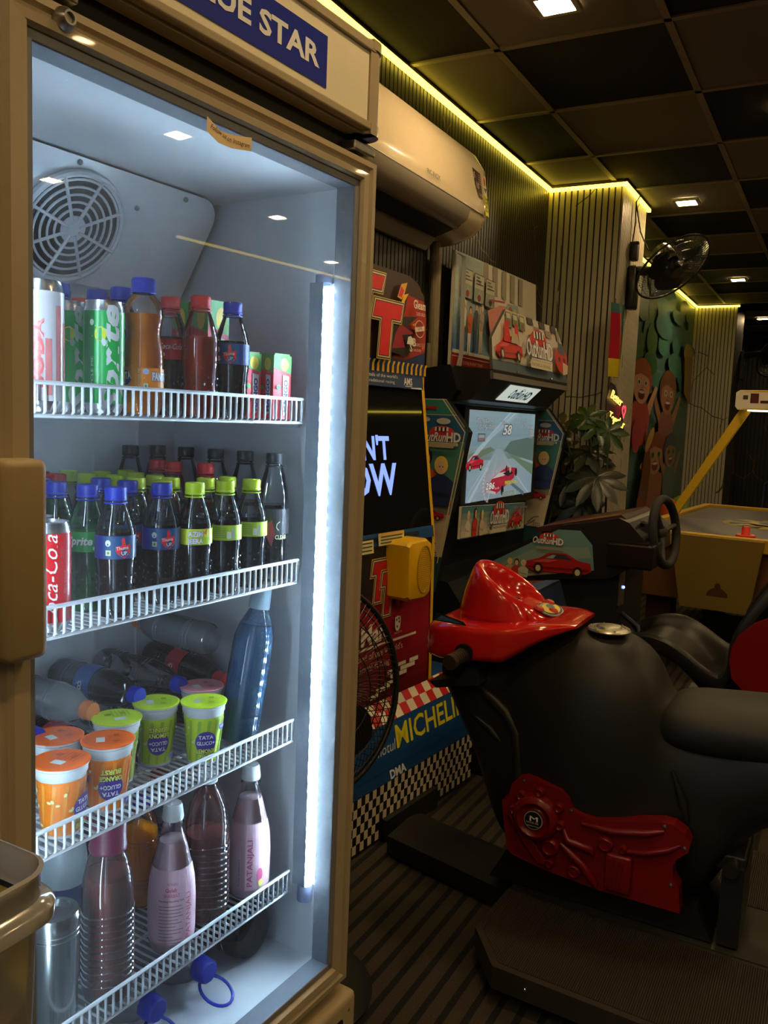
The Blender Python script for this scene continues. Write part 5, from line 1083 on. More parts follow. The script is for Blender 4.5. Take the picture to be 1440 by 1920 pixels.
# tall art board behind
mb = MB(); bx = -1.425; bo = Vector((bx, 0, .20)); mb.rings([[(bx + .0, 3.165, .67), (bx + .045, 3.175, .65), (bx + .05, 3.185, .28), (bx + .03, 3.21, .205)], [(bx, 3.175, .678), (bx + .02, 3.19, .655), (bx + .025, 3.20, .28), (bx, 3.22, .20)]], closed=False)
mb.prism([(3.17, 0), (4.20, 0), (4.20, .330), (4.165, .495), (3.17, .478)], bo, (0, 1, 0), (0, 0, 1), (1, 0, 0), .012, col=(.48, .45, .37), side=(.4, .37, .3)); A = Art(mb, bo, (0, 1, 0), (0, 0, 1), (1, 0, 0))
A.grad(3.172, .085, 3.455, .33, (.05, .14, .26), (.28, .34, .33), 7); A.grad(3.172, .33, 3.455, .478, (.34, .38, .34), (.26, .33, .33), 5); A.poly([(3.455, .085), (3.62, .085), (3.70, .20), (3.52, .30), (3.455, .33)], (.14, .24, .30)); A.rect(3.452, .085, 3.462, .480, (.45, .42, .28))
for i_ in range(5): A.poly([(3.48 + i_ * .11, .36 + .001 * i_), (3.535 + i_ * .11, .36), (3.52 + i_ * .11, .485), (3.465 + i_ * .11, .483)], (.24, .21, .16))
A.rect(3.17, .0, 3.66, .082, (.26, .012, .014)); A.rect(3.17, .0, 3.66, .030, (.05, .012, .02)); A.rect(3.17, .078, 3.66, .092, (.5, .47, .40)); A.rect(3.17, .064, 3.66, .067, (.5, .4, .35)); A.text('TOTAL 8-WAY TWIN', 3.28, .038, .014, (.5, .4, .35), w=.22, italic=.2); A.text('DRIVER CARS', 3.42, .018, .012, (.5, .4, .35), w=.17, italic=.2)
for i_ in range(3):
    u = 3.235 + i_ * .118; v = .30 + (2 - i_) * .004; A.rect(u - .003, v - .003, u + .107, v + .115, (.02, .02, .02)); A.rect(u, v, u + .104, v + .112, (.40, .38, .30)); A.rect(u, v, u + .104, v + .055, (.22, .26, .20)); A.poly([(u + .02, v), (u + .085, v), (u + .058, v + .06)], (.3, .3, .28)); A.disc(u + .054, v + .018, .018, .015, (.20, .03, .03) if i_ < 2 else (.05, .06, .06), 10)
    for q in range(3): A.rect(u + .01, v + .072 + q * .013, u + .09 - q * .02, v + .076 + q * .013, (.05, .05, .04))
for i_, (t_, b_, h_) in enumerate((((.50, .45, .30), (.32, .03, .03), (.6, .5, .35)), ((.42, .09, .02), (.52, .48, .42), (.02, .015, .01)), ((.06, .05, .06), (.04, .05, .09), (.02, .02, .02)), ((.30, .22, .18), (.45, .33, .25), (.4, .25, .1)))): A.person(3.24 + i_ * .058, .095 - (i_ == 1) * .02, .20, t_, b_, h_)
A.poly([(3.47, .28), (3.52, .16), (3.64, .085), (3.86, .20), (3.98, .23), (3.90, .28), (3.80, .33), (3.62, .32)], (.46, .18, .15)); A.poly([(3.66, .235), (3.70, .34), (3.84, .345), (3.90, .25), (3.80, .225)], (.20, .26, .24)); A.disc(3.74, .28, .035, .05, (.40, .10, .06), 12); A.disc(3.80, .28, .025, .05, (.42, .32, .06), 12); A.disc(3.66, .24, .03, .06, (.12, .05, .04), 12); A.poly([(3.83, .26), (3.92, .25), (4.02, .20), (3.88, .20)], (.5, .42, .38)); A.poly([(3.52, .19), (3.66, .10), (3.72, .16), (3.60, .22)], (.36, .04, .05))
A.line([(3.48, .325), (3.66, .338)], .008, (.30, .04, .03))
fr2(mb, 'tall_art_board', PRINT)
# steering console
mb = MB(); Y0, Y1 = 3.30, 3.86
cs = [(-1.30, -.58), (-.965, -.394), (-.86, -.375), (-.74, -.345), (-.70, -.36), (-.64, -.42), (-.635, -.50), (-.76, -.585), (-1.02, -.62), (-1.30, -.69)]
mb.prism(cs, (0, Y0, 0), (1, 0, 0), (0, 0, 1), (0, -1, 0), Y1 - Y0); cso = fr2(mb, 'console', mat('console_black', (.012, .012, .013), .38))
mb = MB(); A = Art(mb, (0, Y0 - .001, 0), (1, 0, 0), (0, 0, 1), (0, -1, 0))
A.poly([(-1.295, -.655), (-1.295, -.600), (-.975, -.412), (-.885, -.408), (-.835, -.46), (-.822, -.56), (-1.02, -.60)], (.10, .20, .22)); A.poly([(-1.295, -.655), (-1.295, -.62), (-1.05, -.49), (-.85, -.47), (-.835, -.51), (-1.0, -.55)], (.16, .24, .21)); A.poly([(-1.295, -.655), (-.95, -.57), (-.822, -.56), (-1.02, -.60)], (.30, .22, .17))
A.racelogo(-1.075, -.485, .125, tag_=False); A.rect(-1.06, -.497, -.945, -.486, (.2, .2, .16)); A.car(-1.10, -.588, .27, (.30, .010, .012)); 
for u, c_, h_ in ((-1.165, (.42, .3, .2), (.55, .42, .08)), (-1.135, (.35, .04, .02), (.02, .01, .01)), (-1.105, (.42, .40, .33), (.45, .42, .35))): A.person(u, -.62, .075, c_, c_, h_, full=False)
A.rect(-1.19, -.66, -1.08, -.617, (.013, .012, .013))
fr2(mb, 'console_art', PRINT, cso)
mb = MB(); mb.prism([(-1.08, -.418), (-.86, -.365), (-.74, -.336), (-.72, -.35), (-.86, -.377), (-1.08, -.44)], (0, Y0 + .04, 0), (1, 0, 0), (0, 0, 1), (0, -1, 0), Y1 - Y0 - .08, col=(.035, .012, .012)); A = Art(mb, Vector((-1.08, Y0 + .06, -.418)), Vector((.34, 0, .082)).normalized(), (0, 1, 0)); A.poly([(.0, .0), (.30, .10), (.30, .20), (.0, .30)], (.07, .012, .012)); A.poly([(.05, .0), (.33, .04), (.33, .08), (.15, .06)], (.35, .26, .03)); fr2(mb, 'console_top', PRINT, cso)
mb = MB(); mb.box((-.775, Y0 - .015, -.535), (-.600, Y0 + .19, -.440), bev=.008); mb.box((-.77, Y0 - .012, -.441), (-.62, Y0 + .16, -.433), mi=0); fr2(mb, 'control_box', mat('box_black', (.008, .008, .009), .3), cso)
mb = MB(); mb.box((-1.02, Y0 + .03, -1.345), (-.735, Y1 - .03, -.575)); mb.box((-1.29, Y0 + .05, -1.345), (-1.0, Y1 - .05, -.66)); fr2(mb, 'pedestal', mat('pedestal_black', (.008, .008, .009), .6), cso)
mb = MB(); mb.box((-.736, Y0 + .04, -.70), (-.722, Y0 + .11, -.56), bev=.005); cd = fr2(mb, 'coin_mechanism', STEEL, cso)
mb = MB(); mb.ball((-.720, Y0 + .075, -.625), .006); fr2(mb, 'blue_lamp', mat('blue_led', (.1, .2, 1), .3, emit=(.15, .25, 1), es=6), cd)
mb = MB(); mb.tube([(-.73, Y0 + .12, -.74), (-.66, Y0 + .10, -.78), (-.63, Y0 + .09, -.90), (-.66, Y0 + .09, -1.05), (-.74, Y0 + .09, -1.15)], .010, 8); fr2(mb, 'cable', mat('blue_black_cable', (.01, .015, .05), .4), cso, smooth=50)
# wheel
wc = Vector((-.600, 3.50, -.405)); wa = Vector((.985, -.16, .14)).normalized(); Mw = Vector((0, 0, 1)).rotation_difference(wa).to_matrix()
mb = MB(); mb.tube([wc + Mw @ Vector((.132 * math.cos(t), .132 * math.sin(t), 0)) for t in [2 * PI * k / 48 for k in range(48)]], .0175, 12, closed=True); sw = fr2(mb, 'steering_wheel', RUBBER, smooth=60)
mb = MB(); mb.tube([wc - wa * .11, wc - wa * .02], .028, 16)
for k_ in range(3):
    t = PI / 2 + 2 * PI * k_ / 3; e = wc + Mw @ Vector((.118 * math.cos(t), .118 * math.sin(t), 0)); mb.tube([wc - wa * .015, wc + (e - wc) * .5 - wa * .008, e], [.020, .012, .010], 8)
mb.ball(wc - wa * .010, (.034, .034, .018), M=Mw); fr2(mb, 'wheel_hub', mat('hub_grey', (.05, .05, .05), .35), sw, smooth=60)
mb = MB(); mb.tube([wc - wa * .09 + Vector((0, -.05, .03)), wc - wa * .07 + Vector((0, -.10, .05))], [.012, .006], 8); mb.box(tuple(wc - wa * .10 + Vector((-.03, -.06, -.05))), tuple(wc - wa * .08 + Vector((.03, .06, .05))), bev=.01); fr2(mb, 'column_shroud', BLACK, sw, smooth=50)

# low side table of the racing machine, between the two machines (red sloping top with print)
lc = thing('control_pedestal', 'low black pedestal with a red and blue printed sloping top behind the red bike cowl', 'arcade pedestal', (-1.08, 3.08, ZF))
mb = MB(); mb.prism([(-1.205, -.64), (-.93, -.60), (-.865, -.80), (-.86, -1.34), (-1.205, -1.34)], (0, 2.955, 0), (1, 0, 0), (0, 0, 1), (0, -1, 0), .26); mb.build('body', mat('pedestal_dark', (.01, .011, .012), .5), lc, off=lc.location)
mb = MB(); A = Art(mb, Vector((-1.205, 2.955, -.638)), Vector((.275, 0, .04)).normalized(), (0, 1, 0)); A.rect(0, 0, .278, .25, (.12, .015, .02)); A.text('TOURIST TROPHY', .03, .03, .03, (.4, .3, .25), w=.20); A.poly([(.16, .0), (.278, .0), (.278, .25), (.22, .25)], (.03, .07, .16))
A2 = Art(mb, Vector((-.863, 2.955, -.80)), (0, 1, 0), Vector((-.065, 0, .20)).normalized()); A2.rect(0, 0, .25, .205, (.012, .02, .05)); A3 = Art(mb, Vector((0, 2.954, 0)), (1, 0, 0), (0, 0, 1), (0, -1, 0))
A3.poly([(-1.10, -.635), (-.935, -.605), (-.872, -.79), (-.96, -.75)], (.015, .03, .07))
for k_ in range(7): A3.poly([(-1.07 + k_ * .02, -.640 + k_ * .0032), (-1.058 + k_ * .02, -.640 + k_ * .0032), (-1.050 + k_ * .02, -.622 + k_ * .0032), (-1.062 + k_ * .02, -.622 + k_ * .0032)], (.5, .35, .03))
A3.text('TT', -.985, -.70, .035, (.40, .02, .02), w=.05, bold=.06, outline=(.4, .35, .2))
mb.build('printed_top', PRINT, lc, off=lc.location)

# ================================================================== ARCADE MOTORBIKE
BC = 2.25
bk = thing('arcade_motorbike', 'black arcade motorbike with a glossy red cowl and red engine cover', 'ride-on motorbike', (-.45, BC, -1.245))
BO = (-.45, BC, -1.245)
def fk(mb, name, m, parent=bk, **k): return mb.build(name, m, parent, off=BO, **k)
def srings(mb, st, n=28, p=2.6):
    rr = []
    for s_ in st:
        x, zt, zb, hw = s_[:4]; pw = s_[4] if len(s_) > 4 else p; cz, hz = (zt + zb) / 2, (zt - zb) / 2; r = []
        for k in range(n):
            t = 2 * PI * k / n; c_, d_ = math.cos(t), math.sin(t); r.append((x, BC + hw * math.copysign(abs(c_) ** (2 / pw), c_), cz + hz * math.copysign(abs(d_) ** (2 / pw), d_)))
        rr.append(r)
    mb.rings(rr, cap=(True, True))
bikeb = mat('bike_black', (.010, .009, .0075), .5, noise=.35, nscale=7, bump=.1)
mb = MB(); srings(mb, [(-.965, -.685, -.705, .05), (-.955, -.675, -.715, .09), (-.93, -.665, -.76, .115), (-.88, -.655, -.86, .12), (-.83, -.64, -.96, .125), (-.79, -.62, -1.08, .13), (-.765, -.61, -1.14, .135), (-.74, -.60, -1.17, .14), (-.70, -.575, -1.18, .155), (-.64, -.555, -1.18, .17), (-.58, -.538, -1.18, .18), (-.52, -.532, -1.18, .185), (-.46, -.537, -1.18, .18), (-.41, -.56, -1.18, .17), (-.37, -.605, -1.18, .155), (-.345, -.67, -1.18, .145), (-.31, -.70, -1.18, .14), (-.25, -.71, -1.18, .14), (-.215, -.71, -1.17, .14), (-.18, -.70, -1.10, .14), (-.13, -.69, -.99, .145), (-.06, -.68, -.93, .15), (.06, -.67, -.89, .15), (.20, -.65, -.84, .14), (.32, -.62, -.76, .11), (.40, -.60, -.68, .06), (.42, -.61, -.66, .03)])
fk(mb, 'bike_body', bikeb, smooth=60, subd=1)
# creases pressed into the side of the body
mb = MB()
for pts, r in (([(-.86, 2.138, -.70), (-.80, 2.130, -.735), (-.74, 2.118, -.77), (-.70, 2.106, -.82), (-.69, 2.100, -.90), (-.685, 2.098, -.96), (-.66, 2.092, -.995)], .014), ([(-.66, 2.085, -.995), (-.60, 2.075, -1.01), (-.54, 2.072, -1.03)], .012), ([(-.84, 2.13, -.80), (-.78, 2.12, -.83), (-.74, 2.115, -.86)], .010), ([(-.30, 2.11, -.83), (-.27, 2.105, -.90), (-.255, 2.105, -.95)], .012)):
    mb = MB(); mb.tube(pts, [r * .3] + [r] * (len(pts) - 2) + [r * .3], 10); fk(mb, 'body_crease', bikeb, smooth=60)
mb = MB(); srings(mb, [(-.352, -.72, -.765, .07, 2.2), (-.345, -.69, -.785, .12, 2.4), (-.31, -.668, -.80, .145), (-.22, -.660, -.80, .155), (-.08, -.648, -.79, .16), (.08, -.635, -.77, .158), (.22, -.61, -.73, .145), (.32, -.59, -.68, .11), (.36, -.60, -.66, .05)]); fk(mb, 'saddle', mat('saddle_vinyl', (.011, .010, .0085), .55, noise=.2, nscale=30, bump=.15), smooth=60, subd=1)
mb = MB(); mb.lathe([(.0001, .000), (.055, .000), (.057, .004), (.054, .008), (.043, .010), (.041, .008), (.033, .009), (.030, .014), (.020, .016), (.0001, .016)], 40, (-.505, BC - .02, -.534)); cp = fk(mb, 'fuel_cap', mat('cap_steel', (.50, .48, .42), .33, 1, noise=.1), smooth=30)
for k_ in range(6):
    t = 2 * PI * k_ / 6; mb = MB(); mb.ball((-.505 + .049 * math.cos(t), BC - .02 + .049 * math.sin(t), -.525), .0028, seg=8, rings=6); fk(mb, 'cap_screw', STEEL, cp)
# cowl: skirt
def cowl_ring(z_, x0, x1, hw, pw=3.0, n=40, dz=0):
    cx, hx = (x0 + x1) / 2, (x1 - x0) / 2; r = []
    for k in range(n):
        t = 2 * PI * k / n; c_, d_ = math.cos(t), math.sin(t); x = cx + hx * math.copysign(abs(c_) ** (2 / pw), c_); w = hw * (1 - .28 * max(0, (x - cx) / hx))
        r.append((x, BC + w * math.copysign(abs(d_) ** (2 / pw), d_), z_ + dz * (x - cx)))
    return r
SK_ = 1
mb = MB(); _unused = ([cowl_ring(-.660, -.965, -.69, .165, 3.2, dz=.22), cowl_ring(-.63, -.985, -.665, .178, 3.2, dz=.20), cowl_ring(-.578, -.985, -.625, .182, 3, dz=.15), cowl_ring(-.556, -.975, -.60, .176, 2.8, dz=.13), cowl_ring(-.545, -.955, -.60, .165, 2.6, dz=.12), cowl_ring(-.540, -.93, -.61, .150, 2.5, dz=.12), cowl_ring(-.535, -.80, -.72, .03, 2.5, dz=.12)])
srings(mb, [(-.990, -.580, -.645, .09, 5), (-.982, -.562, -.655, .130, 5), (-.965, -.552, -.657, .155, 5), (-.93, -.546, -.655, .172, 6), (-.87, -.540, -.650, .180, 6), (-.80, -.535, -.643, .182, 6), (-.745, -.528, -.636, .180, 6), (-.712, -.522, -.612, .176, 5), (-.675, -.516, -.582, .166, 5), (-.635, -.512, -.558, .148, 4), (-.60, -.512, -.540, .125, 4), (-.575, -.516, -.528, .10, 3)], n=48)
cw_ = fk(mb, 'red_cowl', REDP, smooth=40)
# hood with the dished opening
def tilt_ring(c, rx, ry, tx, n=40, egg=0):
    r = []
    for k in range(n):
        t = 2 * PI * k / n; a = math.cos(t) * rx; b = math.sin(t) * ry * (1 - egg * math.cos(t)); r.append((c[0] + a * math.cos(tx), BC + c[1] + b, c[2] - a * math.sin(tx)))
    return r
mb = MB()
mb.rings([tilt_ring((-.785, 0, -.548), .158, .128, -.10), tilt_ring((-.785, 0, -.53), .150, .125, .02), tilt_ring((-.787, 0, -.498), .138, .120, .26), tilt_ring((-.788, 0, -.470), .128, .115, .44), tilt_ring((-.787, 0, -.452), .122, .110, .52), tilt_ring((-.785, 0, -.446), .113, .100, .54), tilt_ring((-.780, 0, -.447), .100, .086, .53), tilt_ring((-.778, 0, -.460), .090, .076, .48), tilt_ring((-.778, 0, -.485), .078, .068, .34), tilt_ring((-.776, 0, -.500), .060, .055, .2), tilt_ring((-.776, 0, -.502), .02, .02, .2)], cap=(True, True))
fk(mb, 'hood', REDP, cw_, smooth=60, subd=1)
mb = MB(); mb.lathe([(.0001, .0), (.046, .0), (.048, .003)], 32, (-.776, BC, -.4985), Matrix.Rotation(.2, 3, 'Y')); A = Art(mb, (-.776, BC, -.4975), (1, 0, -.2), (0, 1, 0)); A.rect(-.03, -.003, .03, .0, (.5, .45, .3)); A.rect(-.002, -.03, .001, .0, (.5, .45, .3)); fk(mb, 'gauge', mat('gauge_dark', (.05, .05, .05), .2), cw_)
# dash behind the hood with buttons
mb = MB(); mb.rings([tilt_ring((-.690, 0, -.545), .085, .105, .20), tilt_ring((-.690, 0, -.522), .080, .100, .30), tilt_ring((-.692, 0, -.506), .072, .092, .34), tilt_ring((-.693, 0, -.502), .062, .082, .34), tilt_ring((-.695, 0, -.500), .01, .01, .34)], cap=(True, True)); fk(mb, 'dash', REDP, cw_, smooth=60, subd=1)
dz0 = Vector((-.690, BC, -.4985)); dU = Vector((0, -1, 0)); dV = Vector((-.94, 0, .33)).normalized()
mb = MB(); A = Art(mb, dz0, Vector((0, 1, 0)), dV, step=.001); A.disc(0, -.02, .066, .036, (.02, .03, .07), 24); A.disc(0, -.02, .060, .031, (.42, .40, .36), 24); A.disc(0, -.02, .056, .028, (.02, .03, .07), 24); A.disc(0, -.018, .050, .024, (.55, .42, .05), 20); A.disc(.01, -.012, .02, .012, (.03, .10, .2), 14); fk(mb, 'dash_decal', PRINT, cw_)
nd = Vector((.33, 0, .94)).normalized(); Mn = Vector((0, 0, 1)).rotation_difference(nd).to_matrix()
for (v_, u_) in ((.0, -.052), (.0, .045), (-.030, -.012)):
    mb = MB(); p = dz0 + Vector((0, u_, 0)) + dV * v_ + nd * .001; mb.lathe([(.0001, .0), (.014, .0), (.014, .004), (.0115, .006), (.0105, .0085), (.0001, .009)], 20, p, Mn); fk(mb, 'button', mat('button_red', (.55, .03, .02), .3), cw_, smooth=40)
mb = MB(); A = Art(mb, (0, BC - .1665, 0), (1, 0, 0), (0, 0, 1), (0, -1, 0), step=.001)
A.l = 2; A.poly([(-.948, -.543), (-.85, -.545), (-.86, -.535), (-.925, -.522), (-.94, -.520)], (.01, .02, .03)); A.poly([(-.940, -.540), (-.862, -.541), (-.925, -.526)], (.05, .10, .22)); 
fk(mb, 'cowl_decal', PRINT, cw_)
# grip
mb = MB(); mb.tube([(-.845, BC - .10, -.610), (-.855, BC - .205, -.622), (-.858, BC - .245, -.627)], .0175, 16)
for k_ in range(6): mb.tube([(-.850 - k_ * .0012, BC - .175 - k_ * .010, -.6185 - k_ * .0012), (-.850 - k_ * .0013, BC - .179 - k_ * .010, -.619 - k_ * .0012)], .0188, 16)
mb.tube([(-.857, BC - .236, -.626), (-.859, BC - .252, -.628)], .021, 18); fk(mb, 'handle_grip', mat('grip_brown', (.05, .03, .02), .6), smooth=40)
mb = MB(); mb.tube([(-.845, BC + .10, -.610), (-.855, BC + .205, -.622), (-.858, BC + .25, -.627)], .0185, 16); fk(mb, 'handle_grip', MATS['grip_brown'], smooth=40)
mb = MB(); mb.prism([(-.952, -.715), (-.865, -.690), (-.845, -.66), (-.815, -.66), (-.805, -.70), (-.93, -.73)], (0, BC - .172, 0), (1, 0, 0), (0, 0, 1), (0, -1, 0), .10); fk(mb, 'grip_guard', BLACK)
mb = MB(); mb.tube([(-.848, BC - .188, -.616), (-.848, BC - .150, -.613)], .026, 20); fk(mb, 'grip_socket', PITCH)
# engine cover
plate = [(-.7137, -.990), (-.6981, -.9821), (-.6887, -.9381), (-.6738, -.9206), (-.6546, -.9124), (-.6311, -.9129), (-.5576, -.9248), (-.5397, -.9394), (-.5267, -.9668), (-.502, -.9755), (-.4688, -.978), (-.426, -.971), (-.3067, -.9408), (-.2798, -.9415), (-.2522, -.9556), (-.2391, -.9772), (-.2423, -.9999), (-.267, -1.0235), (-.2749, -1.0424), (-.2716, -1.0744), (-.2566, -1.0956), (-.2504, -1.1562), (-.4495, -1.158), (-.5895, -1.146), (-.6772, -1.1304), (-.692, -1.1186), (-.7037, -1.0576)]
redm = mat('red_satin_plastic', (.17, .004, .006), .30, noise=.06)
YP = 2.056
mb = MB(); mb.prism(plate, (0, YP, 0), (1, 0, 0), (0, 0, 1), (0, -1, 0), .045); ep = fk(mb, 'engine_cover', redm)
Ry = Matrix.Rotation(PI / 2, 3, 'X')            # lathe axis towards the camera side
def boss(name, x, z_, prof, par=ep, m=redm, seg=36):
    mb = MB(); mb.lathe(prof, seg, (x, YP, z_), Ry, caps=False); return fk(mb, name, m, par, smooth=50)
cl = boss('clutch_case', -.6174, -1.0084, [(.062, -.002), (.060, .014), (.054, .024), (.044, .028), (.038, .020), (.030, .018), (.0265, .022), (.0001, .022)])
for (x, z_) in ((-.6111, -.938), (-.6586, -.960), (-.676, -1.0014), (-.5586, -.9675), (-.553, -1.0133)): boss('bolt_boss', x, z_, [(.0125, -.002), (.012, .012), (.009, .016), (.005, .012), (.0001, .012)], seg=18)
mb = MB(); mb.lathe([(.0245, .022), (.0250, .026), (.0230, .0265), (.0001, .0265)], 32, (-.6174, YP, -1.0084), Ry, col=(.008, .008, .009)); A = Art(mb, (-.6174, YP - .0265, -1.0084), (1, 0, 0), (0, 0, 1), (0, -1, 0)); A.disc(0, 0, .0245, .0245, (.35, .35, .33), 30); A.disc(0, 0, .0228, .0228, (.008, .008, .009), 30); A.text('M', -.009, -.002, .013, (.62, .6, .55), w=.021, bold=.016); A.text('MOTOR ARK', -.017, -.0085, .0045, (.5, .48, .45), w=.032); A.rect(-.019, -.016, .019, -.0135, (.15, .16, .14)); fk(mb, 'round_badge', PRINT, cl)
for (x, z_, r) in ((-.5752, -1.0771, .024), (-.509, -1.1221, .018), (-.5736, -1.1199, .012), (-.4360, -1.0290, .020), (-.3917, -1.0302, .010)): boss('round_boss', x, z_, [(r, -.002), (r * .95, .012), (r * .72, .017), (r * .60, .012), (r * .3, .013), (.0001, .013)], seg=24)
for k_ in range(4):
    mb = MB(); mb.tube([(-.690 + k_ * .010, YP - .004, -1.018 - k_ * .004), (-.64 + k_ * .010, YP - .006, -1.085 - k_ * .003), (-.600 + k_ * .008, YP - .004, -1.128)], .006, 8); fk(mb, 'moulded_pipe', redm, ep, smooth=60)
for pts, r in (([(-.545, YP - .004, -1.02), (-.530, YP - .008, -1.047), (-.50, YP - .008, -1.050), (-.470, YP - .006, -1.056), (-.466, YP - .004, -1.068)], .0095), ([(-.55, YP - .004, -1.062), (-.525, YP - .008, -1.075), (-.49, YP - .008, -1.10), (-.458, YP - .008, -1.135), (-.452, YP - .004, -1.15)], .010), ([(-.40, YP - .002, -1.04), (-.34, YP - .008, -1.025), (-.29, YP - .006, -1.005), (-.26, YP - .002, -.985)], .008), ([(-.50, YP - .002, -.995), (-.42, YP - .008, -.992), (-.34, YP - .006, -.975), (-.30, YP, -.962)], .009)):
    mb = MB(); mb.tube(pts, [r * .5] + [r] * (len(pts) - 2) + [r * .5], 10); fk(mb, 'moulded_pipe', redm, ep, smooth=60)
mb = MB(); mb.box((-.432, YP - .018, -1.142), (-.368, YP + .002, -1.046), bev=.007)
for k_ in range(5): mb.tube([(-.426 + k_ * .0095, YP - .0185, -1.128), (-.426 + k_ * .0095, YP - .0185, -1.058)], .0028, 6)
fk(mb, 'cylinder_block', redm, ep, smooth=50)
for (x, z_) in ((-.6552, -.9208), (-.5282, -.968), (-.3, -.949), (-.2506, -.9903), (-.2753, -1.090)): boss('screw', x, z_, [(.0045, 0), (.004, .003), (.0001, .004)], m=STEEL, seg=12)
mb = MB(); mb.box((-.24, 2.14, -1.06), (-.12, 2.36, -1.02), bev=.006); mb.tube([(-.15, 2.10, -1.04), (-.15, 2.40, -1.04)], .018, 12); mb.box((-.17, 2.12, -1.24), (-.12, 2.38, -1.04)); fk(mb, 'foot_bracket', BLACK, smooth=40)
mb = MB(); mb.prism([(-.72, -1.165), (-.22, -1.165), (-.18, -1.243), (-.76, -1.243)], (0, 2.12, 0), (1, 0, 0), (0, 0, 1), (0, -1, 0), .26); fk(mb, 'pedestal', DARK)

# platform the bike stands on
pf = thing('ride_platform', 'low dark metal ride platform with ribbed tread plates under the motorbike', 'platform', (-.2, 2.2, ZF))
def fp(mb, name, m, parent=pf, **k): return mb.build(name, m, parent, off=(-.2, 2.2, ZF), **k)
tread, nt, b = node_mat('ribbed_tread'); tc = nt.nodes.new('ShaderNodeTexCoord'); sp = nt.nodes.new('ShaderNodeSeparateXYZ'); k = nt.links.new; k(tc.outputs['Object'], sp.inputs[0])
a1 = nt.nodes.new('ShaderNodeMath'); a1.operation = 'MULTIPLY'; a1.inputs[1].default_value = 2 * PI / .0052; k(sp.outputs['X'], a1.inputs[0]); s1 = nt.nodes.new('ShaderNodeMath'); s1.operation = 'SINE'; k(a1.outputs[0], s1.inputs[0])
bp = nt.nodes.new('ShaderNodeBump'); bp.inputs['Strength'].default_value = 1; bp.inputs['Distance'].default_value = .0012; k(s1.outputs[0], bp.inputs['Height']); k(bp.outputs['Normal'], b.inputs['Normal'])
cr = nt.nodes.new('ShaderNodeMix'); cr.data_type = 'RGBA'; cr.inputs['A'].default_value = (.014, .012, .010, 1); cr.inputs['B'].default_value = (.095, .075, .058, 1); ma = nt.nodes.new('ShaderNodeMath'); ma.operation = 'MULTIPLY_ADD'; ma.inputs[1].default_value = .5; ma.inputs[2].default_value = .5; k(s1.outputs[0], ma.inputs[0]); k(ma.outputs[0], cr.inputs['Factor']); k(cr.outputs['Result'], b.inputs['Base Color']); b.inputs['Roughness'].default_value = .45; b.inputs['Metallic'].default_value = .3
edge = mat('platform_edge', (.07, .058, .045), .4, .6, noise=.25, nscale=20); plain = mat('platform_plain', (.045, .045, .038), .4, .3, noise=.3, nscale=9)
out = [(-.695, 2.10), (-.705, 1.885), (-.612, 1.762), (.50, 1.715), (.50, 2.10)]
mb = MB(); mb.prism(out, (0, 0, -1.250), (1, 0, 0), (0, 1, 0), (0, 0, 1), .055); fp(mb, 'near_deck', edge)
mb = MB(); mb.prism([(-.680, 2.085), (-.690, 1.895), (-.604, 1.780), (.49, 1.733), (.49, 2.085)], (0, 0, -1.2485), (1, 0, 0), (0, 1, 0), (0, 0, 1), .0015); fp(mb, 'tread_plate', tread)
mb = MB(); mb.box((-.69, 2.102, -1.335), (.50, 2.343, -1.248)); fp(mb, 'centre_deck', plain)
mb = MB(); mb.box((-.695, 2.345, -1.305), (.50, 2.70, -1.250)); fp(mb, 'far_deck', edge)
mb = MB(); mb.box((-.68, 2.36, -1.250), (.49, 2.685, -1.2485)); fp(mb, 'tread_plate', tread)
for (x, y) in ((-.58, 1.83), (.42, 1.80), (-.58, 2.62), (.42, 2.62)):
    mb = MB(); mb.lathe([(.0001, -1.35), (.022, -1.35), (.024, -1.343), (.012, -1.335), (.008, -1.305), (.0001, -1.305)], 18, (x, y, 0)); fp(mb, 'levelling_foot', STEEL, smooth=40)
for x in (-.53, -.1, .35):
    mb = MB(); mb.ball((x, 1.7605 - (x + .61) * .042, -1.275), .005, seg=8, rings=6); fp(mb, 'screw', CHROME)
arm = thing('cable_duct', 'long black metal duct on the floor joining the arcade cabinet to the bike platform', 'cable duct', (-.95, 2.3, ZF))
mb = MB(); mb.prism([(-1.135, 2.225), (-.71, 2.125), (-.71, 2.325), (-1.115, 2.42), (-1.135, 2.38)], (0, 0, -1.280), (1, 0, 0), (0, 1, 0), (0, 0, 1), .057); mb.build('duct_cover', mat('duct_black', (.014, .012, .011), .42, .2, noise=.3, nscale=12), arm, off=arm.location)
for x in (-1.1, -.7):
    mb = MB(); mb.lathe([(.0001, -1.35), (.02, -1.35), (.02, -1.337), (.0001, -1.337)], 14, (x, 2.30 - (x + 1.1) * .2, 0)); mb.build('foot', STEEL, arm, off=arm.location)

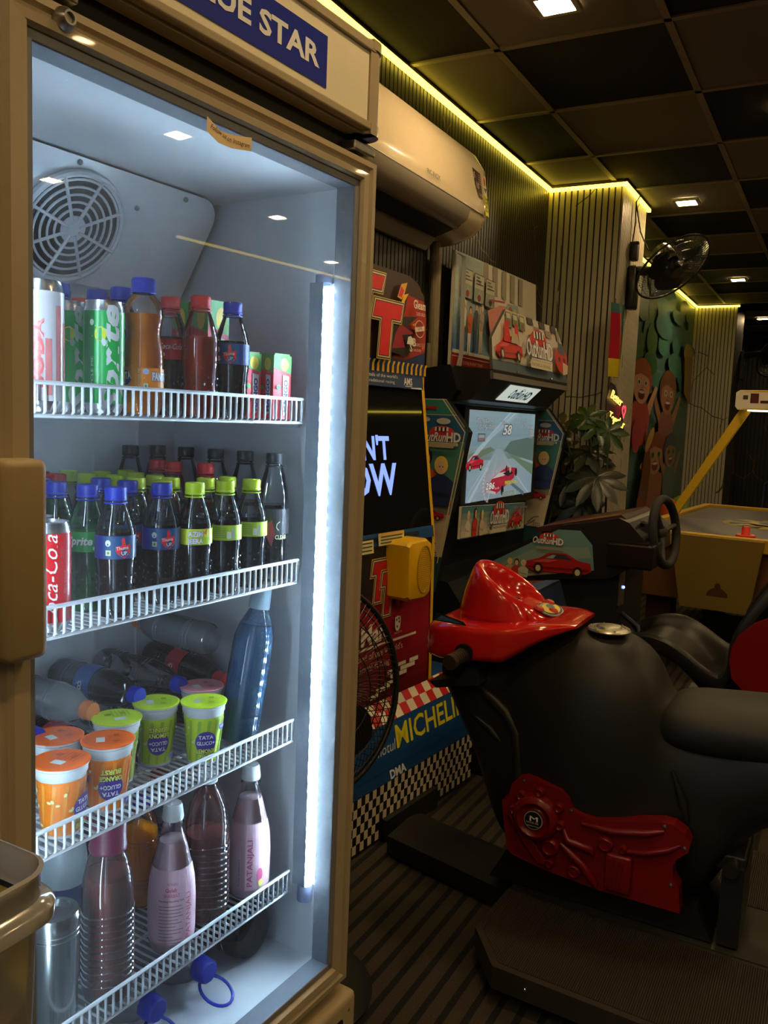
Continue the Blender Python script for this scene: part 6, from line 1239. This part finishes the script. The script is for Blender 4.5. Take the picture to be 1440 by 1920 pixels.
# ================================================================== DRIVING SEAT
st = thing('driving_seat', 'black bucket seat with a red back shell behind the motorbike tank', 'driving seat', (-.32, 3.32, ZF))
def fs(mb, name, m, parent=st, **k): return mb.build(name, m, parent, off=(-.32, 3.32, ZF), **k)
vinyl = mat('seat_vinyl', (.011, .010, .009), .38, noise=.3, nscale=20, bump=.1); SY = 3.32
cs_ = [(-.70, -.845, .06, .05), (-.66, -.800, .035, .16), (-.58, -.765, .03, .22), (-.50, -.770, .035, .25), (-.42, -.830, .05, .26), (-.36, -.895, .07, .26), (-.31, -.935, .085, .26), (-.265, -.89, .09, .26), (-.235, -.80, .09, .26), (-.205, -.70, .085, .26), (-.165, -.60, .07, .25), (-.12, -.50, .05, .23), (-.08, -.40, .03, .19), (-.06, -.345, .01, .12)]
rows = []
for (x, z_, bol, hw) in cs_:
    r = []
    for k in range(17):
        a = -1 + 2 * k / 16; e = max(0, (abs(a) - .55) / .45); up = bol * math.sin(e * PI * .62) * 1.15
        t_ = min(1, max(0, (x + .29) / .10)); r.append(Vector((x - up * t_, SY + a * hw, z_ + up * (1 - t_))))
    rows.append(r)
th = []
for r, (x, z_, b_, hw) in zip(rows, cs_): t_ = min(1, max(0, (x + .29) / .10)); th.append([p + Vector((.045 * t_, 0, -.05 * (1 - t_) - .01)) for p in r])
mb = MB(); full = [a + list(reversed(b)) for a, b in zip(rows, th)]; mb.rings(full, cap=(True, True)); fs(mb, 'cushion', vinyl, smooth=60, subd=1)
mb = MB(); rr = []
for (x, z_, hw) in ((-.215, -.985, .14), (-.17, -.96, .21), (-.125, -.86, .235), (-.09, -.72, .24), (-.062, -.60, .23), (-.035, -.50, .215), (-.01, -.41, .17), (.0, -.37, .10)): rr.append([(x + .010 + .035 * (1 - abs(a) ** 2.5), SY + a * hw, z_) for a in [-1 + 2 * k / 14 for k in range(15)]] + [(x + .005, SY + a * hw, z_) for a in [1 - 2 * k / 14 for k in range(15)]])
mb.rings(rr, cap=(True, True)); fs(mb, 'back_shell', mat('shell_red', (.20, .004, .007), .35), smooth=60)
mb = MB(); rr = [[(x, SY - hw - .012 + (0 if q < 2 else .018), z_ + dz) for q, dz in ((0, -.05), (1, .05), (2, .05), (3, -.05))] for (x, z_, hw) in ((-.30, -.93, .245), (-.20, -.92, .25), (-.13, -.84, .25), (-.09, -.72, .245), (-.06, -.60, .235))]
mb = MB(); mb.prism([(-.275, -.72), (-.255, -.675), (-.21, -.63), (-.13, -.585), (-.02, -.56), (.03, -.60), (.03, -.88), (-.10, -.90), (-.22, -.875), (-.268, -.83), (-.28, -.77)], (0, SY - .272, 0), (1, 0, 0), (0, 0, 1), (0, -1, 0), .020); fs(mb, 'side_shell', MATS['shell_red'], smooth=30)
mb = MB(); mb.box((-.45, SY - .16, -1.30), (-.18, SY + .16, -.99)); mb.box((-.55, SY - .20, -1.345), (-.05, SY + .20, -1.29), bev=.01); fs(mb, 'seat_base', BLACK)
mb = MB(); mb.tube([(-.25, SY - .17, -.99), (-.10, SY - .19, -.985)], .010, 8); mb.ball((-.09, SY - .19, -.985), .018); fs(mb, 'slide_lever', RUBBER, smooth=50)

# ================================================================== AIR HOCKEY TABLE
HR = -.07; hx = Vector((math.cos(HR), math.sin(HR), 0)); HO = Vector((-1.06, 4.86, ZF))
ah = thing('air_hockey_table', 'yellow-railed air hockey table with a dark playfield and overhead scoreboard', 'air hockey table', HO, HR)
hy_ = mat('hockey_yellow', (.55, .33, .02), .45, noise=.1, nscale=6); hw_ = mat('hockey_body', (.13, .05, .014), .55, noise=.15, nscale=5)
HL, HWd = 2.10, 1.28; TZ = .80
def fh(mb, name, m, **k): return mb.build(name, m, ah, **k)
mb = MB(); mb.box((.04, .06, .42), (HWd - .04, HL - .06, TZ - .07)); fh(mb, 'body', hw_)
for nm_, lo, hi in (('rail', (0, 0, TZ - .075), (HWd, .05, TZ)), ('rail', (0, HL - .05, TZ - .075), (HWd, HL, TZ)), ('rail', (0, .05, TZ - .075), (.05, HL - .05, TZ)), ('rail', (HWd - .05, .05, TZ - .075), (HWd, HL - .05, TZ))):
    mb = MB(); mb.box(lo, hi, bev=.006); fh(mb, nm_, hy_)
mb = MB(); mb.box((.05, .05, TZ - .05), (HWd - .05, HL - .05, TZ - .022), col=(.085, .075, .10)); A = Art(mb, (0, 0, TZ - .022), (1, 0, 0), (0, 1, 0))
A.rect(.05, 1.03, HWd - .05, 1.045, (.30, .24, .12)); A.rect(.07, .07, .075, HL - .07, (.3, .22, .1)); A.disc(HWd / 2, 1.04, .30, .30, (.34, .25, .03), 32)
for k_ in range(16):
    t = 2 * PI * k_ / 16; A.poly([(HWd / 2 + r * math.cos(t + d), 1.04 + r * math.sin(t + d)) for r, d in ((.17, 0), (.27, 0), (.27, .2), (.17, .2))], (.05, .06, .07) if k_ % 2 else (.42, .40, .30))
A.disc(HWd / 2, 1.04, .14, .14, (.45, .34, .04), 24); A.disc(HWd / 2, 1.04, .09, .09, (.05, .08, .16), 20); fh(mb, 'playfield', PRINTW)
mb = MB(); cut = [(HWd / 2 - .09 - .0, 0)]
tp = [(.27, .79), (.745, .79), (.70, .40), (.345, .40)]
mb.prism(tp, (0, -.035, 0), (1, 0, 0), (0, 0, 1), (0, -1, 0), .022); tpn = fh(mb, 'goal_panel', mat('goal_panel_yellow', (.19, .125, .022), .55, noise=.12, nscale=4))
mb = MB(); mb.prism([(-.055, 0), (.055, 0), (.050, .022), (.030, .040), (.016, .046), (.014, .066), (.006, .074), (-.006, .074), (-.014, .066), (-.016, .046), (-.030, .040), (-.050, .022)], (.535, -.0365, .475), (1, 0, 0), (0, 0, 1), (0, -1, 0), .004); mb.build('mallet_cutout', mat('cutout_brown', (.07, .02, .008), .6), tpn)
for (x, y) in ((.18, .25), (1.1, .25), (.18, 1.85), (1.1, 1.85)):
    mb = MB(); mb.box((x - .07, y - .07, .0), (x + .07, y + .07, .43)); fh(mb, 'leg', mat('leg_brown', (.06, .025, .01), .6))
for sx, nm in ((0, 'arm'), (1, 'arm')):
    mb = MB(); yb = .92; x0, x1 = (.005, .44) if sx == 0 else (HWd - .005, HWd - .44); mb.prism([(x0, TZ - .02), (x0 + (.055 if sx == 0 else -.055), TZ - .02), (x1 + (.03 if sx == 0 else -.03), 1.50), (x1 - (.035 if sx == 0 else -.035), 1.50)], (0, yb, 0), (1, 0, 0), (0, 0, 1), (0, -1, 0), .05); fh(mb, 'arm', mat('arm_yellow', (.62, .40, .02), .4, noise=.05))
mb = MB(); mb.prism([(.385, 1.515), (.40, 1.495), (.85, 1.495), (.865, 1.515), (.865, 1.60), (.84, 1.615), (.41, 1.615), (.385, 1.60)], (0, .86, 0), (1, 0, 0), (0, 0, 1), (0, -1, 0), .20, col=(.46, .42, .35)); A = Art(mb, (0, .86, 0), (1, 0, 0), (0, 0, 1), (0, -1, 0))
A.rect(.470, 1.535, .518, 1.595, (.05, .004, .006)); A.rect(.615, 1.535, .680, 1.595, (.05, .004, .006)); A.rect(.528, 1.535, .60, 1.552, (.03, .004, .006)); A.text('I', .435, 1.560, .022, (.03, .03, .03), bold=.05, w=.014); A.rect(.43, 1.607, .85, 1.614, (.50, .33, .03)); A.rect(.43, 1.495, .85, 1.502, (.42, .30, .03)); scb = fh(mb, 'scoreboard', PRINT)
mb = MB(); A = Art(mb, (0, .858, 0), (1, 0, 0), (0, 0, 1), (0, -1, 0)); A.text('0', .578, 1.5365, .0145, (1.0, .03, .05), bold=.03); mb.build('red_digit', print_mat('digit_glow', .4, emit=5), scb)
mb = MB(); mb.box((.455, .875, 1.488), (.83, 1.045, 1.496)); mb.build('lamp_tray', mat('table_lamp', (.9, .9, .8), .5, emit=(1, .85, .6), es=2.2), scb)
def mallet(x, y, label):
    p = HO + hx * x + Vector((-math.sin(HR), math.cos(HR), 0)) * y; t = thing('hockey_mallet', label, 'mallet', (p.x, p.y, ZF + TZ - .020), 0, 'red hockey mallets')
    mb = MB(); mb.lathe([(.0001, 0), (.050, 0), (.052, .006), (.050, .024), (.044, .026), (.028, .020), (.022, .030), (.0215, .060), (.016, .070), (.0001, .073)], 32); mb.build('mallet_body', mat('mallet_red', (.75, .05, .03), .3), t, smooth=50)
mallet(.625, .13, 'red mallet standing near the front rail of the air hockey table'); mallet(.66, 1.72, 'red mallet at the far end of the air hockey table')

# ================================================================== ON AND BEFORE THE COLUMN
wf = thing('wall_fan', 'black oscillating wall fan mounted on the slatted column, tilted down', 'fan', (-1.100, 4.72, .78))
def fw(mb, name, m, parent=wf, **k): return mb.build(name, m, parent, off=(-1.100, 4.72, .78), **k)
wfc = Vector((-.868, 4.70, .845)); wax = Vector((.60, -.30, -.72)).normalized()
mb = MB(); guard(mb, wfc, wax, .208, .045, .055, ring=.006, spokes=72, wr_=.0008); fw(mb, 'wire_guard', MATS['fan_wire'], smooth=60)
mb = MB(); blades(mb, wfc, wax, .165, 3); fw(mb, 'blade_wheel', MATS['fan_blade'], smooth=60)
mb = MB(); Mq = Vector((0, 0, 1)).rotation_difference(-wax).to_matrix(); mb.lathe([(.05, .03), (.058, .045), (.058, .11), (.050, .135), (.0001, .142)], 32, wfc, Mq); fw(mb, 'motor_housing', mat('motor_bronze', (.10, .085, .05), .35, noise=.1), smooth=50)
mb = MB(); mb.box((-1.100, 4.675, .635), (-1.045, 4.760, .865), bev=.016); bm_ = wfc - wax * .09
mb.tube([(-1.06, 4.715, .84), (-1.0, 4.71, .835), (-.955, 4.705, .84), tuple(bm_)], [.026, .024, .022, .026], 14); fw(mb, 'wall_bracket', mat('bracket_black', (.012, .012, .012), .3), smooth=40)
mb = MB(); mb.box((-1.100, 4.70, .895), (-1.060, 4.765, .985), bev=.012); mb.box((-1.098, 4.69, .975), (-1.05, 4.72, .99), bev=.004); fw(mb, 'switch_box', BLACK, smooth=40)
mb = MB(); mb.tube([(-1.092, 4.73, .985), (-1.085, 4.74, 1.10), (-1.088, 4.73, 1.20), (-1.07, 4.74, 1.235)], .0035, 6); mb.tube([(-1.088, 4.73, 1.20), (-1.06, 4.76, 1.05), (-1.01, 4.74, .95), tuple(wfc - wax * .12)], .0035, 6); fw(mb, 'cord', RUBBER, smooth=50)
# neon sign
ns = thing('neon_sign', 'glowing warm yellow neon lettering with a red heart on the column side', 'neon sign', (-1.097, 4.60, .09))
def fn_(mb, name, m, parent=ns, **k): return mb.build(name, m, parent, off=(-1.097, 4.60, .09), **k)
mb = MB(); mb.prism([(4.40, .15), (4.47, .235), (4.56, .225), (4.66, .16), (4.76, .14), (4.78, .06), (4.84, -.01), (4.80, -.045), (4.62, -.03), (4.46, -.01), (4.41, .04)], (-1.091, 0, 0), (0, 1, 0), (0, 0, 1), (1, 0, 0), .005); fn_(mb, 'backing', BLACK)
def neon(s, y, z_, h, w, rot, m, par):
    cu = bpy.data.curves.new('t', 'FONT'); cu.body = s; cu.size = 1; cu.shear = .45; cu.fill_mode = 'NONE'; cu.bevel_depth = .016; cu.bevel_resolution = 1; cu.resolution_u = 3; cu.offset = -.02; cu.space_character = .9
    ob = bpy.data.objects.new('t', cu); C.objects.link(ob); ev = ob.evaluated_get(bpy.context.evaluated_depsgraph_get()); me = ev.to_mesh()
    vs = [v.co.copy() for v in me.vertices]; fs_ = [tuple(p.vertices) for p in me.polygons]; ev.to_mesh_clear(); bpy.data.objects.remove(ob); bpy.data.curves.remove(cu)
    x0, x1 = min(v.x for v in vs), max(v.x for v in vs); kx = w / (x1 - x0); ky = h / .7; mb = MB(); ca, sa = math.cos(rot), math.sin(rot); pts = []
    for v in vs: a, b = (v.x - x0) * kx, v.y * ky; pts.append((-1.078 + v.z * .15, y + a * ca - b * sa, z_ + a * sa + b * ca))
    mb.add(pts, fs_); return fn_(mb, 'neon_tube', m, par)
neo = mat('neon_yellow', (1, .8, .3), .4, emit=(1, .58, .12), es=1.6); neo_r = mat('neon_red', (1, .1, .1), .4, emit=(1, .03, .06), es=3.0)
neon('Better', 4.425, .155, .050, .27, -.16, neo, ns); neon('Together', 4.425, .040, .050, .36, -.13, neo, ns)
mb = MB(); mb.tube([(-1.076, 4.735 + .040 * (16 * math.sin(t) ** 3) / 16, .095 + .036 * (13 * math.cos(t) - 5 * math.cos(2 * t) - 2 * math.cos(3 * t) - math.cos(4 * t)) / 16) for t in [2 * PI * k / 32 for k in range(32)]], .0024, 6, closed=True)
fn_(mb, 'neon_heart', neo_r)
# hanging pennant
pn = thing('party_pennant', 'glossy red, teal and yellow pennant hanging on the column side above the neon sign', 'pennant', (-1.097, 4.45, .43))
mb = MB(); rows = []
for i_ in range(9):
    v = i_ / 8; z_ = .625 - .365 * v; w0, w1 = 4.345 + .02 * math.sin(v * 3) + .10 * max(0, v - .72), 4.575 - .055 * v - .10 * max(0, v - .72)
    rows.append([(-1.088 + .040 * math.sin(PI * a), w0 + (w1 - w0) * a, z_) for a in [k / 8 for k in range(9)]])
n0 = len(mb.f); mb.rings(rows, closed=False)
for i_ in range(8):
    for j_ in range(8):
        c_ = (.05, .14, .14)
        if j_ < 3 and 1 <= i_ < 6: c_ = (.36, .012, .03)
        if i_ >= 6: c_ = (.50, .38, .02)
        if j_ >= 3 and 2 < i_ < 6: c_ = (.20, .12, .05)
        if i_ == 5 and j_ > 4: c_ = (.34, .04, .02)
        mb.c[n0 + i_ * 8 + j_] = c_
mb.build('pennant_sheet', print_mat('glossy_print', .12), pn, off=pn.location, smooth=60)
mb = MB(); mb.tube([(-1.095, 4.46, .63), (-1.095, 4.46, .66)], .002, 5); mb.build('string', RUBBER, pn, off=pn.location)

# mural
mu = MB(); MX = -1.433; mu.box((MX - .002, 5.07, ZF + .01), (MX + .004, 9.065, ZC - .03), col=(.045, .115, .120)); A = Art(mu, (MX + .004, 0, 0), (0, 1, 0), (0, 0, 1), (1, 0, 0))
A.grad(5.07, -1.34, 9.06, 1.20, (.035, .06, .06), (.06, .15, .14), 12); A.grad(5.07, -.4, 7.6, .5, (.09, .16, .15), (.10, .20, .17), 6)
rr_ = random.Random(11)
for k_ in range(46): A.disc(rr_.uniform(5.1, 7.2), rr_.uniform(.45, 1.15), rr_.uniform(.10, .28), rr_.uniform(.05, .14), (rr_.uniform(.02, .06), rr_.uniform(.07, .13), rr_.uniform(.02, .04)), 12)
for k_ in range(22): A.disc(rr_.uniform(7.0, 9.0), rr_.uniform(.2, 1.15), rr_.uniform(.15, .4), rr_.uniform(.04, .10), (.05, .13 + .05 * rr_.random(), .12), 12)
A.poly([(5.95, 1.0), (6.15, 1.0), (6.0, .3), (5.9, -.5), (5.6, -1.3), (5.2, -1.3), (5.6, -.4), (5.85, .2)], (.09, .035, .015)); A.poly([(5.1, .35), (5.35, .35), (5.5, -.2), (5.3, -.25)], (.10, .04, .02))
def kid(y, z_, wy, wz, hair, shirt, skin=(.50, .27, .16), glasses=None, arm=1):
    q = lambda pts: [(y + a * wy, z_ + b * wz) for a, b in pts]
    A.poly(q([(-.5, -1.6), (-.35, -.85), (.35, -.85), (.6, -1.6), (.45, -3.0), (-.45, -3.0)]), shirt); A.poly(q([(.4, -1.0), (.85, .1), (1.0, .0), (.6, -1.5)]), skin); A.poly(q([(-.4, -1.0), (-.75, -.2), (-.9, -.4), (-.5, -1.5)]), skin)
    A.disc(y, z_ + wz * .22, wy * .60, wz * 1.05, hair, 20); A.disc(y, z_ - wz * .08, wy * .46, wz * .88, skin, 20); A.disc(y, z_ - wz * .50, wy * .20, wz * .26, (.12, .02, .03), 14); A.disc(y, z_ - wz * .38, wy * .17, wz * .07, (.5, .45, .4), 10)
    A.poly(q([(-.50, .30), (-.1, .52), (.2, .42), (.52, .25), (.42, 1.0), (-.1, 1.25), (-.42, 1.0)]), hair); A.disc(y, z_ - wz * .14, wy * .07, wz * .10, tuple(c * .8 for c in skin), 10)
    for s_ in (-1, 1): A.disc(y + s_ * wy * .19, z_ + wz * .08, wy * .10, wz * .17, glasses or (.45, .42, .36), 12); A.disc(y + s_ * wy * .19, z_ + wz * .08, wy * .05, wz * .09, (.03, .02, .02), 10)
kid(6.66, .34, .62, .155, (.28, .07, .02), (.36, .06, .05)); kid(7.72, .30, .66, .17, (.12, .05, .025), (.20, .08, .07), (.28, .13, .07)); kid(7.32, -.22, .66, .16, (.16, .05, .02), (.22, .10, .05), (.34, .17, .09), (.05, .16, .07)); kid(7.98, -.20, .56, .14, (.04, .06, .08), (.08, .12, .12), (.22, .13, .08), (.05, .12, .06))
A.poly([(6.3, -1.2), (6.9, -1.2), (7.1, -.3), (6.9, .05), (6.75, -.4)], (.12, .045, .02)); A.disc(6.48, -.05, .16, .13, (.34, .05, .06), 14); A.disc(6.98, -.08, .18, .06, (.40, .25, .08), 12, a=.5)
A.disc(8.5, .72, .26, .09, (.26, .19, .02), 16); A.poly([(8.3, .70), (8.75, .70), (8.8, .25), (8.4, .35)], (.20, .12, .02)); A.poly([(5.1, -.1), (5.45, .0), (5.4, -.5), (5.15, -.9)], (.34, .05, .06))
for k_ in range(7): A.poly([(6.1 + k_ * .16, -1.1), (6.26 + k_ * .16, -1.1), (6.22 + k_ * .16, -.55 - .1 * (k_ % 3))], (.36, .14, .05))
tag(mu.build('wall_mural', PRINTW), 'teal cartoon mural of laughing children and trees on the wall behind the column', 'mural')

# plants in the corner before the column
def palmate(mb, c, nrm, R, lobes=9, col=(.02, .05, .015), droop=.25, a0=0, spread=1.75 * PI):
    M = Vector((0, 0, 1)).rotation_difference(Vector(nrm).normalized()).to_matrix(); c = Vector(c); pts = []; n = lobes
    for k in range(n):
        t = a0 - spread / 2 + spread * k / (n - 1); L = R * (1 - .25 * abs(k - (n - 1) / 2) / (n / 2)); w = R * .155; prof = ((.10, .35), (.35, .75), (.6, 1.0), (.8, .75), (1.0, .02)); l, r, m_ = [], [], []
        for s_, ww in prof:
            ce = Vector((math.cos(t) * L * s_, math.sin(t) * L * s_, -droop * R * s_ * s_)); pe = Vector((-math.sin(t), math.cos(t), 0)); l.append(c + M @ (ce + pe * w * ww + Vector((0, 0, R * .03)))); r.append(c + M @ (ce - pe * w * ww + Vector((0, 0, R * .03)))); m_.append(c + M @ ce)
        mb.rings([l, m_, r], closed=False, col=col); b0_ = [c] + [l[0], m_[0], r[0]]; mb.add(b0_, [(0, 1, 2), (0, 2, 3)], col)
leafm, nt, b = node_mat('leaf_green'); a = nt.nodes.new('ShaderNodeAttribute'); a.attribute_name = 'ink'; nt.links.new(a.outputs['Color'], b.inputs['Base Color']); b.inputs['Roughness'].default_value = .35
def potted(x, y, label, leaves, pot=(.05, .03, .02)):
    t = thing('potted_plant', label, 'potted plant', (x, y, ZF)); mb = MB(); mb.lathe([(.0001, 0), (.10, 0), (.13, .24), (.14, .25), (.14, .27), (.125, .27), (.12, .23), (.0001, .23)], 32); mb.build('pot', mat('pot_brown', (.05, .03, .02), .5), t, smooth=40)
    ml_ = MB(); ms = MB()
    for (c, nrm, R, n, col, a0) in leaves:
        palmate(ml_, c, nrm, R, n, col, a0=a0); ms.tube([(x, y, ZF + .22), (x * .6 + c[0] * .4, y * .6 + c[1] * .4, (ZF + .22) * .35 + c[2] * .65 - .05), c], .0055, 6)
    ml_.build('foliage', leafm, t, off=t.location, smooth=60); ms.build('stem', mat('stem_green', (.03, .045, .015), .5), t, off=t.location, smooth=60)
g1, g2, g3 = (.014, .045, .008), (.028, .030, .016), (.010, .014, .008)
potted(-1.02, 4.30, 'tall potted plant with broad hand-shaped leaves before the column', [((-1.10, 4.28, .00), (.3, -.6, .7), .12, 7, g1, 0.0), ((-1.16, 4.30, .045), (.1, -.8, .5), .13, 8, g1, -.5), ((-1.04, 4.27, -.02), (.3, -.9, .3), .12, 8, g1, -.9), ((-1.29, 4.32, .0), (.2, -.6, .6), .14, 7, (.06, .055, .02), 2.8),
    ((-1.07, 4.22, -.25), (.15, -.72, .62), .185, 10, g2, -PI / 2), ((-1.14, 4.3, -.13), (.1, -.5, .8), .16, 8, g3, -.6), ((-1.16, 4.30, -.40), (.2, -.8, .4), .16, 9, g3, -1.6)])
potted(-1.33, 4.22, 'dark leafy potted plant low behind the car racing machine, beside the taller plant', [((-1.25, 4.33, -.30), (.1, -.8, .5), .13, 8, g3, -1.2), ((-1.30, 4.36, -.12), (.0, -.7, .6), .13, 7, g3, -1), ((-1.22, 4.3, -.44), (.1, -.8, .5), .14, 8, g2, -1.7), ((-1.14, 4.28, -.50), (.2, -.7, .6), .15, 8, g3, -1.4), ((-1.30, 4.33, -.50), (-.2, -.8, .5), .14, 8, g2, -2.0)])

# far end: chair, fan, small toys on the far rail
ch = thing('plastic_chair', 'dark blue plastic chair far back at the right edge', 'chair', (-.60, 9.9, ZF), -.3); bl_ = mat('chair_blue', (.03, .03, .10), .4)
mb = MB(); mb.box((-.22, -.22, .42), (.22, .22, .45), bev=.012); mb.build('seat', bl_, ch)
for (x, y) in ((-.2, -.2), (.2, -.2), (-.2, .2), (.2, .2)): mb = MB(); mb.tube([(x * 1.15, y * 1.15, 0), (x, y, .43)], .02, 8); mb.build('leg', bl_, ch)
mb = MB(); mb.tube([(-.21, .2, .43), (-.22, .26, .80), (-.12, .28, .90), (.12, .28, .90), (.22, .26, .80), (.21, .2, .43)], .018, 8)
for k_ in range(5): mb.tube([(-.13 + k_ * .065, .20, .44), (-.13 + k_ * .065, .275, .88)], .011, 6)
mb.build('backrest', bl_, ch, smooth=50)
f2 = thing('far_wall_fan', 'dark wall fan on the far pillar at the right edge', 'fan', (-.88, 9.0 + .72, .82)); c2_ = Vector((-.68, 9.55, .80)); a2_ = Vector((.7, -.5, -.5)).normalized()
mb = MB(); guard(mb, c2_, a2_, .24, .05, .06, spokes=40, wr_=.0015); mb.build('wire_guard', MATS['fan_wire'], f2, off=f2.location); mb = MB(); blades(mb, c2_, a2_, .19, 3); mb.build('blade_wheel', MATS['fan_blade'], f2, off=f2.location)
mb = MB(); mb.tube([(-1.03, 9.65, .80), (-.85, 9.62, .82), tuple(c2_ - a2_ * .05)], .03, 10); mb.box((-1.03, 9.6, .55), (-.99, 9.69, .85), bev=.01); mb.build('wall_bracket', BLACK, f2, off=f2.location)
for (x, y, col_, l, h_) in ((-1.16, 7.35, (.12, .26, .03), 'green', .30), (-1.21, 7.2, (.60, .10, .02), 'orange', .24)):
    t = thing('toy_bolster', 'upright ' + l + ' cartoon toy standing behind the air hockey table by the mural', 'toy', (x, y, ZF)); mb = MB(); mb.lathe([(.0001, 0), (.09, 0), (.095, .30), (.08, .62 + h_ * .3), (.05, .70 + h_ * .3), (.0001, .73 + h_ * .3)], 20); mb.build('toy_body', mat('toy_' + l, col_, .5), t, smooth=60)

# ================================================================== PLASTIC TUB IN THE FOREGROUND
TX_, TY_ = -.527, .258; TZ0 = -.552
tb_ = thing('plastic_tub', 'translucent rectangular plastic tub of small dark items in the lower left foreground', 'plastic tub', (TX_, TY_, TZ0))
tubm = thin_mat('tub_plastic', (.94, .90, .84), .05, .12, haze=.24, hazecol=(.85, .82, .78)); Wt, Dt = .115, .098
def rrect(hx_, hy_, r, z_, n=6):
    o = []
    for (sx, sy, a0) in ((1, 1, 0), (-1, 1, PI / 2), (-1, -1, PI), (1, -1, 3 * PI / 2)):
        for k in range(n + 1): t = a0 + PI / 2 * k / n; o.append((sx * (hx_ - r) + r * math.cos(t), sy * (hy_ - r) + r * math.sin(t), z_))
    return o
mb = MB(); mb.rings([rrect(Wt * .84, Dt * .84, .016, .004), rrect(Wt * .88, Dt * .88, .02, .0), rrect(Wt * .90, Dt * .90, .02, .01), rrect(Wt * .965, Dt * .965, .022, .235)], cap=(True, False)); mb.build('tub_wall', tubm, tb_, smooth=50)
mb = MB(); mb.rings([rrect(Wt * .965, Dt * .965, .022, .232), rrect(Wt * 1.04, Dt * 1.05, .026, .233), rrect(Wt * 1.045, Dt * 1.055, .027, .241), rrect(Wt * 1.02, Dt * 1.03, .026, .244), rrect(Wt * .985, Dt * .985, .024, .246), rrect(Wt * .985, Dt * .985, .024, .262), rrect(Wt * 1.0, Dt * 1.0, .025, .264), rrect(Wt * .975, Dt * .975, .023, .265), rrect(Wt * .955, Dt * .955, .022, .240)]); mb.build('rim', thin_mat('tub_rim_plastic', (.94, .90, .84), .08, .12, haze=.48, hazecol=(.85, .82, .78)), tb_, smooth=50)
rt_ = random.Random(5)
fill = [(.03, .018, .012), (.06, .035, .02), (.015, .015, .016), (.30, .14, .03), (.22, .20, .18), (.40, .30, .05)]
for k_ in range(26):
    t = thing('wrapped_snack', 'small dark wrapped item lying in the plastic tub', 'wrapped item', (TX_ + rt_.uniform(-.07, .07), TY_ + rt_.uniform(-.055, .055), TZ0 + .018 + .0087 * k_), (rt_.uniform(-.4, .4), rt_.uniform(-.4, .4), rt_.uniform(0, 3)), 'items in the plastic tub')
    c_ = fill[k_ % 6]; mb = MB(); mb.box((-.040, -.012, -.006), (.040, .012, .006), bev=.004); mb.box((-.050, -.010, -.001), (-.038, .010, .001)); mb.box((.038, -.010, -.001), (.050, .010, .001)); mb.build('wrapper', mat('wrapper_%d' % (k_ % 6), c_, .25), t, smooth=50)
tbl = thing('counter_stand', 'small brown stand under the plastic tub, below the frame', 'stand', (TX_, TY_, ZF))
mb = MB(); mb.box((-.15, -.13, .755), (.13, .11, .79)); mb.build('stand_top', mat('stand_wood', (.10, .05, .02), .5), tbl)
for (x, y) in ((-.13, -.11), (.11, -.11), (-.13, .09), (.11, .09)): mb = MB(); mb.box((x - .012, y - .012, 0), (x + .012, y + .012, .755)); mb.build('leg', MATS['stand_wood'], tbl)

# ------------------------------------------------------------------ lift everything so that the floor is z = 0
for o in list(sc.objects):
    if o.parent is None and o is not cam: o.location.z += H
